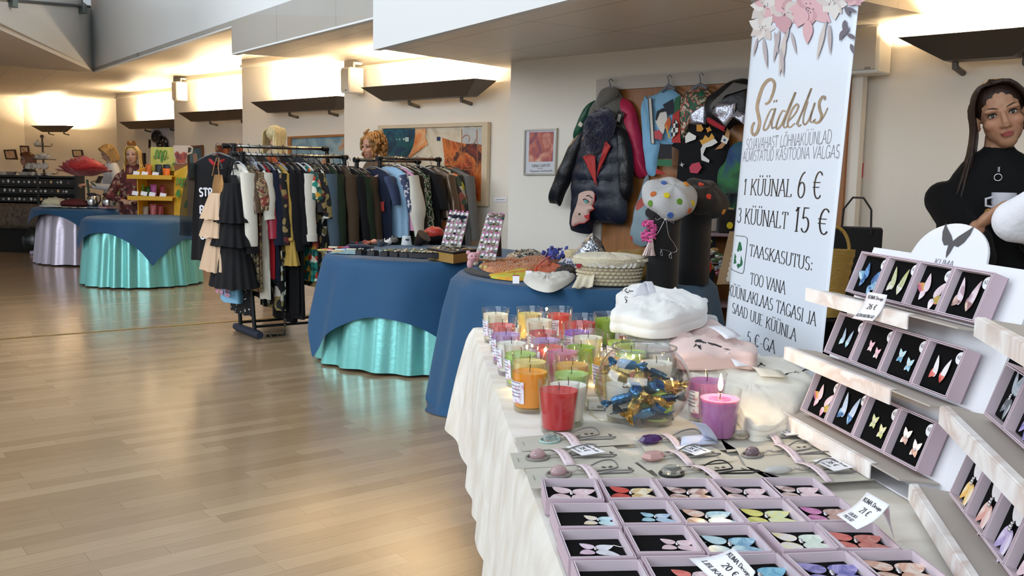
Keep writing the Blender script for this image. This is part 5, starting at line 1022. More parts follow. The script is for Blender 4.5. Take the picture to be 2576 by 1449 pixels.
RK1 = [('B',.02,'shirt','white shirt with black cuffs behind the black ruffled dress',wh,.50,.92,.60,None,dict(cuff=bk1,hm=hang_w,flare=.0)),
 ('B',.075,'dress','dark bronze satin and camouflage dress, right of the white shirt',camo,.46,.98,.30,satin_b,dict(hm=hang_k)),('B',.115,'dress','tan dress printed with painted portraits',camo2,.46,1.06,.28,camo2,dict(hm=hang_g,puff=.01)),
 ('B',.165,'dress','black and white striped dress beside the tan portrait print',strp,.46,1.12,.35,strp,dict(hm=hang_g)),('B',.205,'dress','bright red satin dress between striped and navy ones',rd,.42,.96,.5,mat('red_satin','#a51e38',.3),{}),
 ('B',.245,'dress','plain navy dress beside the red satin one',nv_,.44,.98,.55,None,dict(hm=hang_g)),('B',.29,'dress','black dress with scattered pale print, beside the navy one',bw_p,.44,1.22,.55,gold_p,{}),
 ('B',.345,'blouse','mustard blouse with long bow-tied flared sleeve',ye,.42,.62,.62,ye,dict(puff=.0,r1=.05,hm=hang_g)),('B',.40,'dress','plain black long dress behind the mustard sleeve',bk1,.46,1.25,.6,None,{}),
 ('B',.45,'dress','black long knitted dress in the middle of the left rack',bk2,.46,1.30,.55,None,{}),('B',.50,'jacket','black jacket with white striped sleeve',bk1,.48,.72,.52,wh,dict(cuff=wh,hm=hang_w)),
 ('B',.56,'dress','emerald dress with bright painted flowers',teal_p,.44,1.0,.2,teal_p,dict(hm=hang_w)),('B',.60,'dress','black dress with golden motifs beside the emerald one',gold_p,.44,1.05,.3,None,{}),
 ('B',.65,'dress','black dress with white figures, right of the golden motifs',bw_p,.44,1.05,.35,None,{}),('B',.70,'jacket','black soft jacket with blue grey shoulder, right part of the left rack',bk2,.48,.8,.58,K('slate','#4a5a66'),{}),('B',.76,'cardigan','dark green cardigan near the far end of the left rack',dg,.46,.9,.6,None,dict(hm=hang_k)),
 ('B',.82,'trousers','black track trousers with white side stripes reaching the floor',bk1,.34,1.38,0,None,dict(flare=-.1)),('B',.88,'cardigan','olive brown cardigan at the far end of the left rack',brn,.46,.9,.6,None,{}),
 ('A',.10,'dress','black polka dot dress on the back rail',dots_p,.42,1.34,.3,None,{}),('A',.17,'tunic','silver foil tunic on the back rail of the left rack',silver_f,.42,.5,.1,silver_f,dict(hm=hang_k)),('A',.26,'dress','dark chocolate dress on the back rail of the left rack',choc,.44,1.2,.3,None,{}),('A',.36,'tunic','rust orange tunic on the back rail of the left rack',K('rust','#b4552a'),.42,.7,.2,None,{}),
 ('A',.46,'dress','black lace dress hanging lowest on the back rail',bk2,.42,1.42,.2,None,{}),('A',.58,'cardigan','charcoal cardigan on the back rail, centre',K('charcoal','#2a2a2e'),.44,.8,.5,None,{}),('A',.70,'coat','dark grey coat at the far end of the back rail',gy,.46,.95,.55,None,{})]
made = {}
for rail,tt_,kd,lb,m,w_,L,sl,sm,kw in RK1: made[lb] = garment(kd,on(rail,tt_),ANG1,lb,m,w_,L,sl,sm,group=g1,**kw)
tm = made['mustard blouse with long bow-tied flared sleeve']; q = V((.42*.44+.08,0,-.145-.50))
mb = MB(); mb.grid(lambda u,v_: q+V((cos(2*pi*u)*(.035+.045*v_+.010*v_*sin(2*pi*u*7)),.7*sin(2*pi*u)*(.035+.045*v_+.010*v_*sin(2*pi*u*7)),-.01-.20*v_)),48,8,cu=True); mb.build('flared_cuff',ye,tm,local=True,smooth=80,clean=False)
mb = MB(); mb.ell(q+V((.035,-.02,-.005)),(.035,.018,.016),12,8); mb.ell(q+V((-.035,-.02,-.01)),(.03,.018,.014),12,8); mb.build('bow',ye,tm,local=True)
tr = made['black track trousers with white side stripes reaching the floor']
for x in (-.10,.14): MB().tube([(x,-.045,-.25),(x+.01,-.05,-.8),(x,-.055,-1.36)],.010,6,flat=.4).build('side_stripe',wh,tr,local=True)
# price strap and belt chain dangling to the floor
bl_ = Z(716,842,.01); tag(MB().tube([V((bl_.x,bl_.y,.40)),V((bl_.x+.01,bl_.y,.2)),bl_,bl_+V((-.05,-.03,0)),bl_+V((-.13,-.06,0))],.012,6,flat=.4).build('studded_belt',pmat('studded_leather',['#e0ddd6','#151416','#151416','#151416'],60,'dots',.5)),'black belt with pearl studs dangling to the floor under the left rack','belt')
# ---- right rack, rails running away from the camera
RE2 = V((.6,.8,0)); RX2 = V((.8,-.6,0)); ANG2 = atan2(RX2.y,RX2.x)
C0,D0 = D(955,397,8.10),D(898,402,8.02);
rk2 = thing('clothes_rack',(C0+D0)/2*1.0 - V((0,0,(C0.z+D0.z)/2)),'black clothes rack behind the jewellery table, curly-haired woman beside it','clothes rack')
for a,e in ((C0,.75),(D0,.75)):
    MB().tube([a,a+RE2*e],.0135,12).build('rail',rack_c,rk2,smooth=180)
    for q in (a,a+RE2*e): MB().tube([q-RE2*.03,q+RE2*.02],.022,10).build('end_cap',rack_m,rk2); MB().tube([q+V((0,0,.02)),V((q.x,q.y,.04))],.016,10).build('upright',rack_m,rk2)
for e in (0,.75): p,q = C0+RE2*e,D0+RE2*e; MB().tube([V((p.x,p.y,.035))+RX2*.1,V((q.x,q.y,.035))-RX2*.1],.034,10).build('foot',foot_m,rk2)
def on2(r,t,dx=0.,dz=0.): return (C0 if r == 'C' else D0)+RE2*t+RX2*dx+V((0,0,dz))
g2 = GROUPS[1]
tc = garment('tshirt',on2('C',-.06,-.01,-.02),ANG2,'navy tee shirt with white cats, facing the camera on the right rack',nv_,.43,.70,.22,K('dark_denim','#39435f'),hang_g,.05,g2,seed=3.,collar=pmat('collar_print',['#b98a86','#d0a6a0','#8f6a6a'],40,'noise',.7))
def cat(mb,x,z,s,d=-.0485):
    mb.prism([(x+s*a,d,z+s*b) for a,b in ((-.5,-1.2),(.5,-1.2),(.42,.1),(.5,.55),(.22,.32),(-.22,.32),(-.5,.55),(-.42,.1))],(0,-.003,0))
cw = MB(); ck = MB(); cr = MB()
for x,z,s in ((-.08,-.42,.07),(.075,-.56,.065),(-.02,-.52,.05),(-.13,-.60,.06),(.13,-.62,.05)): cat(cw,x,z,s); ck.ell((x-s*.2,-.052,z+s*.05),(s*.14,.002,s*.09),8,5); ck.ell((x+s*.2,-.052,z+s*.05),(s*.14,.002,s*.09),8,5)
cat(cr,.15,-.36,.05); cat(cr,-.15,-.34,.04)
cw.build('cat_print',mat('print_cream','#cfc6b0',.7),tc,local=True,smooth=0); ck.build('cat_eyes',ink,tc,local=True); cr.build('bird_print',mat('print_scarlet','#a8342e',.7),tc,local=True,smooth=0)
floral_g = pmat('cloth_leaf',['#1a2a1c','#1f3a22','#2f5a34','#d9d2ba','#1a1a18','#1f3a22'],13,'noise',.8,dist=3.)
comic = pmat('cloth_comic',['#c9b9a0','#8a4a3a','#2a2624','#a9a08c','#d0743a','#b9b23a','#3a4a3a'],18,'voronoi',.8)
RK2 = [('D',-.10,-.05,'jacket','black jacket left of the cat tee shirt',bk1,.46,.8,.55,None,{}),('D',-.06,-.04,'cardigan','dark olive cardigan half hidden left of the cat tee shirt',dg,.46,.86,.6,None,{}),('D',.02,-.05,'blouse','brown patterned blouse just behind the cat tee shirt',gold_p,.46,.8,.5,brn,{}),
 ('C',.02,.09,'tshirt','pale blue and denim tee shirt right of the cat tee shirt',K('pale_denim','#8fb0c9'),.43,.66,.30,pmat('cloth_denim_dot',['#39435f','#39435f','#39435f','#c9c6cf'],60,'voronoi',.8),{}),('C',.07,.12,'blouse','pink and white blouse with full white sleeve',pkc,.44,.6,.50,wh,dict(puff=.035,hm=hang_w)),
 ('C',.15,.03,'coat','dark green coat right of the pink and white blouse',dg,.46,.95,.58,None,dict(hm=hang_k)),('C',.21,.05,'coat','dark brown coat on the right rack',choc,.46,.95,.6,None,{}),('C',.27,.06,'jacket','black jacket with green and white leaves on the sleeve',floral_g,.46,.8,.55,None,{}),
 ('C',.36,.10,'dress','plain black dress with a metal ring at the waist',bk1,.52,.95,.28,bk2,dict(hm=hang_g)),('C',.47,.16,'jacket','shiny bronze jacket over the comic print',satin_b,.52,.5,.42,satin_b,{}),('C',.55,.18,'dress','dress with comic figures in grey, orange and yellow',comic,.48,.9,.3,None,{}),('C',.64,.22,'coat','grey woolly coat at the right end of the right rack',gy,.52,.95,.55,None,dict(hm=hang_k))]
for r,t_,dx,kd,lb,m,w_,L,sl,sm,kw in RK2: made[lb] = garment(kd,on2(r,t_,dx),ANG2,lb,m,w_,L,sl,sm,group=g2,**kw)
q = V((.12,-.055,-.62)); MB().tube([q+V((.026*cos(2*pi*k/20),0,.026*sin(2*pi*k/20))) for k in range(20)],.005,8,closed=True).build('metal_ring',chrome,made['plain black dress with a metal ring at the waist'],local=True,smooth=180)
sc = on2('D',-.04,-.16,-.46); tag(MB().tube([sc,sc+V((.02,-.02,-.08)),sc+V((.0,-.03,-.14)),sc+V((.06,-.03,-.19)),sc+V((.09,-.03,-.22))],[.018,.022,.02,.02,.014],10).build('scarf',K('scarlet','#a82c34')),'small red scarf hanging on the right rack left of the cats','scarf')
# ---------------------------------------------------------------- door, coats and pictures on the walls
oak = mat('door_oak','#96602f',.45,bump=.05,bs=30,var=.18,vs=5,stretch=(6,6,.5)); trim_m = mat('door_trim','#b9b1a6',.6)
def wq(k,pts,off): return [onwall(k,x,y,off) for x,y in pts]
a,b = onwall('P',1517,500,.03),onwall('P',2120,500,.03); a.z = b.z = .005; dr = MB().prism([a,b,b+V((0,0,1.94)),a+V((0,0,1.94))],-NW*.03); struct(dr.build('door_1',oak,smooth=0,bev=.002))
struct(MB().prism([a-UW*.085,a,a+V((0,0,1.94)),b+V((0,0,1.94)),b+V((0,0,2.02)),a-UW*.085+V((0,0,2.02))],NW*.015).build('trim_door',trim_m,smooth=0))
def puff(pxs,k,off,depth,quilt=0.,qn=9.,wr=.012,seed=0.,n=6,M2=None,rings=9,power=.55):
    pts = [tuple(p) for p in cr_closed(pxs,n)] if n > 1 else pxs; c = (sum(p[0] for p in pts)/len(pts),sum(p[1] for p in pts)/len(pts)); mb = MB(); m = len(pts); rows = []
    for j in range(rings+1):
        t = 1-(j/rings);
        r = []
        for x,y in pts:
            px,py = lerp(c[0],x,t),lerp(c[1],y,t); q = onwall(k,px,py,off); e = depth*(max(0.,1-t**3))**power
            if quilt: e += quilt*abs(sin(q.z*pi*qn+.3*nz(q.x*4,q.y*4,seed)))**.6*(1-t**6)
            e += wr*nz(q.x*14+seed,q.z*14,seed)*(1-t**2); r.append(q+NW*e)
        rows.append(r)
    vs = [p for r in rows for p in r]; mb.add(vs,[(j*m+i,j*m+(i+1) % m,(j+1)*m+(i+1) % m,(j+1)*m+i) for j in range(rings) for i in range(m)])
    mb.add(rows[0],[tuple(range(m))]); return mb
zA = lambda p: [(1370+x/3.452,180+y/3.452) for x,y in p]; zB = lambda p: [(1500+x/5.3675,170+y/5.3675) for x,y in p]; zC = lambda p: [(1500+x/4.83,400+y/4.83) for x,y in p]
def wall_thing(kind,px,py,label,cat,group=None,k='P',off=.05): return thing(kind,onwall(k,px,py,off),label,cat,group)
def hook(t,px,py0,py1,m,off):
    p,q = onwall('P',px,py0,off),onwall('P',px,py1,off); MB().tube([q,p-V((0,0,.03)),p+UW*.012,p+UW*.02-V((0,0,.008))] if False else [q,p-V((0,0,.02)),p-UW*.012,p+UW*.008+V((0,0,.012)),p+UW*.024-V((0,0,.004))],.0035,6).build('hanger_hook',m,t,smooth=180)
gc = 'coats and dresses hanging on the door wall'; wool = mat('grey_wool','#6a665e',.95,bump=.8,bs=90,sheen=.5); rose_q = mat('raspberry_quilt','#b8244c',.5,bump=.3,bs=25); green_n = mat('green_nylon','#16503a',.35,bump=.5,bs=20); navy_q = mat('navy_quilt','#151a2a',.45,bump=.3,bs=25); blk_l = mat('black_leather','#121216',.4,bump=.3,bs=60); fur_m = mat('blue_fur','#11123a',.9,sheen=.6,bump=.8,bs=150); lap_m = mat('red_lapel','#b0241f',.6)
t = wall_thing('wool_coat',1535,300,'grey woollen coat with green and raspberry quilted sleeves, hanging behind the navy one','coat',gc,off=.06)
puff(zA([(470,235),(520,150),(620,135),(685,235),(730,330),(740,500),(770,660),(765,900),(740,1080),(400,1080),(380,600),(380,360),(420,270)]),'P',.05,.07,wr=.02).build('front',wool,t)
puff(zA([(500,160),(560,130),(625,140),(640,200),(590,260),(530,300),(470,320),(455,260)]),'P',.10,.05).build('collar',wool,t)
puff(zA([(440,250),(380,290),(340,370),(290,480),(258,590),(300,600),(350,540),(400,420),(430,320)]),'P',.05,.06).build('sleeve',green_n,t)['label'] = 'green nylon sleeve'
puff(zA([(665,235),(740,260),(790,340),(815,440),(850,600),(872,780),(890,890),(860,915),(810,922),(795,850),(765,700),(745,520),(725,350)]),'P',.06,.055,quilt=.012,qn=8).build('sleeve',rose_q,t)['label'] = 'raspberry quilted sleeve'
MB().poly(wq('P',zA([(640,330),(695,365),(655,470),(608,440)]),.135)).build('patch',ink,t); MB().poly(wq('P',zA([(640,365),(668,375),(650,440),(628,430),(622,460),(612,455),(630,405)]),.137)).build('patch_portrait',mat('print_pale','#b9b6ae',.6),t)
MB().poly(wq('P',zA([(308,430),(335,458),(318,486),(288,466)]),.125)).build('label',mat('print_cream','#cfc6b0',.7),t); hook(t,1535,203,222,mat('hook_steel','#55565a',.3,.9),.08)
t = wall_thing('quilted_coat',1520,430,'long navy quilted coat with red lapels, blue fur collar and face patch','coat',gc,off=.15)
puff(zA([(355,520),(420,470),(600,470),(690,510),(722,620),(705,900),(706,1296),(520,1315),(432,1312),(400,1408),(245,1385),(228,1330),(240,1150),(245,930),(290,750),(330,600)]),'P',.13,.07,quilt=.022,qn=8.5).build('front',navy_q,t)
puff(zA([(355,505),(300,540),(255,600),(200,720),(130,870),(80,1000),(45,1105),(45,1140),(100,1150),(138,1165),(180,1060),(238,940),(285,800),(335,640)]),'P',.13,.06,quilt=.008,qn=7).build('sleeve',blk_l,t)
puff(zA([(660,480),(720,540),(757,660),(772,850),(766,1000),(746,1090),(720,1120),(690,1100),(680,1000),(690,850),(675,700),(648,560)]),'P',.15,.06,quilt=.008,qn=7).build('sleeve',blk_l,t)
fr = puff(zA([(360,480),(420,365),(510,322),(590,350),(618,470),(575,600),(520,690),(430,742),(372,690)]),'P',.19,.09,wr=.05)
random.seed(2); base = list(fr.v)
for p in base[::2]:
    for _ in range(2): d = (NW+V((rnd(-1,1),rnd(-1,1),rnd(-1,.5)))).normalized(); fr.tube([p,p+d*.02,p+d*.035-V((0,0,.012))],[.002,.0015,.0005],3,cap=False)
fr.build('fur_collar',fur_m,t,clean=False); puff(zA([(380,470),(362,540),(332,700),(395,712),(440,640)]),'P',.175,.02).build('lining',mat('royal_blue','#1c2470',.6),t)
for q in ([(332,740),(395,710),(440,735),(452,1000),(400,890)],[(530,600),(575,650),(455,912),(468,820)]): puff(zA(q),'P',.226,.012,n=1).build('lapel',lap_m,t,smooth=30)
fp = puff(zA([(300,1060),(360,1036),(420,1042),(436,1090),(428,1130),(412,1165),(430,1190),(388,1216),(385,1280),(345,1312),(300,1316),(248,1342),(232,1325),(242,1250),(275,1160),(290,1100)]),'P',.222,.014,quilt=.006,qn=9).build('face_patch',mat('patch_skin','#c9a89a',.6),t)
def wline(mb,pts,w,off,k='P'):
    for p,q in zip(pts[:-1],pts[1:]): mb.tube([onwall(k,*p,off),onwall(k,*q,off)],w,5)
mb = MB(); wline(mb,zA([(437,1060),(432,1130),(414,1168),(432,1192),(390,1218),(388,1282),(346,1316),(300,1320),(246,1346)]),.004,.238); mb.build('red_piping',lap_m,t); mb = MB(); wline(mb,zA([(362,1080),(385,1075),(400,1092),(412,1098)]),.003,.245); wline(mb,zA([(330,1115),(350,1105),(372,1118),(382,1135)]),.003,.245); mb.ell(onwall('P',*zA([(302,1238)])[0],.245),.008,8,6); mb.build('brow_and_lashes',ink,t)
MB().poly(wq('P',zA([(338,1118),(362,1118),(380,1138),(352,1142)]),.246)).build('eye',mat('print_teal','#3f9a9a',.5),t); MB().poly(wq('P',zA([(342,1250),(384,1240),(386,1262),(374,1284),(350,1272)]),.246)).build('lips',lap_m,t)
sky = mat('sky_cotton','#7fb2d2',.75,bump=.2,bs=90); t = wall_thing('shirt',1690,290,'light blue long-sleeved shirt with a white portrait print, hanging on the door','shirt',gc,off=.08)
puff(zB([(640,440),(700,400),(830,350),(900,300),(1040,300),(1110,360),(1140,420),(1150,1020),(870,1030),(660,1040)]),'P',.06,.035).build('front',sky,t); puff(zB([(640,440),(612,520),(618,700),(640,1000),(660,1200),(682,1340),(700,1445),(800,1445),(832,1200),(860,1030),(760,800),(720,560)]),'P',.07,.035).build('sleeve',sky,t)
def patches(t,P,Zf,off,k='P'):
    for i,(nm,c,pl) in enumerate(P): MB().prism(wq(k,Zf(pl),off+.0012*i),NW*.001).build(nm,mat('applique_'+c.strip('#'),c,.7),t,smooth=0)
patches(t,[('placket','#16161a',[(696,410),(752,410),(790,1030),(738,1030)]),('placket_strip','#cfc8bd',[(708,415),(742,415),(780,1025),(748,1025)]),('portrait_print','#d6d0c6',[(880,590),(950,580),(960,700),(905,900),(870,870),(800,730),(820,640)]),('hair_print','#1b1b20',[(800,700),(820,590),(900,545),(950,560),(950,590),(860,610),(815,720)]),('rose_print','#b8464c',[(780,860),(850,840),(900,910),(880,980),(790,960)]),
   ('dark_panel','#1b2030',[(900,500),(1040,420),(1050,600),(960,640)]),('red_panel','#b03028',[(1030,640),(1120,560),(1140,1015),(1020,1015)]),('green_panel','#24603f',[(1060,420),(1130,370),(1125,560),(1050,620)]),('orange_diamond','#c25a28',[(985,650),(1012,750),(960,890),(918,780)]),('yellow_strip','#c9a44a',[(930,770),(950,780),(1000,950),(980,960)]),('dark_skirt','#15161c',[(862,1035),(1020,1035),(1020,1235),(832,1225)]),('floral_band','#2a6a44',[(832,1235),(1020,1245),(1020,1335),(820,1325)]),('red_band','#a82a26',[(815,1360),(960,1445),(800,1440)])],zB,.115)
MB().prism(wq('P',zB([(1060,690),(1110,760),(1102,880),(1020,960),(1008,870)]),.133),NW*.001).build('check_fan',pmat('check_cloth',['#e0dcd2','#131316'],34,'check',.7),t); hook(t,1682,193,216,hang_g,.08); MB().tube(wq('P',zB([(880,320),(975,240),(1070,300)]),.09),.012,8).build('hanger',hang_g,t)
t = wall_thing('jacket',1760,290,'green floral jacket with shiny silver cuffs, third from the left on the door wall','jacket',gc,off=.08); puff(zB([(1130,430),(1240,320),(1400,280),(1530,330),(1570,430),(1500,480),(1490,770),(1270,780),(1260,880),(1160,1010),(1125,800)]),'P',.08,.05).build('front',pmat('green_floral',['#215a40','#24684a','#1b4a36','#b0483a','#d9cbb4','#2a6a4a','#b8a04a'],17,'noise',.6,dist=2.),t)
for q in ([(1260,625),(1490,480),(1480,772),(1285,760)],): puff(zB(q),'P',.14,.02,n=1,wr=.02).build('silver_cuff',silver_f,t,smooth=30)
hook(t,1762,188,215,hang_g,.09); MB().tube(wq('P',zB([(1300,290),(1400,225),(1500,280)]),.10),.012,8).build('hanger',hang_g,t)
t = wall_thing('dress',1760,420,'black dress covered with cut-out badges, crown, heart and rose, on the door wall','dress',gc,off=.1); puff(zB([(1270,780),(1480,770),(1720,870),(1800,1010),(1760,1440),(1740,2000),(1080,2000),(1090,1440),(1110,1100),(1020,1040),(1250,900)]),'P',.09,.05).build('front',bk1,t)
patches(t,[('heart_badge','#e6e2da',[(1250,868),(1350,925),(1340,970),(1205,1020),(1200,930)]),('bell_badge','#c98a30',[(1355,770),(1420,770),(1450,830),(1420,865),(1355,860)]),('star_badge','#c9852e',[(1475,815),(1510,815),(1530,790),(1540,820),(1562,850),(1530,858),(1500,880),(1495,845)]),('crown_badge','#d29a3c',[(1395,980),(1440,970),(1470,910),(1520,950),(1560,885),(1595,940),(1580,1000),(1430,1050)]),('cat_badge','#d9d6d0',[(1410,1100),(1440,1040),(1600,960),(1640,1010),(1560,1060),(1480,1080),(1440,1180),(1530,1250),(1520,1285),(1420,1250)]),('moon_badge','#a9794a',[(1770,805),(1805,880),(1790,980),(1700,1090),(1600,1110),(1700,1010),(1740,900)]),('eye_badge','#d9d4c8',[(1710,910),(1790,960),(1760,1035),(1680,1000)]),('rose_badge','#b83a50',[(1290,1300),(1390,1275),(1425,1350),(1370,1430),(1270,1420),(1255,1350)]),('silver_star','#b9bab4',[(1120,1310),(1145,1310),(1150,1275),(1165,1305),(1195,1300),(1168,1320),(1165,1345),(1145,1325)]),('iris_badge','#2a4a6a',[(1720,960),(1745,965),(1740,1000),(1715,990)])],zB,.155)
t = wall_thing('bag',1830,270,'big black bag with silver bands and ruffle, hanging at the right of the door wall','bag',gc,off=.14); puff(zB([(1490,440),(1640,300),(1860,165),(2090,205),(2100,700),(1880,780),(1745,850),(1500,690)]),'P',.13,.08).build('body',blk_l,t)
for q in ([(1535,530),(1560,470),(1850,200),(2080,240),(2080,270),(1860,240),(1600,480),(1560,560)],): puff(zB(q),'P',.21,.012,n=1).build('band',gy,t,smooth=30)
for q in ([(1620,470),(1880,480),(1870,640),(1745,800),(1640,690),(1570,620)],[(1850,670),(1910,560),(2040,640),(2010,780)]): puff(zB(q),'P',.215,.03,n=1,wr=.04).build('silver_ruffle',silver_f,t,smooth=30)
puff(zB([(1490,680),(1530,670),(1740,800),(1725,868),(1500,740)]),'P',.21,.02,n=1).build('red_trim',K('scarlet','#a82c34'),t)
t = wall_thing('jacket',1860,410,'blue and green soft jacket half hidden by the banner, on the door wall','jacket',gc,off=.14); puff(zB([(1830,1050),(1990,1000),(2100,1100),(2080,1900),(1700,1900),(1640,1445),(1760,1250)]),'P',.13,.05).build('front',pmat('blue_green_cloth',['#1a2436','#24406a','#2f6a3a','#1c2a2a'],4,'noise',.8,dist=1.,hard=False),t)
t = wall_thing('dress',1620,560,'pale grey dress with coral roses hanging low on the door','dress',gc,off=.06); puff(zC([(600,230),(640,240),(640,1000),(428,1000),(450,780),(480,600),(540,430)]),'P',.05,.04).build('front',pmat('rose_print_cloth',['#8a9ea6','#93a6ad','#8a9ea6','#8598a0','#b9564a','#8a9ea6','#4a5a5a'],11,'voronoi',.7),t)
# poster
t = wall_thing('poster',1363,382,'small framed exhibition poster in pale frame on the grey wall','poster',off=.02); Fp = lambda pts,off: MB().prism(wq('P',pts,off),NW*.004)
fr4 = [(1322,326),(1404,322),(1400,440),(1320,441)];
def frame_on(t,k,quad,wd,off,m,depth=.02,inner=None):
    q = wq(k,quad,off); c = sum(q,V())/4; mb = MB(); ins = [p+(c-p).normalized()*wd*1.41 for p in q]
    for i in range(4): mb.prism([q[i],q[(i+1) % 4],ins[(i+1) % 4],ins[i]],NW*depth)
    return mb.build('frame',m,t,smooth=0),ins
_,ins = frame_on(t,'P',fr4,.013,.004,mat('silver_frame','#b5aea2',.35,.6),.018); MB().prism(ins,NW*.006).build('sheet',mat('poster_paper','#c9c8cc',.5),t,smooth=0)
MB().prism(wq('P',[(1332,333),(1393,331),(1390,406),(1330,407)],.0115),NW*.001).build('picture',pmat('poster_picture',['#4a3a4a','#8a4a5a','#b05a4a','#c98a74','#d9b09c'],9,'noise',.5,dist=.6,hard=False),t,smooth=0)
pl_ = MB()
for s,x0,y0,x1,y1,h in (('TIINA OJASTE',1337,420.5,1384,418.5,6),('n\u00e4itus' if False else 'naitus',1352,424.5,1366,424,3),('Pagemine Itardemaale',1333,432.5,1390,431,5)):
    p,q = onwall('P',x0,y0,.0135),onwall('P',x1,y1,.0135); s = ''.join(c if c in G else ' ' for c in s.replace('P','P')); text(pl_,s,p,q-p,(0,0,1),(onwall('P',x0,y0-h,.0135)-p).length,(q-p).length,thick=.05,thin=.03)
pl_.build('print',ink_grey,t,smooth=0,clean=False)
# big painting
t = wall_thing('painting',1095,415,'large blue, cream and rust painting in a pale wooden frame','painting',k='E',off=.03); qd = [(957,316),(1234,307),(1230,519),(960,508)]
_,ins = frame_on(t,'E',qd,.055,.01,mat('pale_frame','#cbb99c',.5,var=.05,vs=8),.035); E_ = lambda x,y,o=.0: onwall('E',950+x/6.3,300+y/6.3,.024+o)
cv = MB().prism(ins,NW*.010).build('canvas',pmat('canvas_cream',['#b9a98e','#cdbfa6','#d6cbb4','#a9a296'],5,'noise',.5,dist=1.,hard=False),t,smooth=0)
def ppoly(nm,m,pts,o): return MB().prism([E_(x,y,o) for x,y in pts],NW*.0006).build(nm,m,cv,smooth=0)
ppoly('blue_area',pmat('canvas_blue',['#0d1a2c','#123a52','#1a5a60','#16305a','#2a5a4a'],4,'noise',.4,dist=1.5,hard=False),[(85,150),(590,150),(590,260),(560,420),(510,540),(470,600),(85,600)],.001); ppoly('orange_area',pmat('canvas_orange',['#c2632e','#d98a50','#dcb080','#c9774a'],5,'noise',.4,dist=1.5,hard=False),[(600,150),(770,150),(760,290),(800,400),(700,470),(600,540),(530,600),(480,600),(560,440),(590,300)],.0012)
ppoly('rust_area',pmat('canvas_rust',['#2a1410','#5a2416','#a8491e','#c9702e','#3a1a14','#7a2e1a'],3.5,'noise',.4,dist=.8,hard=False),[(1060,1300),(1060,620),(1020,290),(1200,350),(1400,390),(1560,390),(1720,420),(1720,1300)],.0012); ppoly('grey_area',pmat('canvas_grey',['#8f9296','#b9bab6','#a5a6a4'],4,'noise',.4,hard=False),[(1350,150),(1720,130),(1720,410),(1560,385),(1400,380),(1340,330)],.0011)
sq = MB()
for x,y,s in ((465,320,28),(415,315,12),(350,318,8),(300,320,6)): sq.prism([E_(x+a*s,y+b*s*1.25,.002) for a,b in ((-1,-1),(1,-1),(1,1),(-1,1))],NW*.0005)
sq.build('painted_squares',mat('paint_mint','#b9d3c6',.5),cv,smooth=0); ppoly('painted_square',mat('paint_navy','#16284a',.5),[(938,278),(988,278),(988,340),(938,340)],.002)
ir = MB()
for pts,w in (([(1330,155),(1330,500),(1335,860)],8),([(1580,160),(1580,700),(1580,1080)],6),([(1340,300),(1380,260),(1430,255),(1460,300),(1440,350)],9),([(1565,170),(1565,320),(1480,420),(1390,490),(1360,580),(1370,680),(1430,760),(1500,740),(1530,700),(1620,730),(1715,690)],8),([(1530,650),(1500,600),(1455,620),(1460,670),(1500,680)],8),([(1590,500),(1650,450)],7),([(1480,800),(1475,980)],7),([(1440,960),(1520,960)],6),([(1370,800),(1480,800),(1540,820),(1540,760)],7)):
    ps = smooth2(pts,4) if len(pts) > 2 else pts; ir.tube([E_(x,y,.003) for x,y in ps],w/6.3*.0039*.5*1.3,6)
ir.build('painted_ironwork',mat('paint_copper','#c07a50',.4),cv,smooth=60)
t2 = wall_thing('wall_label',1262,505,'small white caption card beside the large painting','caption',k='E',off=.004); MB().prism(wq('E',[(1243,497),(1274,496),(1274,507),(1243,508)],.002),NW*.003).build('card',white_card,t2,smooth=0); MB().prism(wq('E',[(1247,502),(1270,501.4),(1270,502.4),(1247,503)],.006),NW*.0005).build('print',ink_grey,t2,smooth=0)
# smaller pictures
def picture(k,quad,m,fm,label,wd=.03,off=.01):
    c = (sum(p[0] for p in quad)/4,sum(p[1] for p in quad)/4); t = thing('painting',onwall(k,*c,off),label,'painting','small framed pictures'); _,ins = frame_on(t,k,quad,wd,off,fm,.03); MB().prism(ins,NW*.01).build('canvas',m,t,smooth=0); return t
wf = mat('walnut_frame','#5a3a22',.45); df = mat('dark_frame','#2a2018',.45); gf = mat('gilt_frame','#a9713a',.4,.3)
picture('D',[(728,344),(885,337),(885,440),(730,440)],pmat('canvas_sky',['#6f8fa0','#8aa9b4','#7f9aa6','#6a8796','#8aa4ac','#b08a6a','#a05a2e'],2.2,'noise',.5,dist=.6,hard=False),gf,'wide painting with blue sky in a gilt frame behind the blonde woman',.05)
t = picture('C',[(474,368),(512,365),(516,452),(478,454)],pmat('canvas_bluegreen',['#3a4a3a','#4a6a78','#5f8494','#2f4a52','#6a7a5a'],4,'noise',.5,dist=1.,hard=False),wf,'small blue-green portrait in a brown frame, left of the left clothes rack',.035)
MB().prism(wq('C',[(485,387),(496,386),(498,411),(487,412)],.03),NW*.001).build('portrait',mat('paint_skin','#b08f80',.5),t,smooth=0); MB().prism(wq('C',[(487,412),(496,411),(498,424),(490,425)],.03),NW*.001).build('dress',mat('paint_red','#8a3a2a',.5),t,smooth=0)
picture('C',[(546,366),(620,362),(620,425),(548,428)],pmat('canvas_amber',['#4a2a1a','#7a3a1e','#a85a2a','#b97a3a'],3,'noise',.5,hard=False),gf,'amber painting in a thin frame partly hidden by the left clothes rack',.03)
t = thing('wheel_poster',onwall('B',410,345,.04),'black and white poster of cog wheels hanging from a bar','poster'); MB().tube([onwall('B',376,321,.06),onwall('B',452,318,.06)],.02,8).build('hanging_bar',mat('bar_grey','#5f5a55',.5),t); MB().prism(wq('B',[(382,323),(450,320),(450,400),(380,400)],.04),NW*.008).build('sheet',mat('poster_paper','#c9c8cc'),t,smooth=0)
mb = MB()
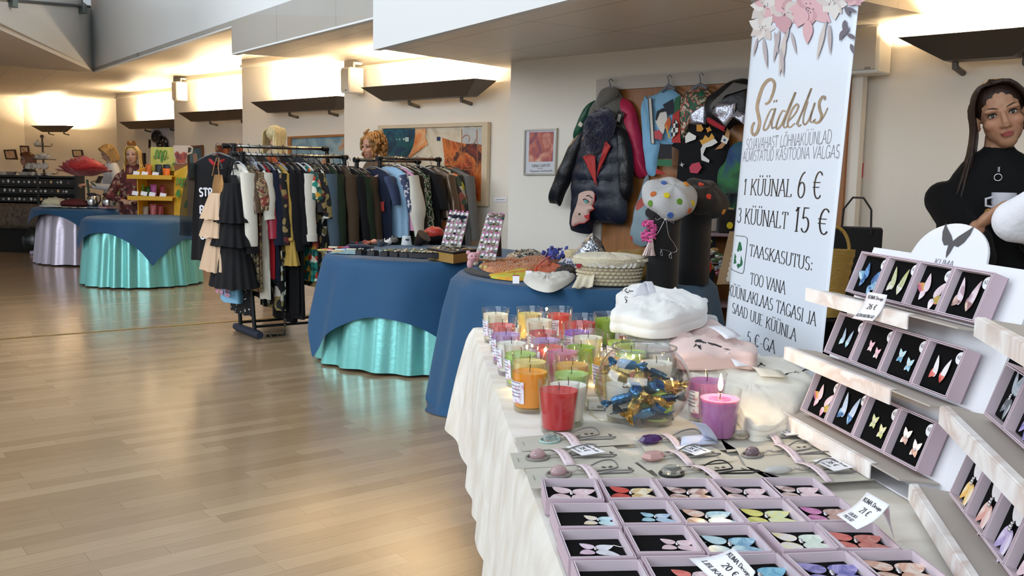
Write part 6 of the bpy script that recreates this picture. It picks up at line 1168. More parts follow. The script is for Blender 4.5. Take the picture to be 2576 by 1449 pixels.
for cx_,cy_,r,w_ in ((396,344,10,.10),(410,360,12,.09),(416,375,9,.08)):
    mb.tube([onwall('B',cx_+r*cos(2*pi*i/24),cy_+r*sin(2*pi*i/24),.053) for i in range(24)],w_*.5,6,closed=True,flat=.1); [mb.tube([onwall('B',cx_,cy_,.053),onwall('B',cx_+r*cos(a),cy_+r*sin(a),.053)],.02,4) for a in (0,1.05,2.1,3.14,4.2,5.2)]
mb.build('wheels',ink,t)
picture('B',[(377,351),(390,350),(390,372),(377,373)],mat('canvas_brown','#4a3626',.5),df,'tiny dark picture left of the cog wheel poster',.03)
picture('B',[(352,386),(366,385),(367,420),(353,420)],mat('canvas_brown','#4a3626'),df,'narrow dark picture behind the shoulder of the crowned woman',.03)
def lw(px,py,off=0.): return PL(px,py,wa[1]+V((0,-.05-off,0)),(0,-1,0))
for quad,c,lb in (([(10,377),(40,376),(46,402),(16,401)],'#7a5a5a','landscape picture in dark frame at the far left, tilted on the wall'),([(51,366),(73,367),(77,393),(54,395)],'#3f4a5c','blue grey picture above the vendor with glasses'),([(182,377),(208,377),(211,395),(185,395)],'#b09a6a','small dark framed picture above the red paper rose'),([(243,356),(263,356),(266,398),(246,400)],'#5a8a94','tall dark framed blue picture behind the woman in white'),([(287,382),(294,382),(297,396),(290,396)],'#2a2a2e','very small dark picture right of the woman in white')):
    q = [lw(x,y,.0) for x,y in quad]; c3 = sum(q,V())/4; t = thing('painting',c3,lb,'painting','small framed pictures'); MB().prism(q,(0,-.03,0)).build('frame',df,t,smooth=0); ins = [p+(c3-p)*.28+V((0,-.034,0)) for p in q]; MB().prism(ins,(0,-.002,0)).build('canvas',pmat('canvas_'+c.strip('#'),[c,'#c2a890' if c != '#2a2a2e' else c,c],3,'noise',.5,hard=False),t,smooth=0)
# fire alarm and switch on the cream wall
t = wall_thing('fire_alarm',2143,427,'red fire alarm button box on the cream wall right of the banner','fire alarm',k='F',off=.02); rot = frame(UW,-NW,(0,0,1)); p = onwall('F',2143,428,.022); MB().box(p,(.125,.045,.088),rot).build('case',mat('alarm_red','#b3201c',.4),t,bev=.004); MB().box(p+NW*.024+V((0,0,.002)),(.09,.004,.05),rot).build('button_plate',mat('alarm_black','#2a2626',.5),t)
mb = MB(); [mb.box(p+NW*.027+V((0,0,z)),(.05 if i else .035,.001,.004),rot) for i,z in enumerate((.018,.008,-.004,-.014))]; mb.build('small_print',white_card,t); MB().box(p+NW*.0235+V((0,0,.036)),(.035,.002,.006),rot).build('top_mark',white_card,t)
t = wall_thing('light_switch',2362,536,'cream light switch on the wall left of the dark-haired woman','light switch',k='F',off=.01); p = onwall('F',2364,535,.008); MB().box(p,(.085,.014,.085),rot).build('plate',mat('switch_cream','#e6cdb8',.5),t,bev=.004); MB().box(p+NW*.008,(.05,.008,.05),rot).build('rocker',mat('switch_cream'  ,'#e6cdb8'),t,bev=.003)
# ---------------------------------------------------------------- jewellery table goods
felt = lambda n,c: mat('felt_'+n,c,.95,sheen=.12,bump=.5,bs=160)
def at(x,y,z=WT+.006): return Z(x,y,z)
gold_card = mat('gold_card','#b08a4a',.4,.3); board_y = mat('pine_board','#c9a867',.55,var=.08,vs=9); linen_y = mat('grey_canvas_board','#b7b2a8',.8)
g3 = 'black ring boxes along the table edge'
BXs = [(916,640,24),(940,643,24),(964,646,22),(986,648,22),(1006,651,22),(1028,654,24),(1052,656,24),(1078,658,26),(1104,660,26)]
OW = ['first','second','third','fourth','fifth','sixth','seventh','eighth','ninth']
for i,(x,y,w_) in enumerate(BXs):
    p = at(x,y,WT+.024); a = atan2(p.y-TC_[1],p.x-TC_[0])+pi/2; rot = Matrix.Rotation(a,3,'Z'); p.z = WT+.022; c = V((TC_[0],TC_[1],0)); d = V((p.x,p.y,0))-c; p = c+d.normalized()*(RC-.045)+V((0,0,WT+.024))
    t = thing('ring_box',p,f'small black ring box on the jewellery table edge, {OW[i]} from the left','ring box',g3,rot=rot); s = .058
    MB().box((0,0,.016),(s,s,.032)).build('tray',mat('black_card','#1a1b20',.45),t,local=True,bev=.002); MB().box((0,0,.033),(s-.008,s-.008,.004)).build('velvet_pad',foam_m,t,local=True)
    mb = MB(); [mb.ell((rnd(-.016,.016),rnd(-.016,.016),.038),rnd(.004,.007),8,6) for _ in range(4)]; mb.build('beads',mat('pearl_beads','#cfc6b4',.25,.2),t,local=True)
p = at(1140,650); gb = thing('gold_box',p,'gold cardboard box under the black trays on the jewellery table','box'); q = [Z(1076,652,WT+.005),Z(1140,664,WT+.005),Z(1203,655,WT+.005)]; q.append(q[0]+q[2]-q[1]); MB().prism(q,(0,0,.062)).build('box_body',gold_card,gb,smooth=0,bev=.003)
c4 = sum(q,V())/4; tr_ = thing('black_tray',c4+V((0,0,.066)),'black tray of small earrings on the gold box','tray'); MB().prism([lerp(c4,x,1.05)+V((0,0,.066)) for x in q],(0,0,.012)).build('tray',mat('black_card','#1a1b20'),tr_,smooth=0,bev=.003)
random.seed(8); ear = [mat('earring_'+n,c,.3,.3) for n,c in (('rose','#c9a08a'),('gold','#b9985a'),('bone','#d9d0bc'),('grey','#8a8886'))]
def scatter(label,cat,pts,rad,mats,n,z,name='earring',grp=None):
    """n little pieces spread over a corner polygon; each its own object"""
    a,b,c,d = pts
    for i in range(n):
        u,v_ = rnd(.04,.96),rnd(.06,.94); q = lerp(lerp(a,b,u),lerp(d,c,u),v_); q.z = z; r = rad*rnd(.7,1.3); mb = MB(); k = i % 3
        if k == 0: mb.tube([q+V((r*cos(2*pi*j/12),r*sin(2*pi*j/12),.002+.4*r*(.5+.5*cos(2*pi*j/12)))) for j in range(12)],r*.28,6,closed=True)
        elif k == 1: mb.ell(q+V((0,0,r*.4)),(r,r*.8,r*.5),10,7); mb.ell(q+V((r*1.2,0,r*.3)),r*.4,8,6)
        else: mb.lathe([(0,0),(r,.1*r),(r*.8,r*.5),(0,r*.8)],q,5)
        tag(mb.build(name,mats[i % len(mats)],smooth=40),label,cat,grp)
scatter('tiny earring among many in the black tray on the gold box','earring',[lerp(c4,x,.92) for x in q],.009,ear,34,WT+.005+.062+.017,grp='earrings in the black tray')
q2 = [at(960,628),at(1090,628),at(1080,642),at(985,640)]; tag(MB().prism([p.copy() for p in q2],(0,0,.006)).build('felt_mat',felt('leaf','#4a5a3a'),smooth=0),'dark green mat under pale hair clips on the jewellery table','mat')
scatter('small pale clip among many on the green mat','hair clip',[lerp(sum(q2,V())/4,x,.9) for x in q2],.011,ear,22,WT+.014,'hair_clip','pale clips on the green mat')
q3 = [at(830,637),at(905,640),at(1075,650),at(1080,643),at(960,632),at(870,627)]; tag(MB().prism([p.copy() for p in q3],(0,0,.005)).build('blue_cloth',pmat('sea_cloth',['#7fa9b4','#9cc0c6','#6a94a6','#b9d0d0'],9,'noise',.6,hard=False)),'pale sea blue cloth beneath the hair clips, behind the black boxes','cloth')
random.seed(9)
for i,(x,y,c) in enumerate(((812,629,'#c9b45a'),(824,627,'#b8433a'),(836,630,'#d9a9a0'),(848,632,'#d9c08a'),(838,622,'#e6d0b0'),(852,622,'#c9503a'),(866,622,'#cf6a9a'),(872,626,'#3a5aa0'),(884,627,'#d9ccb0'),(856,628,'#e0dcd0'))):
    p = at(x,y,WT+.016); a = rnd(-.3,.3); nm = ('olive','brick red','salmon','straw','cream','tomato','pink','cobalt blue','sand','white')[i]; t = thing('hair_slide',p,f'{nm} hair slide lying at the left end of the jewellery table','hair slide','hair slides at the left table end',rz=a); MB().box((0,0,0),(.075,.016,.012)).build('slide',mat('slide_'+c.strip('#'),c,.4),t,local=True,bev=.004); MB().tube([(-.03,0,-.008),(.03,0,-.008)],.002,5).build('clasp',silver,t,local=True)
def bow(p,s,rz,m,label,knot=None,group=None,tail=None):
    t = thing('hair_bow',p,label,'bow',group,rz=rz)
    for sg in (-1,1): MB().grid(lambda u,v_: V((sg*s*(.1+.9*v_),s*.42*(.25+.75*sin(pi*min(1,v_*.62)))*cos(2*pi*u)*1.0,s*.5*(.2+.8*v_)*sin(2*pi*u)*.8+s*.4)),18,8,cu=True).build('loop',m,t,local=True,smooth=80,clean=False)
    MB().ell((0,0,s*.4),(s*.16,s*.22,s*.24),12,8).build('knot',knot or m,t,local=True); return t
peach = mat('peach_satin','#d9907a',.4,sheen=.3); bow(at(930,618),.062,1.1,peach,'peach satin bow standing on the jewellery table',felt('orange','#c95a22')); bow(at(898,618),.05,.2,felt('navy','#1b2236'),'navy bow with red lining left of the peach bow',K('scarlet','#a82c34')); bow(at(958,612),.042,.7,felt('gold','#b98a2e'),'mustard and black bow behind the peach one')
tag(MB().ell(at(905,624)+V((0,0,.012)),(.11,.05,.02),20,8,fn=lambda q: q*(1+.2*nz(q.x*20,q.y*30))).build('head_scarf',felt('navy','#1b2236'),smooth=80),'crumpled navy head scarf under the bows','scarf')
for i,(x,y,c,lb) in enumerate(((975,616,['#e0ddd6','#15151a','#e0ddd6'],'white felt ornament with black spots'),(992,611,['#6a6662','#7a7672','#5a5652'],'grey felt mouse-like ornament'),(958,620,['#3a3d46','#4a4d56','#30333c'],'slate grey felt pebble'))):
    p = at(x,y); t = thing('felt_ornament',p,lb+' on the jewellery table','ornament'); MB().ell(p+V((0,0,.022)),(.034,.026,.024),14,9).build('body',pmat('felt_mix_'+str(i),c,60,'voronoi',.95),t); [MB().ell(p+V((sx*.018,.0,.046)),(.009,.005,.012),8,6).build('ear',pmat('felt_mix_'+str(i),c),t) for sx in (-1,1)]
p = at(1022,619); t = thing('paper_mask',p,'white painted mask leaning beside the brown cone','mask'); MB().grid(lambda u,v_: p+V(((u-.5)*.085*(1-.25*v_),.03*cos((u-.5)*2.4)*-1+.03,.004+.075*v_)),12,10).build('face',mat('mask_white','#cdd0cf',.5),t,smooth=80,solid=.002); mb = MB(); mb.ell(p+V((.008,-.004,.05)),(.016,.003,.007),10,6); mb.build('painted_eye',ink,t)
p = at(1048,616); t = thing('cone_hat',p,'dark brown leather cone with beige lining lying on the jewellery table','hat',rot=Matrix.Rotation(-.5,3,'Z') @ Matrix.Rotation(.75,3,'Y')); MB().lathe([(.004,-.10),(.03,-.05),(.062,.045),(.058,.046)],(0,0,.06),24).build('cone',mat('brown_leather','#2e2019',.45),t,local=True); MB().lathe([(.0,.03),(.056,.0445),(.057,.0455)],(0,0,.06),24).build('lining',felt('beige','#8f7c62'),t,local=True)
p = at(1092,612); t = thing('satin_bonnet',p,'crumpled red satin bonnet with gold band and black velvet, beside the pin board','bonnet'); MB().ell(p+V((.0,0,.085)),(.085,.05,.05),26,16,fn=lambda q: q*(1+.22*nz(q.x*45,q.y*45,q.z*45))).build('satin_crown',mat('red_satin_b','#b3301f',.3,sheen=.3),t,smooth=80); MB().ell(p+V((.02,-.01,.035)),(.09,.05,.035),20,10).build('velvet_brim',foam_m,t); MB().box(p+V((-.072,-.03,.075)),(.02,.04,.05),Matrix.Rotation(.5,3,'Y')).build('gold_band',mat('gold_band','#b3924a',.3,.8),t,bev=.004)
# boards with hair clips, leaning back
pinkc = mat('clip_card_pink','#c87aa8',.6); clipm = [mat('clip_'+n,c,.35,.3) for n,c in (('silver','#a9a8a8'),('black','#1b1b22'),('olive','#6a6244'),('teal','#2f5a58'),('rose','#c98a94'),('pearl','#d9d4ca'))]
def clip_board(tl,tr,br,bl,d0,d1,label,rows,topm,thick):
    A,B = D(*tl,d1),D(*tr,d1); C_,D_ = D(*br,d0),D(*bl,d0); t = thing('clip_board',(C_+D_)/2,label,'display board','boards of hair clips'); n = (B-A).cross(D_-A).normalized(); n = n if n.y < 0 else -n
    MB().prism([A,B,C_,D_],-n*.003).build('canvas',linen_y,t,smooth=0); ex = (B-A).normalized(); mb = MB(); mb.prism([p-n*.004 for p in (A,B,C_,D_)],-n*thick); mb.build('wooden_back',board_y,t,smooth=0,bev=.002)
    f = (A+B)/2-n*(thick+.004)-V((0,0,.03)); MB().prism([f-ex*.03,f+ex*.03,V((f.x,f.y+.10,C_.z))+ex*.04,V((f.x,f.y+.10,C_.z))-ex*.04],(0,.004,0)).build('easel_leg',mat('black_card','#1a1b20'),t,smooth=0)
    Sx = lambda u,v_,h: lerp(lerp(D_,C_,u),lerp(A,B,u),v_)+n*h; up = (A-D_).normalized()
    for r in range(rows):
        for c in range(5):
            u,v_ = .1+.2*c+rnd(-.03,.03),1-(r+.55)/rows+rnd(-.02,.02); q = Sx(u,v_,.003+.002*rnd(0,1)); a = rnd(-.25,.15); e1 = ex*cos(a)+up*sin(a); e2 = up*cos(a)-ex*sin(a); w_,h_ = .0135,.034
            cc = MB(); cc.prism([q-e1*w_*.5,q+e1*w_*.5,q+e1*w_*.5+e2*h_*.55,q-e1*w_*.5+e2*h_*.55],n*.001,0); cc.prism([q-e1*w_*.5+e2*h_*.55,q+e1*w_*.5+e2*h_*.55,q+e1*w_*.5+e2*h_,q-e1*w_*.5+e2*h_],n*.001,1)
            o = cc.build('clip_card',[white_card,pinkc],t,smooth=0)
            if rnd(0,1) < .75:
                m2 = MB(); k = q-e2*rnd(.006,.012)+n*.006; m2.ell(k,(.011,.006,.007),8,6) if rnd(0,1) < .6 else m2.tube([k+e1*.012*cos(2*pi*j/10)+e2*.008*sin(2*pi*j/10) for j in range(10)],.0026,5,closed=True); m2.build('hair_clip',random.choice(clipm),o)
    k = Sx(.55,.86 if topm else .97,.012); b2 = MB()
    for sg in (-1,1): b2.ell(k+ex*sg*.028-up*.006,(.026,.008,.013),12,8)
    b2.ell(k,(.009,.010,.010),10,6)
    if topm: b2.tube([k,k+ex*.02-up*.025,k+ex*.036-up*.042],[.006,.009,.010],8,flat=.4)
    b2.build('big_bow' if topm else 'metal_clamp',felt('dark_blue_bow','#161d30') if topm else mat('clamp_rose','#8f8078',.4,.5),t)
random.seed(31)
clip_board((1131,531),(1180,535),(1159,622),(1109,619),6.36,6.48,'hair clip board with a dark blue bow, standing on the gold box',6,True,.022); clip_board((1226,537),(1270,540),(1246,655),(1194,650),5.95,6.10,'hair clip board with a metal clamp on top, standing behind the pink bear',7,False,.026)
# ---------------------------------------------------------------- felt and crochet table
p = at(1190,676); t = thing('toy_bear',p,'little pink felt bear head and body at the left edge of the basket table','toy'); pf = felt('pinkbear','#d9a6ac'); mb = MB(); mb.ell(p+V((0,0,.07)),(.036,.03,.032),16,10); mb.ell(p+V((-.018,-.002,.028)),(.02,.02,.032),12,8); mb.build('body',pf,t); [MB().ell(p+V((sx*.03,.004,.098)),(.015,.009,.013),10,6).build('ear',pf,t) for sx in (-1,1)]; MB().ell(p+V((.006,-.03,.066)),(.012,.01,.009),10,6).build('muzzle',felt('muzzle','#c98a94'),t); mb = MB(); [mb.ell(p+V((x,-.028,.08)),.004,6,5) for x in (-.008,.016)]; mb.build('eyes',ink,t)
for i,(x,y,r,c,lb) in enumerate(((1196,669,.019,'#d0c8b0','large grey cream felt ball beside the pink bear'),(1211,677,.014,'#cdb878','straw yellow felt ball, left of a pair'),(1222,679,.014,'#d3c07e','straw yellow felt ball touching a red one'),(1222,667,.018,'#d9d0b4','cream felt ball behind the yellow pair'),(1230,677,.012,'#a81f24','red felt ball at the front of four'),(1240,679,.012,'#a01a20','red felt ball next to a white tag'),(1236,667,.014,'#b0262a','red felt ball at the back left of four'),(1248,670,.014,'#a01c22','red felt ball at the back right of four'))):
    q = at(x,y); q.z = WT+.006+r; tag(MB().ell(q,r,16,10).build('felt_ball',felt('ball_'+c.strip('#'),c)),lb,'felt ball','felt balls by the pink bear')
def pile(name,pxs,h,m,label,cat,wr=.012,z0=WT+.006,seed=0.,parent=None):
    pts = [Z(x,y,z0+h*.5) for x,y in pxs]; out = cr_closed([(p.x,p.y) for p in pts],5); n = len(out); cx = sum(a for a,b in out)/n; cy = sum(b for a,b in out)/n; mb = MB(); rows = []
    for k in range(11):
        t = k/10; e = h*(max(0,1-t**4))**.5; rows.append([V((lerp(cx,x,t),lerp(cy,y,t),max(z0,z0+e+wr*nz(x*26+seed,y*26*t,seed+t*3)*(1-t**3)+wr*.6*nz(x*60,y*60,seed)*(1-t**3)))) for x,y in out])
    rows.append([V((p.x,p.y,z0)) for p in rows[-1]]); vs = [p for r in rows for p in r]; mb.add(vs,[(j*n+i,j*n+(i+1) % n,(j+1)*n+(i+1) % n,(j+1)*n+i) for j in range(len(rows)-1) for i in range(n)]); mb.poly(rows[-1])
    return tag(mb.build(name,m,smooth=70),label,cat)
pile('black_mat',[(1172,672),(1240,690),(1270,690),(1258,700),(1180,686)],.010,felt('blackmat','#16181e'),'flat black felt mat under the bear and balls','mat',.002)
pile('scarf_tray',[(1205,662),(1250,650),(1400,640),(1402,655),(1340,676),(1270,680),(1225,678)],.028,pmat('ribbon_pile',['#c9521e','#d98a2a','#b3261e','#e0a048','#2a1c1a','#cf9a8a','#8a2a1a','#d9c7a8'],26,'stripe',.5,rot=(0,0,.5),stretch=(1,.4,1),dist=9.),'tray heaped with orange, red and yellow ribbons','ribbons',.02,seed=3.)
pile('felt_coaster',[(1225,659),(1245,655),(1262,661),(1240,666)],.022,felt('brownpink','#a97868'),'pinkish brown felt coaster left of the ribbons','coaster',.003,WT+.014)
pile('bracelet_heap',[(1272,642),(1320,632),(1362,634),(1350,645),(1290,650)],.040,pmat('bead_heap',['#e0dcd0','#16181a','#1d4a36','#d9d4c4','#a98a6a','#2a2a2e'],60,'voronoi',.35),'heap of white, black and green bracelets at the back of the basket table','bracelets',.03,seed=5.)
pile('yellow_felt',[(1226,690),(1270,684),(1324,672),(1346,684),(1320,700),(1290,702),(1240,696)],.020,pmat('lemon_felt',['#b9b83a','#c6c04a','#d9a92e','#cc7a4a'],5,'noise',.95,dist=1.,hard=False),'lemon yellow folded felt with orange edge on the basket table','felt',.006)
pile('orange_felt',[(1340,684),(1378,652),(1386,662),(1420,672),(1412,682),(1370,690)],.034,felt('orange','#c9661c'),'orange scalloped felt piece, middle of the basket table','felt',.012,seed=6.)
t = pile('white_mittens',[(1316,692),(1330,684),(1400,688),(1444,682),(1440,700),(1392,726),(1350,722),(1322,706)],.034,mat('white_wool','#ded9cc',.95,sheen=.4,bump=.6,bs=140),'white knitted mittens with lace edge at the front of the basket table','mittens',.014,seed=7.)
for x,y in ((1298,704),(1330,690)): q = at(x,y,WT+.03); tt2 = thing('price_tag',q,'small white and red swing tag ' + ('hanging over the table edge' if y > 700 else 'on the white mittens'),'price tag','white and red tags'); MB().box(q,(.035,.003,.045),Matrix.Rotation(-.6,3,'X')).build('tag_card',white_card,tt2); MB().box(q+V((0,.012,.016)),(.035,.004,.018),Matrix.Rotation(-.6,3,'X')).build('red_band',mat('tag_red','#a01f2e',.6),tt2)
pile('furry_mittens',[(1392,684),(1410,672),(1440,668),(1448,682),(1430,692)],.035,pmat('tabby_fur',['#1a1a18','#3a3630','#16161a','#6a655a'],40,'noise',.95,dist=1.),'dark mottled furry mittens left of the crochet basket','mittens',.015,seed=8.)
t = thing('fabric_flower',at(1398,650),'royal blue fabric blossoms piled behind the orange felt','fabric flower'); random.seed(14); bm_ = mat('royal_silk','#1f2f94',.45,sheen=.4); mb = MB()
for i in range(46):
    c = at(rnd(1368,1428),rnd(640,664))+V((0,0,rnd(.01,.055))); a = rnd(0,6.3); d = V((cos(a),sin(a),rnd(.2,.9))).normalized(); s = d.orthogonal().normalized(); mb.grid(lambda u,v_: c+d*(.03*v_)+s*((u-.5)*.036*sin(pi*min(1,v_*.8+.1)))+V((0,0,.008*sin(u*9+i)*v_)),6,4)
mb.build('petals',bm_,t,smooth=80,clean=False,solid=.001)
tag(MB().tube([at(1345,690,WT+.02),at(1350,672,WT+.05),at(1370,652,WT+.07),at(1384,644,WT+.06),at(1378,652,WT+.05)],.007,8,flat=.4).build('red_ribbon',mat('red_ribbon','#c23a2a',.4),smooth=180),'bright red ribbon looping over the tray edge','ribbon')
p = at(1440,676); t = thing('mug',p,'white mug with dark blue leaves and a cork-coloured knit lid, beside the basket','mug'); MB().lathe([(0,0),(.036,0),(.042,.01),(.044,.075),(.041,.075),(.038,.012),(0,.01)],p,28).build('body',mat('porcelain','#c9cbd4',.3),t); MB().lathe([(.0,.07),(.046,.07),(.05,.085),(.05,.11),(.042,.118),(0,.116)],p,28).build('knit_lid',mat('knit_cream','#cfbf98',.95,bump=.9,bs=90),t)
mb = MB(); [mb.ell(p+V((.043*cos(a),.043*sin(a),z)),(.010,.004,.004),8,5,rot=Matrix.Rotation(a+1.57,3,'Z') @ Matrix.Rotation(.6*s,3,'Y')) for a in (-2.4,-2.0,-1.6,-1.2) for z,s in ((.03,1),(.045,-1))]; mb.build('leaf_pattern',mat('leaf_blue','#1c2a5a',.4),t)
# crochet basket with lace cloths
bc2 = V((.52,5.10,WT+.006)); t = thing('crochet_basket',bc2,'cream crocheted oval basket full of lace cloths','basket'); yarn = mat('cream_yarn','#cbbd9e',.9,sheen=.3,bump=.3,bs=200)
RX_,RY_,BH_ = .172,.135,.135
def knot(u,v_):
    a = 2*pi*u; row = v_*7; f = row % 1; col = (u*38+.5*(int(row) % 2)) % 1; b = (abs(sin(pi*f))**.6)*(.25+.75*abs(sin(pi*col))**.7); r = 1-.10*(1-v_)*(1-v_)+.12*b-.04; return bc2+V((RX_*r*cos(a),RY_*r*sin(a),.002+BH_*v_))
MB().grid(knot,342,78,cu=True).build('crochet_wall',yarn,t,smooth=80,clean=False); MB().lathe([(0,.003),(.9,.003)],bc2,40,sx=RX_,sy=RY_).build('bottom',yarn,t)
lace = mat('cream_lace','#ddd3b8',.9,bump=.8,bs=120,sheen=.2)
ov = [(1.12*RX_*cos(2*pi*k/60),1.12*RY_*sin(2*pi*k/60)) for k in range(60)]
tl_ = thing('lace_cloth',bc2+V((0,0,BH_)),'stack of cream linen cloths with scalloped lace lying over the basket','cloth'); mb = MB(); rows = []
for k in range(9): s = k/8; rows.append([bc2+V((x*s,y*s,BH_+.034-.016*s**4+.006*nz(x*30,y*30,s*2)*s+.006*nz(x*14,y*14))) for x,y in ov])
for dz,r in ((-.004,1.03),(-.012,.99),(-.014,1.06),(-.026,1.03),(-.034,1.0)): rows.append([bc2+V((x*r,y*r,BH_+.014+dz+.004*nz(x*20,y*20,dz*50)-(.012*abs(sin(k2*pi/3)) if dz < -.02 and y < 0 else 0))) for k2,(x,y) in enumerate(ov)])
vs = [p for r in rows for p in r]; mb.add(vs,[(j*60+i,j*60+(i+1) % 60,(j+1)*60+(i+1) % 60,(j+1)*60+i) for j in range(len(rows)-1) for i in range(60)]); mb.build('linen_stack',lace,tl_,smooth=80)
mb = MB()
for k in range(9):
    a = -pi/2-.62+.155*k; c = bc2+V((RX_*1.13*cos(a),RY_*1.13*sin(a),BH_-.008)); mb.add([c]+[c+V((.020*cos(b)*abs(sin(a)),.020*cos(b)*-cos(a)*.3,-.026*sin(b))) for b in [pi*q/8 for q in range(9)]],[(0,i+1,i+2) for i in range(8)])
mb.build('scallop_lace',mat('white_lace','#e2dfd6',.9),tl_,smooth=0,clean=False,solid=.002)
random.seed(4); mb = MB()
for k in range(70): a = rnd(-.9,.9); c = bc2+V((RX_*1.14*cos(a),RY_*1.14*sin(a),BH_+.008)); mb.tube([c,c+V((.02*cos(a),.02*sin(a)-.004,rnd(-.012,.006)))],.0012,4)
mb.build('fringe',lace,tl_)
nq = [Z(1472,662,WT+.10),Z(1500,668,WT+.11),Z(1490,722,WT+.012),Z(1438,724,WT+.012)]; tg2 = thing('lace_napkin',nq[3],'cream lace napkin with red tag hanging down the left side of the basket','napkin'); MB().grid(lambda u,v_: lerp(lerp(nq[0],nq[1],u),lerp(nq[3],nq[2],u),v_)+V((0,-.012*sin(u*7)*v_-.012,.004*sin(u*14))),16,12).build('napkin_cloth',lace,tg2,smooth=80,solid=.003); q = Z(1455,668,WT+.11)+V((0,-.03,0)); MB().prism([q+V((a,0,b)) for a,b in ((-.014,.012),(.014,.012),(.012,-.008),(0,-.014),(-.012,-.008))],(0,-.003,0)).build('red_tag',mat('tag_red','#a01f2e'),tg2,smooth=0)
fp_ = [D(1440,648,5.35),D(1466,610,5.38),D(1491,587,5.4),D(1512,606,5.4),D(1530,644,5.38),D(1500,650,5.34)]; c = sum(fp_,V())/6; mb = MB(); rows = []
for k in range(10): s = 1-k/9; rows.append([lerp(c,lerp(fp_[i % 6],fp_[(i+1) % 6],j/8),s)+V((0,-.05*(1-s**3)+.018*nz(i*3+j,s*6,2.),.01*nz(j,i,s*5))) for i in range(6) for j in range(8)])
m = 48; vs = [p for r in rows for p in r]; mb.add(vs,[(j*m+i,j*m+(i+1) % m,(j+1)*m+(i+1) % m,(j+1)*m+i) for j in range(9) for i in range(m)]); mb.add([p+V((0,.05,0)) for p in rows[0]]+rows[0],[(i,(i+1) % m,m+(i+1) % m,m+i) for i in range(m)]+[tuple(range(m))])
tag(mb.build('foil_bag',mat('silver_foil','#c6ccd6',.12,.95,bump=.6,bs=35),smooth=25),'crumpled silver foil bag standing behind the crochet basket','bag')
tag(MB().ell(D(1560,642,5.4),(.075,.04,.016),16,8,fn=lambda q: q*(1+.3*nz(q.x*40,q.y*40,q.z*60))).build('foil_bag',mat('silver_foil','#c6ccd6'),smooth=25),'flat crumpled foil bag lying on the right of the standing one','bag')
# ---------------------------------------------------------------- velvet columns with berets
velvet = mat('column_velvet','#0b0a0a',.9,sheen=.12,bump=.15,bs=300); cA,cB = V((.80,5.06,0)),V((1.00,5.25,0))
def column(c,r,h,label): t = thing('velvet_column',c+V((0,0,WT+.004)),label,'display column','black velvet columns'); MB().lathe([(0,.004),(r-.004,.004),(r,.010),(r,h-.01),(r-.01,h),(0,h)],c+V((0,0,WT)),44).build('column',velvet,t); return t
column(cA,.085,.46,'black velvet column carrying the grey spotted beret'); column(cB,.088,.46,'black velvet column at the right, carrying the black beret')
def beret(c,rx,rz,rot,m,dots,label,fold=.06,seed=0.):
    t = thing('beret',c,label,'beret',rot=rot)
    def shp(q):
        a = atan2(q.y,q.x); k = sqrt(q.x*q.x+q.y*q.y)/rx; return V((q.x*(1+fold*sin(3*a+seed)*k),q.y*(1+fold*sin(3*a+seed)*k),q.z*(1+.25*nz(q.x*8+seed,q.y*8))+.012*k*sin(5*a+seed)-(.35*rz*(1-k)**2 if q.z < 0 else 0)*0))
    MB().ell((0,0,0),(rx,rx*.95,rz),48,26,fn=shp).build('felt_body',m,t,local=True,smooth=180); MB().tube([(0,.0,rz*.95),(.002,0,rz+.012),(.008,0,rz+.022)],.003,6).build('stalk',m,t,local=True)
    MB().lathe([(.086,-rz*.75),(.09,-rz*.9),(.088,-rz*1.15),(.082,-rz*1.1)],(0,0,0),40).build('band',m,t,local=True)
    for nm,cc,az,el in dots:
        d = V((cos(az)*cos(el),sin(az)*cos(el),sin(el))); q = shp(V((rx*d.x,rx*.95*d.y,rz*d.z))); n = V((d.x/rx,d.y/rx,d.z/rz)).normalized(); e1 = n.orthogonal().normalized(); e2 = n.cross(e1); mb = MB(); mb.prism([q+e1*(.0165*cos(2*pi*i/20))+e2*(.0165*sin(2*pi*i/20))-n*.006 for i in range(20)],n*.010); mb.build('felt_dot',felt('dot_'+nm,cc),t,local=True,bev=.002)
    return t
gfelt = felt('greywhite','#b7b6b6'); R_ = math.radians
beret(cA+V((.02,-.02,WT+.475)),.148,.085,Matrix.Rotation(R_(38),3,'X') @ Matrix.Rotation(R_(8),3,'Y'),gfelt,[('rust','#b9602a',R_(-160),R_(40)),('yellow','#d6bf24',R_(-120),R_(55)),('green','#5f8a24',R_(-75),R_(48)),('yellow','#d6bf24',R_(-30),R_(28)),('green','#5f8a24',R_(-145),R_(8)),('blue','#3f62a8',R_(-95),R_(10)),('rust','#b9602a',R_(-52),R_(6)),('amber','#d98a24',R_(20),R_(62)),('blue','#3f62a8',R_(150),R_(68))],'light grey felt beret with coloured dots on the front velvet column')
beret(cB+V((.035,-.02,WT+.475)),.135,.085,Matrix.Rotation(R_(35),3,'X') @ Matrix.Rotation(R_(22),3,'Y'),felt('black','#14120f'),[('scarlet','#c93a1a',R_(-100),R_(55)),('amber','#d98a24',R_(-35),R_(10)),('scarlet','#c93a1a',R_(160),R_(66))],'black felt beret with orange dots on the right velvet column',.1,2.)
ob = V((.665,5.42,WT+.075)); beret(ob,.135,.05,Matrix.Rotation(R_(42),3,'X') @ Matrix.Rotation(R_(-14),3,'Y'),felt('ochre','#8a6a2a'),[],'ochre beret with green spiral leaning behind the basket',.03,4.)
tag(MB().ell(V((.66,5.5,WT+.045)),(.10,.08,.038),20,10).build('dark_cap',felt('darkcap','#17120f')),'dark cap under the ochre beret','cap')
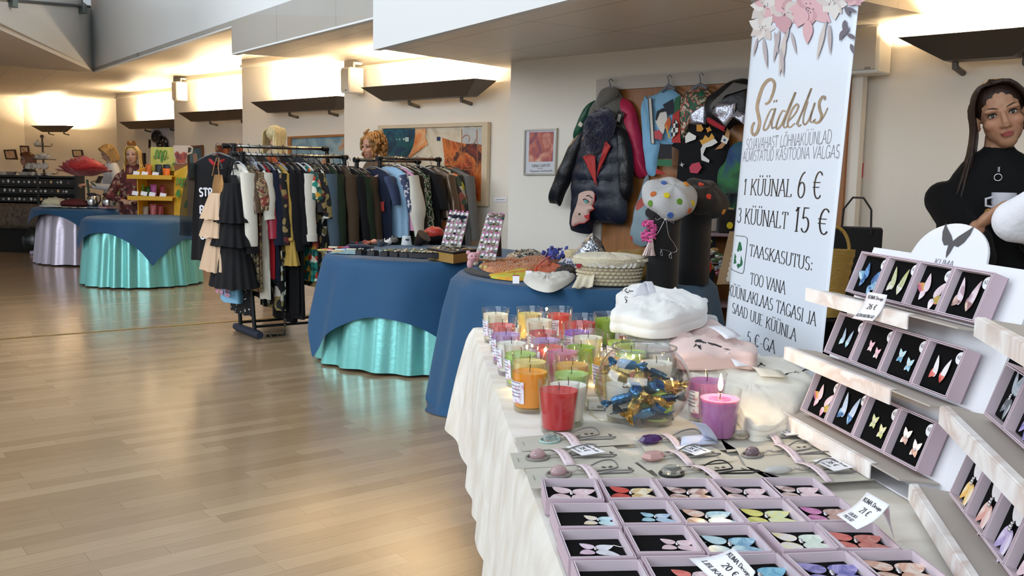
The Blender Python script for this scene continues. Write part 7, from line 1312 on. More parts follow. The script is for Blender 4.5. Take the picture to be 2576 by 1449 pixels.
sp = MB(); sp.tube([ob+V((-.01+.006*k*cos(k*.55),-.075-.001*k,.0+.0042*k*sin(k*.55)+.0)) for k in range(22)],.006,6,flat=.5); tag(sp.build('felt_spiral',felt('leafgreen','#6f7a34'),smooth=180),'green felt spiral on the ochre beret','felt spiral')
nk = thing('wire_necklace',cA+V((-.01,-.09,WT+.36)),'silver wire figure necklace with one pearl on the front velvet column','necklace'); zN = lambda x,y,e=.0: D(1500+x/4.83,400+y/4.83,4.965-e)
mb = MB()
for pts in ([(725,610),(770,660),(830,670),(850,640)],[(850,640),(820,690),(740,740),(720,720)],[(860,690),(900,760),(940,775),(935,700),(1000,720)],[(835,735),(770,860),(740,910)],[(850,745),(880,930),(940,1020),(980,1100),(960,1130),(905,1140)],[(905,1140),(915,1200),(895,1205),(885,1170),(905,1140),(860,1110),(780,1100)],[(795,1110),(805,1165),(790,1175),(780,1140),(795,1110)]): mb.tube([zN(*p) for p in smooth2(pts,4)],.0013,5)
mb.build('wire',silver,nk,smooth=180); MB().ell(zN(844,730,.01),.0085,14,9).build('pearl',mat('pearl','#d9d6d2',.15,.1,coat=1),nk)
q = D(1714,538,4.97); t = thing('price_tag',q,'white and red price tag hanging under the grey beret','price tag','white and red tags'); MB().box(q,(.026,.003,.034)).build('tag_card',white_card,t); MB().box(q+V((0,0,.028)),(.026,.003,.022)).build('red_band',mat('tag_red','#a01f2e'),t)
t = thing('fabric_flower',D(1632,600,5.0),'bright pink fabric flower with pale tulle hanging at the left of the front column','fabric flower'); random.seed(6); mb = MB(); c0 = D(1631,582,4.99)
for i in range(60):
    a,b = rnd(0,6.3),rnd(-1.2,1.4); c = c0+V((.034*cos(a)*cos(b),.02*sin(a),.048*sin(b))); mb.tube([c,c+V((.012*cos(a+1),-.008,.012*sin(b*2))),c+V((.02*cos(a+2),-.004,.010*sin(a*2)))],[.006,.007,.004],6)
mb.build('loops',mat('hot_pink','#d94c94',.6,sheen=.4),t,smooth=80); mb = MB(); q0 = D(1640,588,4.97)
for i in range(9): a = -.5+.12*i; mb.tube([q0,q0+V((.028*a-.005,0,-.06)),q0+V((.06*a-.012+.01*sin(i*3),-.004*(i % 3),-.115))],[.006,.013,.016],6,flat=.3)
mb.build('tulle_tail',mat('pale_tulle','#d9c7c2',.8),t,smooth=80)
tag(MB().lathe([(0,0),(.026,0),(.027,.002),(0,.003)],(0,0,0),24).xf(Matrix.Translation(D(1636,535,5.0)) @ Matrix.Rotation(pi/2,4,'X')).build('black_disc',ink),'small black disc brooch left of the front column','brooch')
# side table with bags and pins beside the banner
sx0,sx1 = D(1772,590,6.05),D(1870,586,6.2)
t = thing('side_shelf',V(((sx0.x+sx1.x)/2,6.15,0)),'black shelf unit with pins and bags, half hidden by the banner','shelf unit')
for z in (.52,.80,sx0.z): MB().box(((sx0.x+sx1.x)/2+.1,6.2,z),(.55,.34,.02)).build('shelf_board',mat('mauve_board','#8f7a80',.6),t,bev=.003)
for x in (sx0.x-.08,sx1.x+.27): MB().box((x,6.2,sx0.z/2),(.02,.34,sx0.z)).build('side_panel',mat('black_card','#1a1b20'),t)
MB().box(((sx0.x+sx1.x)/2+.1,6.36,sx0.z/2),(.55,.015,sx0.z)).build('back_panel',mat('black_card','#1a1b20'),t)
random.seed(12)
for i in range(16):
    q = D(rnd(1785,1822),rnd(605,715),6.02); c = random.choice(('#8f9aa0','#b06a78','#c9c3bc','#5a6a4a','#a88a5a')); tag(MB().ell(q,(rnd(.018,.03),.01,rnd(.014,.02)),10,7).build('pin_brooch',mat('pin_'+c.strip('#'),c,.25,.4)),'shiny pin brooch among many on the black shelf unit','brooch','pins on the black shelf unit')
q = D(1780,672,5.98); tag(MB().ell(q,(.028,.02,.045),12,8).build('orange_pouch',felt('orange_red','#c9431e')),'orange red pouch on the shelf unit behind the columns','pouch')
q = [D(1836,582,5.9),D(1872,582,5.9),D(1850,714,5.75),D(1803,716,5.75)]; t = thing('linen_hanging',q[3],'beige linen panel with white lace edge, left of the banner','linen'); MB().prism(q,(0,.01,0)).build('panel',mat('beige_linen','#a58c6c',.9,bump=.3,bs=120),t,smooth=0); MB().grid(lambda u,v_: lerp(lerp(q[0],q[1],.45+.5*u),lerp(q[3],q[2],.45+.5*u),.35+.6*v_)+V((.004*sin(v_*40)*(1-u),-.006,0)),5,24).build('lace_edge',mat('white_lace','#e2dfd6'),t,smooth=0,solid=.002)
c = D(1800,565,6.15); t = thing('paper_bag',V((c.x,c.y,sx0.z+.01)),'pale rounded bag with wicker handle on the shelf unit','bag'); MB().prism([V((c.x+a,c.y,sx0.z+.012+b)) for a,b in ((-.07,0),(.08,0),(.08,.07),(.05,.12),(0,.14),(-.05,.12),(-.07,.07))],(0,.08,0)).build('body',mat('oat_bag','#a9998a',.8),t,bev=.01); MB().tube([D(1782,527,6.1),D(1810,521,6.1),D(1845,528,6.1)],.011,8).build('wicker_handle',mat('wicker','#b39a6a',.7,bump=.6,bs=80),t)
def tote(q,w_,h,dp,label,dot,rz=0.,hh=.12,grp=None):
    t = thing('tote_bag',q,label,'bag',grp,rz=rz); m = felt('tote','#141312'); MB().box((0,0,h/2),(w_,dp,h)).build('body',m,t,local=True,bev=.012)
    for y in (-dp*.45,dp*.45): MB().tube([(-w_*.28,y,h*.92),(-w_*.26,y,h+hh*.6),(-w_*.1,y,h+hh),(w_*.1,y,h+hh),(w_*.26,y,h+hh*.6),(w_*.28,y,h*.92)],.012,8,flat=.4).build('handle',m,t,local=True)
    if dot: MB().prism([(dot[1]+.020*cos(2*pi*i/18),-dp/2-.001,dot[2]+.022*sin(2*pi*i/18)) for i in range(18)],(0,-.004,0)).build('felt_dot',felt('dot_'+dot[0],{'yellow': '#d6bf24','orange': '#d9801e'}[dot[0]]),t,local=True)
c = D(1842,584,6.0); tote(V((c.x,6.08,sx0.z+.011)),.16,.15,.06,'small black felt bag with yellow dot on the shelf unit',('yellow',-.01,.05),.1,.10)
cs = D(2140,700,4.5); bz = .70; t = thing('black_stool',V((cs.x,4.5,0)),'black covered stand holding the straw basket and tote behind the banner','stand'); MB().box((cs.x+.03,4.5,bz/2),(.5,.34,bz-.004)).build('cover',foam_m,t,bev=.01)
c = D(2150,640,4.6); tote(V((c.x,4.60,bz+.003)),.24,D(2150,572,4.6).z-bz,.09,'large black felt tote bag with orange dot, right of the banner',('orange',-.045,.17),-.35,.14)
c = D(2095,640,4.42); z0_,z1_ = bz+.003,D(2120,628,4.42).z; t = thing('straw_basket',V((c.x,4.42,z0_)),'woven straw basket with round handle peeking out right of the banner','basket'); straw = mat('straw','#c19a4a',.7,bump=1.,bs=70,stretch=(1,1,3))
MB().grid(lambda u,v_: V((c.x+(.05+.055*v_)*cos(2*pi*u)*(1+.02*sin(v_*50)),4.42+(.035+.02*v_)*sin(2*pi*u),lerp(z0_,z1_,v_))),40,40,cu=True).build('woven_body',straw,t,smooth=80); MB().tube([V((c.x+.075*cos(a),4.42,z1_-.01+.115*sin(a))) for a in [pi*k/16 for k in range(17)]],.008,8).build('handle',straw,t)
# ---------------------------------------------------------------- people
def remeshed(mb,name,m,parent,voxel,smooth_it=6,paint=None,post=None):
    me = bpy.data.meshes.new('tmp'); me.from_pydata([tuple(p) for p in mb.v],[],mb.f); o = bpy.data.objects.new('tmp',me); COL.objects.link(o)
    r = o.modifiers.new('r','REMESH'); r.mode = 'VOXEL'; r.voxel_size = voxel; s = o.modifiers.new('s','SMOOTH'); s.factor = .5; s.iterations = smooth_it
    dg = bpy.context.evaluated_depsgraph_get(); m2 = bpy.data.meshes.new_from_object(o.evaluated_get(dg)); bpy.data.objects.remove(o); m2.name = name; m2.materials.clear(); m2.materials.append(m)
    if post:
        for v in m2.vertices: v.co = post(v.co)
    if paint:
        ca = m2.color_attributes.new('Col','FLOAT_COLOR','POINT')
        for i,v in enumerate(m2.vertices): ca.data[i].color = (*paint(v.co),1)
    m2.polygons.foreach_set('use_smooth',[True]*len(m2.polygons)); ob = bpy.data.objects.new(name,m2); COL.objects.link(ob)
    if parent is not None: ob.parent = parent
    return ob
def cap(mb,a,b,ra,rb,n=12):
    a,b = V(a),V(b); mb.tube([a,lerp(a,b,.5),b],[ra,(ra+rb)/2,rb],n); mb.ell(a,ra,n,8); mb.ell(b,rb,n,8)
def mixc(a,b,t): return tuple(lerp(x,y,t) for x,y in zip(a,b))
def head_parts(mb,c,R,k=1.):
    E = lambda p,r: mb.ell(c+R @ V(p)*k,tuple(x*k for x in r),18,12,rot=R)
    E((0,.018,.045),(.074,.092,.078)); E((0,-.012,-.02),(.062,.070,.075)); E((0,-.040,-.070),(.034,.036,.032)); E((0,-.022,-.045),(.052,.052,.045))
    for s in (-1,1): E((s*.036,-.048,-.015),(.026,.026,.024)); E((s*.030,-.066,.030),(.026,.016,.010)); E((s*.074,.012,-.002),(.008,.016,.028))
    mb.tube([c+R @ V((0,-.072,.022))*k,c+R @ V((0,-.090,-.004))*k,c+R @ V((0,-.100,-.022))*k],[.008*k,.010*k,.012*k],10); E((0,-.094,-.026),(.013,.012,.010))
    for s in (-1,1): E((s*.012,-.084,-.028),(.008,.010,.007))
    E((0,-.079,-.050),(.021,.011,.005)); E((0,-.078,-.060),(.018,.011,.006))
def person(pos,rz,label,skin,top,bottom,hz,hrot,armR,armL,hair,voxel=.009,hairm=None,topname='sweater',sh=.185,wide=1.,hem=.88,sleeve=1.,extra=None,k=1.,neck_r=.05,lip='#a8564e',torso_lean=0.):
    t = None; sk = rgb(skin); R = Matrix.Rotation(hrot[1],3,'Z') @ Matrix.Rotation(hrot[0],3,'X') @ Matrix.Rotation(hrot[2],3,'Y'); c = V((hrot[3] if len(hrot) > 3 else 0,-.02+torso_lean,hz-.105*k)); zs_ = c.z-.23*k
    mb = MB(); head_parts(mb,c,R,k); cap(mb,(0,.015+torso_lean*.8,zs_+.02),c+V((0,.02,-.06)),neck_r,neck_r*.92)
    hp = hem+.02; cap(mb,(-.09*wide,.03,hp),(-.085,.02,.09),.085*wide,.045); cap(mb,(.09*wide,.03,hp),(.085,.02,.09),.085*wide,.045)
    for s in (-1,1): cap(mb,(s*.085,.03,.045),(s*.095,-.11,.035),.04,.03)
    mb.ell((0,.02,hp+.05),(.15*wide,.10,.15),20,12); mb.ell((0,.02+torso_lean*.5,(hp+zs_)/2+.05),(.14*wide,.095,(zs_-hp)/2+.06),20,14); cap(mb,(-sh+.05,.02+torso_lean*.8,zs_-.035),(sh-.05,.02+torso_lean*.8,zs_-.035),.05,.05)
    arms = [(-1,armR),(1,armL)]
    for s,A in arms:
        S0 = V((s*sh*.92,.02+torso_lean*.8,zs_-.05)); e,w_ = V(A[0]),V(A[1]); cap(mb,S0,e,.043,.036); cap(mb,e,w_,.036,.024)
        d = (w_-e).normalized(); hd = V(A[2]).normalized() if len(A) > 2 else d; sd = hd.cross(V((0,0,1))); sd = sd.normalized() if sd.length > .1 else V((1,0,0)); nn = sd.cross(hd).normalized(); p = w_+hd*.045;
        mb.ell(w_+hd*.04,(.040,.048,.018),14,10,rot=frame(sd,hd,nn))
        for i,(o_,l) in enumerate(((-.030,.030),(-.010,.036),(.010,.034),(.028,.026))):
            b = w_+hd*.075+sd*o_; kn = b+hd*l-nn*.004; tip = kn+hd*(l*.45)-nn*(l*.75); tt_ = tip-hd*(.012)-nn*.016; mb.tube([b-hd*.02,b,kn,tip,tt_],[.0105,.0100,.0095,.0088,.0075],8); mb.ell(tt_,.0076,8,6)
        b = w_+hd*.02-sd*.034*s*-1; q = b+(hd*.6-sd*-s*.7).normalized()*.035-nn*.008; q2 = q+(hd*.9-sd*-s*.1).normalized()*.028-nn*.010; mb.tube([b-hd*.01,b,q,q2],[.014,.013,.011,.009],8); mb.ell(q2,.009,8,6)
    Ri = R.inverted(); lipc,cheek,dark = rgb(lip),tuple(min(1,x*y) for x,y in zip(sk,(1.06,.88,.86))),tuple(x*.62 for x in sk)
    def paint(p):
        q = Ri @ (p-c)/k
        if q.y > -.02 or abs(q.z) > .12: return sk
        col = sk; a = exp(-((abs(q.x)-.036)**2+(q.z+.022)**2)/.0006); col = mixc(col,cheek,.6*a); l = max(0,1-((q.x/.023)**2+((q.z+.0555)/.0095)**2)); col = mixc(col,lipc,min(1,l*2.2)) if q.y < -.05 else col
        e = exp(-(((abs(q.x)-.031)/.016)**2+((q.z-.012)/.009)**2)); return mixc(col,dark,.5*e)  # skin colour darkened around the eye sockets
    def post(p):
        q = Ri @ (p-c)/k
        if q.y < -.03:
            e = exp(-(((abs(q.x)-.031)/.013)**2+((q.z-.012)/.009)**2)); q = V((q.x,q.y+.010*e,q.z)); m_ = exp(-((q.x/.022)**2+((q.z+.0553)/.0016)**2)); q.y += .003*m_; return c+R @ q*k
        return p
    t = remeshed(mb,'person',vmat('skin',.5,.12),None,voxel,4,paint,post); t.matrix_basis = Matrix.Translation(V(pos)) @ Matrix.Rotation(rz,4,'Z'); tag(t,label,'person')
    L = lambda p: c+R @ V(p)*k
    for s in (-1,1):
        e = MB().ell(L((s*.031,-.0605,.012)),(.0125*k,.0095*k,.0072*k),14,9,rot=R).build('eye',mat('eye_white','#b9aea6',.25),t,local=True)
        MB().ell(L((s*.031-.0005,-.0688,.012)),(.0054*k,.0022*k,.0056*k),12,8,rot=R).build('iris',mat('iris_dark','#2a2018',.15),e,local=True)
        MB().tube([L((s*.017,-.066,.012)),L((s*.024,-.0715,.0185)),L((s*.032,-.072,.0205)),L((s*.041,-.066,.017)),L((s*.047,-.058,.013))],[.0012*k,.002*k,.0024*k,.002*k,.001*k],6).build('lashes',mat('lash','#1d1410',.7),t,local=True,smooth=180)
        MB().tube([L((s*.014,-.079,.032)),L((s*.026,-.0805,.037)),L((s*.038,-.073,.039)),L((s*.049,-.058,.033))],[.0022*k,.0032*k,.0028*k,.001*k],6,flat=.6).build('eyebrow',mat('brow','#2a1a12',.8),t,local=True,smooth=180)
    cl = MB(); g = .014
    for s,A in arms:
        S0 = V((s*sh*.92,.02+torso_lean*.8,zs_-.05)); e,w_ = V(A[0]),V(A[1]); cap(cl,S0,e,.066,.056); w2 = lerp(e,w_,sleeve*.97); cap(cl,e,w2,.054,.042 if sleeve > .8 else .046)
    cl.ell((0,.02,hem+.12),(.17*wide,.125,.17),22,14); cl.ell((0,.015+torso_lean*.5,(hem+zs_)/2+.08),(.172*wide,.12,(zs_-hem)/2+.06),22,14); cap(cl,(-sh+.03,.02+torso_lean*.8,zs_-.045),(sh-.03,.02+torso_lean*.8,zs_-.045),.062,.062); cap(cl,(0,.015+torso_lean*.8,zs_-.02),(0,.008+torso_lean*.9,zs_+(.095 if topname == 'sweater' and k > .99 and voxel < .005 else .045)),neck_r+.026,neck_r+.014)
    garm = remeshed(cl,topname,top,t,max(voxel,.006),8); lg = MB()
    for s in (-1,1): cap(lg,(s*.09*wide,.03,hem+.06),(s*.085,.02,.11),.10*wide,.062)
    lg.ell((0,.02,hem+.06),(.165*wide,.115,.13),20,12); remeshed(lg,'trousers',bottom,t,.009,4)
    for s in (-1,1): MB().ell((s*.09,-.04,.04),(.048,.135,.04),16,10).build('shoe',mat('shoe_black','#1a1a1c',.5),t,local=True)
    hair(t,c,R,k,hairm)
    if extra: extra(t,c,R,k)
    return t,garm
def long_hair(length=.34,part=.012,n=46,spread=.03,r=.0125,back=True,cover=0.):
    def f(t,c,R,k,m):
        mb = MB(); mb.ell(c+R @ V((0,.027,.056))*k,(.084*k,.094*k,.082*k),24,16,rot=R)
        for s in (-1,1):
            for i in range(n):
                u = (i+.5)/n; y0 = lerp(-.066,.10,u); j = rnd(-1,1); L_ = length*rnd(.82,1.05)
                y0 = lerp(-.060,.10,u); P = [(part,y0*.9,.134-.35*(y0-.01)**2/.1),(s*.046+part*.5,lerp(-.064,.105,u),.114-.03*u),(s*(.082-.012*max(0,u-.6)),lerp(-.046,.115,u**.8),.052),(s*(.088-.03*max(0,u-.5)+.004*j),lerp(-.030,.118,u**.7),-.02),(s*(.090-.05*max(0,u-.6)+spread*.4+.005*j),lerp(-.030,.11,u**.7),-.10),(s*(.088-.07*max(0,u-.6)+spread+.018*j),lerp(-.045,.10,u**.7)+.01*j,-.10-L_*.5),(s*(.078-.07*max(0,u-.6)+spread*1.25+.024*j),lerp(-.06,.10,u**.7)+.015*j,-.10-L_)]
                pts = [V(p) for p in smooth2(P,3)]; w_ = len(pts); mb.tube([c+(R @ (p*k) if p.z > -.09 else V((0,0,0))+R @ V((p.x*k,p.y*k,-.09*k))+V((0,0,(p.z+.09)*k))) for p in pts],[r*k*(.55+.45*sin(pi*min(1,q/w_+.15)))*(1 if q < w_-2 else .4) for q in range(w_)],6,flat=.55)
        mb.build('hair',m,t,local=True,smooth=180)
    return f
def curly(t,c,R,k,m):
    mb = MB(); mb.ell(c+V((0,.03,.045))*k,(.10*k,.105*k,.105*k),36,24,fn=lambda q: q*(1+.16*nz(q.x*38,q.y*38,q.z*38)))
    for i in range(150):
        a,z = rnd(-1.05,4.2),rnd(-.10,.13); r_ = sqrt(max(.05,1-(z/.15)**2)); p = c+V((.108*r_*cos(a),.03+.112*r_*sin(a),.02+z))*k;
        if p.y < c.y-.045*k and abs(p.x-c.x) < .07*k and p.z < c.z+.055*k: continue
        d = V((cos(a),sin(a),-.3))*.02*k; mb.tube([p-d*.6+V((0,0,.02)),p+d*.5+V((.008*sin(i),0,.006)),p+d*.7+V((-.008*sin(i),.004,-.012)),p+d*.3+V((.006,-.004,-.03))],[.009*k,.013*k,.012*k,.006*k],6)
    mb.build('hair',m,t,local=True,smooth=180)
def hairmat(n,c): return mat(n,c,.42,var=.35,vs=18,stretch=(6,6,.6),bump=.4,bs=40,spec=.5)
knit_k = K('black_polo','#0d0d0e',bump=.3,bs=180); trk = K('black_trousers','#141416')
# the seller in black, right
wp = V((1.655,3.30,0)); wrz = -.46; Wi = (Matrix.Translation(wp) @ Matrix.Rotation(wrz,4,'Z')).inverted()
lw_ = lambda px,py,d: Wi @ D(px,py,d)
def w_extra(t,c,R,k):
    z = c+V((.004,-.085,-.185)); MB().tube([z+V((0,0,.02)),z+V((0,-.004,.003))],.004,6).build('zip_slider',silver,t,local=True); MB().tube([z+V((.0115*cos(2*pi*i/20),-.005,-.014+.0115*sin(2*pi*i/20))) for i in range(20)],.0019,6,closed=True).build('zip_ring',silver,t,local=True,smooth=180)
    e,w_ = armR_[0],armR_[1]; d = (w_-e).normalized(); s1 = d.orthogonal().normalized(); s2 = d.cross(s1)
    for i,(f_,m_,r_) in enumerate(((.70,mat('brown_bracelet','#5a3a26',.5),.0022),(.78,mat('brown_bracelet','#5a3a26'),.003),(.84,ink,.0038),(.92,ink,.0032))): q = lerp(e,w_,f_); rr = lerp(.036,.024,f_)+.003; MB().tube([q+s1*(rr*cos(2*pi*j/24))+s2*(rr*sin(2*pi*j/24)) for j in range(24)],r_,6,closed=True).build('bracelet',m_,t,local=True,smooth=180)
armR_ = (lw_(2462,648,3.12),lw_(2457,572,3.06),V((.62,-.10,.72)))
random.seed(17)
woman,_ = person(wp,wrz,'dark-haired woman in black zip-neck sweater behind the display stand, holding a white cup','#b98a6c',knit_k,trk,1.665,(.02,.10,-.27,.0),armR_,(lw_(2640,640,3.2),lw_(2575,590,3.06),V((-.6,-.1,.5))),long_hair(.40,-.012,64,.055,.0145),.0042,hairmat('dark_brown_hair','#2e1a10'),'sweater',.175,1.05,.90,.62,w_extra,lip='#9c4a44')
rq = lw_(2487,534,3.045); MB().tube([rq+V((.0105*cos(2*pi*j/18),.003*sin(2*pi*j/18),.0105*sin(2*pi*j/18))) for j in range(18)],.0016,6,closed=True).build('ring',mat('gold_ring','#c9a04a',.2,1.),woman,local=True,smooth=180)
cpz = D(2524,512,3.10); t = thing('cup',cpz-V((0,0,.03)),'white cup in the hand of the dark-haired woman','cup'); MB().lathe([(0,-.03),(.026,-.03),(.036,0),(.037,.035),(.034,.035),(.032,0),(0,-.022)],cpz,28).build('cup_body',mat('porcelain','#c9cbd4'),t); MB().tube([cpz+V((-.036,0,.02)),cpz+V((-.058,0,.014)),cpz+V((-.056,0,-.008)),cpz+V((-.034,0,-.012))],.004,8).build('handle',mat('porcelain','#c9cbd4'),t)
# a shopper in white whose bent elbow reaches into the picture
fleece = K('white_fleece','#e3e2e6',bump=.3,bs=60); p0 = V((1.72,2.45,0)); Wi2 = (Matrix.Translation(p0) @ Matrix.Rotation(1.35,4,'Z')).inverted(); l2 = lambda px,py,d: Wi2 @ D(px,py,d)
person(p0,1.35,'person in a puffy white fleece at the right picture edge, only the bent elbow showing','#c49a80',fleece,trk,1.60,(0,0,0),(l2(2552,556,2.42),l2(2680,470,2.3),V((.3,-.8,.3))),(V((.30,-.05,1.0)),V((.22,-.25,.9))),long_hair(.1,0,20,.0),.009,hairmat('brown_hair','#4a3220'),'fleece',.20,1.1,.86,1.)
# two women behind the racks
random.seed(5); blo = hairmat('pale_blonde_hair','#c9b98c'); cur = hairmat('ginger_curls','#8f6632')
b0 = D(692,440,9.9); person((b0.x,b0.y,0),2.7,'blonde woman seen from behind the left clothes rack, only hair visible','#c79c84',K('beige_top','#a9977c'),trk,D(692,320,9.9).z-.015,(.1,0,0),(V((-.28,-.05,1.0)),V((-.2,-.25,1.0))),(V((.28,-.05,1.0)),V((.2,-.25,1.0))),long_hair(.20,.0,34,.02,.017),.010,blo)
c0_ = D(938,440,9.05); person((c0_.x,c0_.y,0),-.75,'curly ginger-haired woman in profile behind the right clothes rack','#b98a74',K('brown_top','#5a4a3a'),trk,D(938,338,9.05).z-.02,(.15,0,0),(V((-.28,-.05,1.0)),V((-.2,-.25,1.0))),(V((.28,-.05,1.0)),V((.2,-.25,1.0))),curly,.008,cur)
# ---------------------------------------------------------------- far left: crown lady, shopper with phone, vendor
d_ = 12.2; q = D(335,440,d_); red_d = pmat('dress_red_floral',['#4a1618','#5a1a1c','#3a1014','#8a6a5a','#4a1618','#6a2222'],26,'voronoi',.7)
def crown(t,c,R,k):
    b = c+V((0,-.02,.125)); mb = MB()
    for i in range(24): a0,a1 = 2*pi*i/24,2*pi*(i+1)/24; h0,h1 = [.022+.05*abs(((i+j) % 4)/2-1) for j in (0,1)]; mb.add([b+V((.048*cos(a0),.048*sin(a0),0)),b+V((.048*cos(a1),.048*sin(a1),0)),b+V((.058*cos(a1),.058*sin(a1),h1)),b+V((.058*cos(a0),.058*sin(a0),h0))],[(0,1,2,3)])
    mb.build('crown',mat('brass_crown','#9a6a3a',.4,.6),t,local=True,smooth=0,solid=.003)
    MB().grid(lambda u,v_: V((cos(2*pi*u)*lerp(.16,.26,v_),.02+sin(2*pi*u)*lerp(.12,.2,v_),lerp(c.z-.62,.12,v_)+0)),40,10,cu=True).build('dress_skirt',red_d,t,local=True,smooth=180)
random.seed(8); person((q.x,q.y,0),.18,'blonde woman with a small brass crown and dark red patterned dress','#c09a86',red_d,red_d,D(330,371,d_).z,(.02,-.1,0),(V((-.27,-.08,1.0-.06)),V((-.10,-.22,.90)),V((.5,-.6,-.1))),(V((.27,-.06,.96)),V((.10,-.22,.90)),V((-.6,-.4,-.1))),long_hair(.13,.0,34,.012,.016),.0085,hairmat('golden_hair','#d2b06a'),'dress_top',.18,1.05,.84,1.,crown)
d_ = 14.1; q = D(282,440,d_); random.seed(9)
ph,_ = person((q.x,q.y,0),-.95,'woman in white sweater looking down at her phone, beside the red paper rose','#bf957f',K('white_knit','#d9dade',bump=.4),K('sage','#7f8f5a'),D(270,369,d_).z,(.5,0,0),(V((-.30,-.05,1.0)),V((-.12,-.32,1.03)),V((.2,-.9,.1))),(V((.30,-.02,1.0)),V((.06,-.32,1.02)),V((-.2,-.9,.1))),long_hair(.06,.0,30,.012,.018),.0085,hairmat('dark_blonde_hair','#a5824a'),'sweater',.20,1.35,.84,.85,None,torso_lean=-.03)
pw = D(250,452,13.75); t = thing('phone',pw,'dark phone held by the woman in white','phone'); MB().box(pw,(.075,.012,.15),Matrix.Rotation(-.9,3,'X')).build('case',ink,t,bev=.006); MB().box(pw+V((0,.006,.008)),(.068,.003,.135),Matrix.Rotation(-.9,3,'X')).build('screen',mat('screen_dark','#2a3038',.1),t)
d_ = 15.6; q = D(72,440,d_); random.seed(10)
person((q.x,q.y,0),-.7,'vendor with glasses and brown hair in a dark jacket behind the black display','#b98d78',K('dark_jacket','#1d2624'),trk,D(72,387,d_).z,(.1,-.15,0),(V((-.28,-.05,.95)),V((-.2,-.2,.85))),(V((.28,-.05,.95)),V((.2,-.2,.85))),long_hair(.03,.0,30,.0,.017),.010,hairmat('auburn_hair','#5a3018'),'jacket',extra=lambda t,c,R,k: [MB().tube([c+R @ V((s*.031+.02*cos(2*pi*j/16),-.083,.01+.017*sin(2*pi*j/16))) for j in range(16)],.0025,5,closed=True).build('glasses',mat('glasses_red','#7a4a44',.4),t,local=True) for s in (-1,1)])
# ---------------------------------------------------------------- black jewellery display, tea stand and flask table at the far left
bw_ = mat('black_shelf','#171412',.6); d_ = 14.2
def DP(x,y,o=0.): return D(x,y,d_+o)
t = thing('display_cabinet',V((DP(90,540).x,d_,0)),'low black display shelves with rows of ceramics at the far left','display shelves'); xl,xr,xm = DP(-60,500).x,DP(192,500).x,DP(98,500).x; zt_,zb_ = DP(90,444).z,DP(90,510).z
for z in [lerp(zt_,zb_,k) for k in (0,.36,.70,1.)]: MB().box(((xl+xr)/2,d_+.12,z),(xr-xl,.26,.025)).build('shelf_board',bw_,t)
MB().box(((xl+xr)/2,d_+.24,(zt_+zb_)/2),(xr-xl,.02,zt_-zb_)).build('back_panel',bw_,t)
for x in (xl,xm,xr): MB().box((x,d_+.12,(zt_+zb_)/2),(.04,.27,zt_-zb_+.04)).build('upright',bw_,t)
for z in [lerp(zt_,zb_,k) for k in (.06,.42,.76)]: MB().box(((xl+xr)/2,d_-.005,z-.06),(xr-xl,.01,.10)).build('front_board',bw_,t)
MB().box(((xl+xr)/2,d_+.3,.36),(xr-xl-.1,.5,.71)).build('base',mat('dark_void','#15120f',.9),t)
cer = [mat('ceramic_'+n,c,.3) for n,c in (('white','#cfcac2'),('grey','#8f8a86'),('sand','#c9a86a'),('brown','#5a3a2a'))]; random.seed(19)
for r in range(3):
    z = lerp(zt_,zb_,(.27,.61,.93)[r])
    for i in range(14):
        x = lerp(xl+.3,xr-.08,(i+.5)/14)+rnd(-.02,.02); m = cer[(i*3+r) % 4] if x > xm else cer[(i+r) % 2]; h = rnd(.035,.06)
        tag(MB().lathe([(0,0),(.03,0),(.036,h*.5),(.03,h),(0,h*.9)],(x,d_-.03+.05,z),12).build('ceramic_piece',m),f'small ceramic piece on the {("upper", "middle", "lower")[r]} shelf of the black display','ceramic',f'ceramics on the {("upper", "middle", "lower")[r]} black shelf')
tag(MB().grid(lambda u,v_: V((lerp(xl,DP(125,500).x,u),d_-.02-.03*sin(u*30)*v_*.3,lerp(zb_-.015,DP(90,576).z,v_))),60,6).build('brocade_cloth',pmat('brocade',['#3a3028','#4a3e32','#5a4c3c','#332a22'],5,'noise',.7,dist=4.),smooth=180,solid=.004),'brown brocade cloth hanging below the black display shelves','cloth')
tag(MB().ell(V((DP(88,605).x,d_-.06,.19)),(.16,.12,.19),18,12,fn=lambda q: q*(1+.15*nz(q.x*12,q.y*12,q.z*12))).build('rubbish_bag',mat('dark_bag','#1c2422',.25)),'dark shiny bag on the floor beside the lilac skirt','bag')
sb = Z(100,640,.0); tag(MB().box(sb+V((0,0,.03)),(.22,.16,.05)).build('shoe_box',mat('pale_violet','#b9a9c6',.6),bev=.008),'pale violet flat box on the floor left of the lilac skirt','box')
cz = DP(103,444).z+.013; cx = DP(103,444).x; t = thing('cup_stand',(cx,d_+.1,cz),'tiered brown stand with hanging cups and teapots on the black display','stand'); br_ = mat('stand_brown','#4a3a2e',.5); zc = lambda y: DP(100,y,.1).z
MB().tube([(cx,d_+.1,cz),(cx-.01,d_+.1,zc(345))],.014,8).build('post',br_,t); MB().ell((cx-.01,d_+.1,zc(343)),.028,10,8).build('finial',br_,t)
for y,r in ((369,.10),(402,.17),(438,.16)): MB().lathe([(0,0),(r,0),(r*1.02,.012),(0,.014)],(cx,d_+.1,zc(y)),26).build('tier',br_,t)
for y,r,n in ((369,.13,6),(438,.2,6)): [MB().tube([(cx+r*.7*cos(a),d_+.1+r*.7*sin(a),zc(y)),(cx+r*cos(a),d_+.1+r*sin(a),zc(y)+.01),(cx+r*1.12*cos(a),d_+.1+r*1.12*sin(a),zc(y)+.05)],.003,5).build('hook',br_,t) for a in [2*pi*k/n for k in range(n)]]
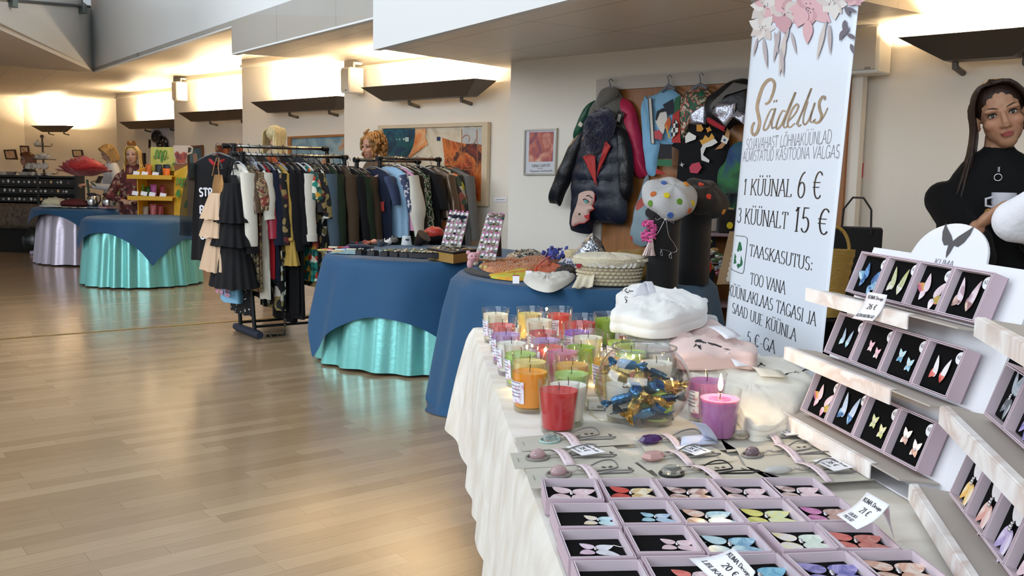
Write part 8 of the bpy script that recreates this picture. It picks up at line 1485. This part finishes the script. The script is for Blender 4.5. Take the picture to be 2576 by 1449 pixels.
def cup(x,y,z,r,label,rot=None,pot=False):
    t = thing('teapot' if pot else 'cup',(x,y,z),label,'teapot' if pot else 'cup',None if pot else 'cups on the tiered stand',rot=rot); m = cer[0]
    if pot: MB().lathe([(0,0),(r*.7,0),(r,r*.7),(r*.8,r*1.3),(r*.3,r*1.6),(0,r*1.65)],(0,0,0),20).build('body',m,t,local=True); MB().ell((0,0,r*1.75),r*.18,8,6).build('lid_knob',cer[3],t,local=True); MB().tube([(r*.8,0,r*.5),(r*1.3,0,r*.8),(r*1.5,0,r*1.2)],[r*.2,r*.14,r*.1],8).build('spout',m,t,local=True)
    else: MB().lathe([(0,0),(r*.5,0),(r*.95,r*.6),(r,r*1.3),(r*.9,r*1.3),(r*.85,r*.6),(0,r*.15)],(0,0,0),20).build('body',m,t,local=True)
    MB().tube([(-r*.9,0,r*1.0),(-r*1.45,0,r*.9),(-r*1.4,0,r*.4),(-r*.8,0,r*.3)],r*.1,6).build('handle',m,t,local=True)
TL = Matrix.Rotation(1.2,3,'X') @ Matrix.Rotation(.4,3,'Z')
for i,x in enumerate((81,92,106,121)): q = DP(x,416,.0); cup(q.x,d_+.1-.15,q.z-.03,.048,'white cup hanging under the middle tier, ' + ('leftmost','second from left','third from left','rightmost')[i],TL)
for i,x in enumerate((86,103,126)): q = DP(x,440,.0); cup(q.x,d_-.03,cz,.04,'small white cup standing at the foot of the tiered stand, ' + ('left','middle','right')[i])
q = DP(95,366,.1); cup(q.x,d_+.1,zc(369)+.014,.045,'white teapot with red band on the top tier',pot=True); q = DP(110,400,.1); cup(q.x,d_+.1,zc(402)+.014,.06,'white teapot with spout on the middle tier',pot=True); q = DP(94,400,.1); cup(q.x,d_+.1,zc(402)+.014,.035,'small white sugar pot on the middle tier',pot=True); q = DP(127,402,.1); cup(q.x,d_+.02,zc(402)+.014,.04,'cream pot at the right end of the middle tier',pot=True)
for i,(x,w_) in enumerate(((10,.16),(26,.14),(62,.2),(74,.12))): q = DP(x,441,.05); tag(MB().lathe([(0,0),(w_*.35,0),(w_*.6,.05),(w_*.55,.05),(0,.012)],(q.x,d_+.08,cz),20).build('bowl',cer[i % 2]),'pale ceramic bowl on top of the black display, ' + ('far left one','second from left','in front of the vendor','right of the vendor')[i],'bowl','bowls on the black display')
# flask table
def tz(x,y,h=.006): return Z(x,y,.75+h)
stl = mat('steel_flask','#b5b3b0',.22,1.)
for x,y,lb in ((232,519,'steel vacuum flask with black lid, left of two'),(272,521,'steel vacuum flask with black handle, right of two')):
    p = tz(x,y+6); p = V((p.x,12.75,.755)); p.x = D(x,500,12.75).x; t = thing('vacuum_flask',p,lb,'flask','steel flasks'); MB().lathe([(0,0),(.068,0),(.074,.01),(.074,.10),(.062,.15),(.048,.165),(0,.165)],p,28).build('body',stl,t); MB().lathe([(.0,.163),(.05,.163),(.052,.19),(.04,.20),(0,.20)],p,24).build('lid',ink,t); MB().tube([p+V((.05,0,.18)),p+V((.105,0,.17)),p+V((.11,0,.10)),p+V((.075,0,.05))],.010,8).build('handle',ink,t); MB().tube([p+V((-.04,0,.175)),p+V((-.07,0,.185))],[.016,.009],8).build('spout',ink,t)
rc = D(211,418,12.9); red_p = mat('red_paper','#a8161f',.55,sheen=.3); t = thing('paper_rose',V((D(224,500,12.9).x,12.9,.755)),'giant red paper rose on a green stem standing on the flask table','paper flower')
def rose_petal(mb,c,a,rad,w_,e0,e1,h_,flare): mb.grid(lambda u,v_: c+(lambda e,r: V((cos(a+(u-.5)*w_)*r,sin(a+(u-.5)*w_)*r,h_*sin(e)+.012*sin(u*7+a*3)*v_-.03*flare*v_**4)))(lerp(e0,e1,v_),rad*cos(lerp(e0,e1,v_))*(1+.10*abs(u-.5)*v_)+flare*.06*v_**3),12,9)
random.seed(3); mb = MB()
for n,rad,e0,e1,h_,fl_ in ((3,.10,-.9,1.05,.14,0),(4,.145,-.9,.85,.145,0),(5,.185,-1.,.68,.15,.1),(5,.215,-1.,.52,.15,.2),(6,.24,-1.1,.34,.145,.4),(6,.255,-1.15,.10,.14,.8),(7,.265,-1.2,-.12,.14,1.3)):
    for i in range(n): rose_petal(mb,rc,2*pi*i/n+rad*17,rad,2.6*pi/n*1.15+.15,e0,e1,h_,fl_)
mb.ell(rc+V((0,0,.07)),(.06,.06,.07),16,10); mb.build('petals',red_p,t,smooth=80,clean=False,solid=.003); stm = mat('stem_green','#2f4a32',.6); MB().tube([V((D(224,500,12.9).x,12.9,.757)),D(223,480,12.9),D(219,452,12.9)],.016,8).build('stem',stm,t)
for s in (-1,1): q = D(228,458,12.9); MB().grid(lambda u,v_: q+V((s*.0+.12*v_*(.7 if s > 0 else 1),(u-.5)*.09*sin(pi*min(1,v_+.05)),-.05*v_*s-.02*v_)),6,8).build('leaf',stm,t,smooth=80,solid=.002)
def blob(nm,x,y,r,m,label,cat,sd,d0=12.75): p = D(x,y,d0); p.z = .756+r[2]; tag(MB().ell(p,r,26,14,fn=lambda q: q*(1+.28*nz(q.x*22+sd,q.y*22,q.z*30))).build(nm,m,smooth=60),label,cat)
blob('cream_flower',136,502,(.15,.10,.065),mat('cream_paper','#cfc8a8',.8),'cream paper flower lying at the left of the flask table','paper flower',1.); blob('wine_flower',188,505,(.20,.12,.055),mat('wine_paper','#561a1e',.7),'dark red paper flower lying in the middle of the flask table','paper flower',4.)
blob('white_cloth',128,512,(.13,.10,.022),mat('white_paper','#d0cdc6',.8),'white paper heap at the left edge of the flask table','paper',6.,12.6)
random.seed(15); wsl = ('leftmost','second','third','fourth','rightmost')
for i,x in enumerate((158,178,198,216,240)): p = D(x,520,12.55); p.z = .757; t = thing('paper_strip',p,f'white paper sheet along the front of the flask table, {wsl[i]}','paper',rz=rnd(-.4,.4)); MB().grid(lambda u,v_: V(((u-.5)*.16,(v_-.5)*.10,.004+.012*abs(sin(u*5+i))))  ,8,5).build('sheet',mat('white_paper','#d0cdc6'),t,local=True,smooth=80,solid=.001)
for x,c,lb in ((262,'#b98a94','pink folded napkin before the flasks'),(284,'#7a5a5c','dull rose folded cloth at the right of the flask table'),(236,'#3a5a7a','blue folded cloth before the left flask')): p = D(x,520,12.6); tag(MB().box((p.x,12.6,.768),(.13,.1,.022)).build('napkin',mat('napkin_'+c.strip('#'),c,.8),bev=.006),lb,'napkin')
p = D(298,510,13.0); t = thing('ceramic_jug',V((p.x,13.0,.755)),'cream ceramic pot behind the right flask','jug'); MB().lathe([(0,0),(.07,0),(.085,.06),(.06,.13),(.05,.15),(.045,.15),(.05,.12),(0,.02)],(p.x,13.0,.755),24).build('body',mat('cream_ceramic','#b9ab94',.5),t)
# yellow tea stand: front face turned to the hall, side wall to the right
yel = mat('stand_yellow','#d9a412',.5); yel2 = mat('stand_yellow_print','#dcae2a',.5); yd = 11.6; Y = lambda x,y,o=0.: D(x,y,yd+o); t = thing('tea_stand',V((Y(400,500).x,yd,0)),'yellow cardboard tea stand with shelves of coloured pouches','display stand')
xa,xb,xs = Y(347,500).x,Y(438,500).x,Y(471,500).x; zz_ = lambda y: Y(400,y).z
MB().prism([Y(347,640,.28),Y(440,640,.28),Y(440,420,.28),Y(347,432,.28)],(0,.02,0)).build('back_panel',mat('stand_ochre','#8a5f10',.6),t,smooth=0)
MB().prism([V((xa,yd-.02,.01)),V((xa,yd+.3,.01)),V((xa,yd+.3,zz_(420))),V((xa,yd-.02,zz_(430)))],(.012,0,0)).build('side_panel',yel,t,smooth=0)
sd_ = MB().prism([Y(438,655),Y(471,650,-.06),Y(471,416,-.06),Y(438,432)],(0,.012,0)).build('side_panel',pmat('yellow_mottle',['#e0b01c','#e6c75a','#d9a412','#e2b830'],2.5,'noise',.5,hard=False,dist=.5),t,smooth=0)  # side panel card mottled in close yellows
for y in (443,496,548): MB().box(((xa+xb)/2-.03,yd+.06,zz_(y)),(xb-xa+.10,.36,.014)).build('shelf_board',yel,t); MB().box(((xa+xb)/2-.03,yd-.115,zz_(y)-.012),(xb-xa+.10,.012,.05)).build('shelf_lip',yel,t)
hd = MB().prism([Y(379,430,.2),Y(440,430,.2),Y(440,370,.2),Y(379,370,.2)],(0,.015,0)).build('header_card',pmat('lime_print',['#b9b83a','#c6c45a','#cfc96a','#b4b030'],3,'noise',.5,hard=False),t,smooth=0)
loop_m = mat('leaf_ink','#5f9a4a',.5); mb = MB()
def logo(mb,fn,s,x0,y0): [mb.tube([fn(x0+s*a,y0+s*b) for a,b in smooth2(P,4)],.007,5) for P in ([(0,18),(2,2),(5,0),(6,12),(7,16),(9,4),(12,0),(14,6),(12,18),(13,24),(15,16),(17,4),(21,0),(23,6),(20,16),(18,20)],)]
logo(mb,lambda x,y: Y(x,y,.19),1.25,390,378); logo(mb,lambda x,y: Y(x,y,-.07),1.0,444,448); mb.build('loop_emblem',loop_m,hd,smooth=180)
mb = MB(); text(mb,'NODOLTEA',Y(385,399.5,.19),(1,0,0),(0,0,1),.04,Y(424,400,.19).x-Y(385,400,.19).x,serif=False,thick=.05); mb.build('lettering',mat('olive_ink','#4a5a2a',.5),hd,smooth=0,clean=False); mb = MB(); text(mb,'NODOLTEA',Y(442,466,-.07),(1,0,0),(0,0,1),.03,Y(468,466,-.07).x-Y(442,466,-.07).x,serif=False,thick=.05); mb.build('lettering',mat('olive_ink','#4a5a2a'),sd_,smooth=0,clean=False)
mb = MB()
for P in ([(440,490),(446,478),(452,476),(454,488),(450,500),(446,494)],[(462,520),(467,506),(471,502),(471,520),(466,524)],[(432,413),(438,408),(441,409),(440,415),(434,416)]): mb.poly([Y(x,y,-.07 if x > 438 and y > 430 else .18) for x,y in P])
mb.build('leaf_print',mat('leaf_green','#3a7a22',.5),sd_,smooth=0,clean=False)
gq = Y(455,412,.22); t2 = thing('tea_glass_picture',gq,'cut-out picture of a glass mug of red tea rising above the yellow stand','sign'); gm = MB(); O = [(436,366),(474,366),(471,392),(464,412),(446,412),(438,392)]; gm.prism([Y(x,y,.16) for x,y in O],(0,.012,0)); gm.build('cutout',mat('tea_glass','#c9b8a8',.3),t2,smooth=0); MB().prism([Y(x,y,.155) for x,y in [(439,386),(446,380),(453,388),(462,382),(472,386),(464,410),(446,410)]],(0,-.004,0)).build('tea_print',pmat('tea_red',['#4a120a','#8a2a12','#b04a1e','#6a1a0c'],5,'noise',.3,hard=False),t2,smooth=0); MB().tube([Y(474,368,.16),Y(484,372,.16),Y(482,384,.16),Y(471,388,.16)],.012,6).build('handle_print',mat('tea_glass','#c9b8a8'),t2); MB().prism([Y(x,y,.17) for x,y in [(437,412),(470,410),(471,424),(440,432)]],(0,.012,0)).build('base_print',mat('tea_brown','#7a4a1a',.5),t2,smooth=0)
PO = [(374,413,446,15,'#b9601a','orange foil pouch on the top shelf of the tea stand'),(400,414,446,18,'#1f2830','dark blue pouch on the top shelf, left one'),(420,414,446,18,'#1c242c','dark blue pouch on the top shelf, right one'),(419,424,447,19,'#d96a14','bright orange cup-shaped box in front of the dark pouches'),(355,463,496,16,'#6aa52a','lime green pouch on the middle shelf'),(372,470,496,14,'#2f5a1c','dark green pouch on the middle shelf'),(387,464,496,15,'#b85aa0','pink printed pouch on the middle shelf'),(409,466,497,14,'#8a2a2e','dark red pouch on the middle shelf'),(366,519,545,16,'#b9aa98','pale beige pouch on the bottom shelf'),(386,513,545,16,'#c06a70','pink red pouch on the bottom shelf'),(404,515,546,15,'#8a2f2e','brick red pouch on the bottom shelf')]
for x,y0,y1,w_,c,lb in PO:
    f_ = .05 if 'front' in lb else .12; a,b = Y(x,y1,f_),Y(x,y0,f_); t2 = thing('tea_pouch',a,lb,'pouch','pouches on the yellow tea stand'); W_ = w_*yd/FPX; h = b.z-a.z; MB().grid(lambda u,v_: V((a.x+(u-.5)*W_*(1.0 if 'cup' not in lb else .75+.3*v_),yd+f_-.035*sin(pi*u)*(1-v_)**.6,a.z+h*v_)),9,7).build('front',mat('pouch_'+c.strip('#'),c,.4),t2,smooth=80,solid=.006); MB().box((a.x,yd+f_,a.z+h*.96),(W_,.006,h*.05)).build('seal',mat('pouch_'+c.strip('#'),c),t2)
for x,y,s in ((343,441,'upper shelf, left'),(364,442,'upper shelf, second'),(391,443,'upper shelf, third'),(340,491,'middle shelf, left'),(362,492,'middle shelf, second'),(383,494,'middle shelf, third'),(410,496,'middle shelf, right')): q = Y(x,y-5,-.10); tag(MB().box(q,(.075,.004,.05),Matrix.Rotation(-.3,3,'X') @ Matrix.Rotation(.15,3,'Y')).build('price_card',white_card),f'small white price card on the yellow tea stand, {s}','price card','price cards of the tea stand')
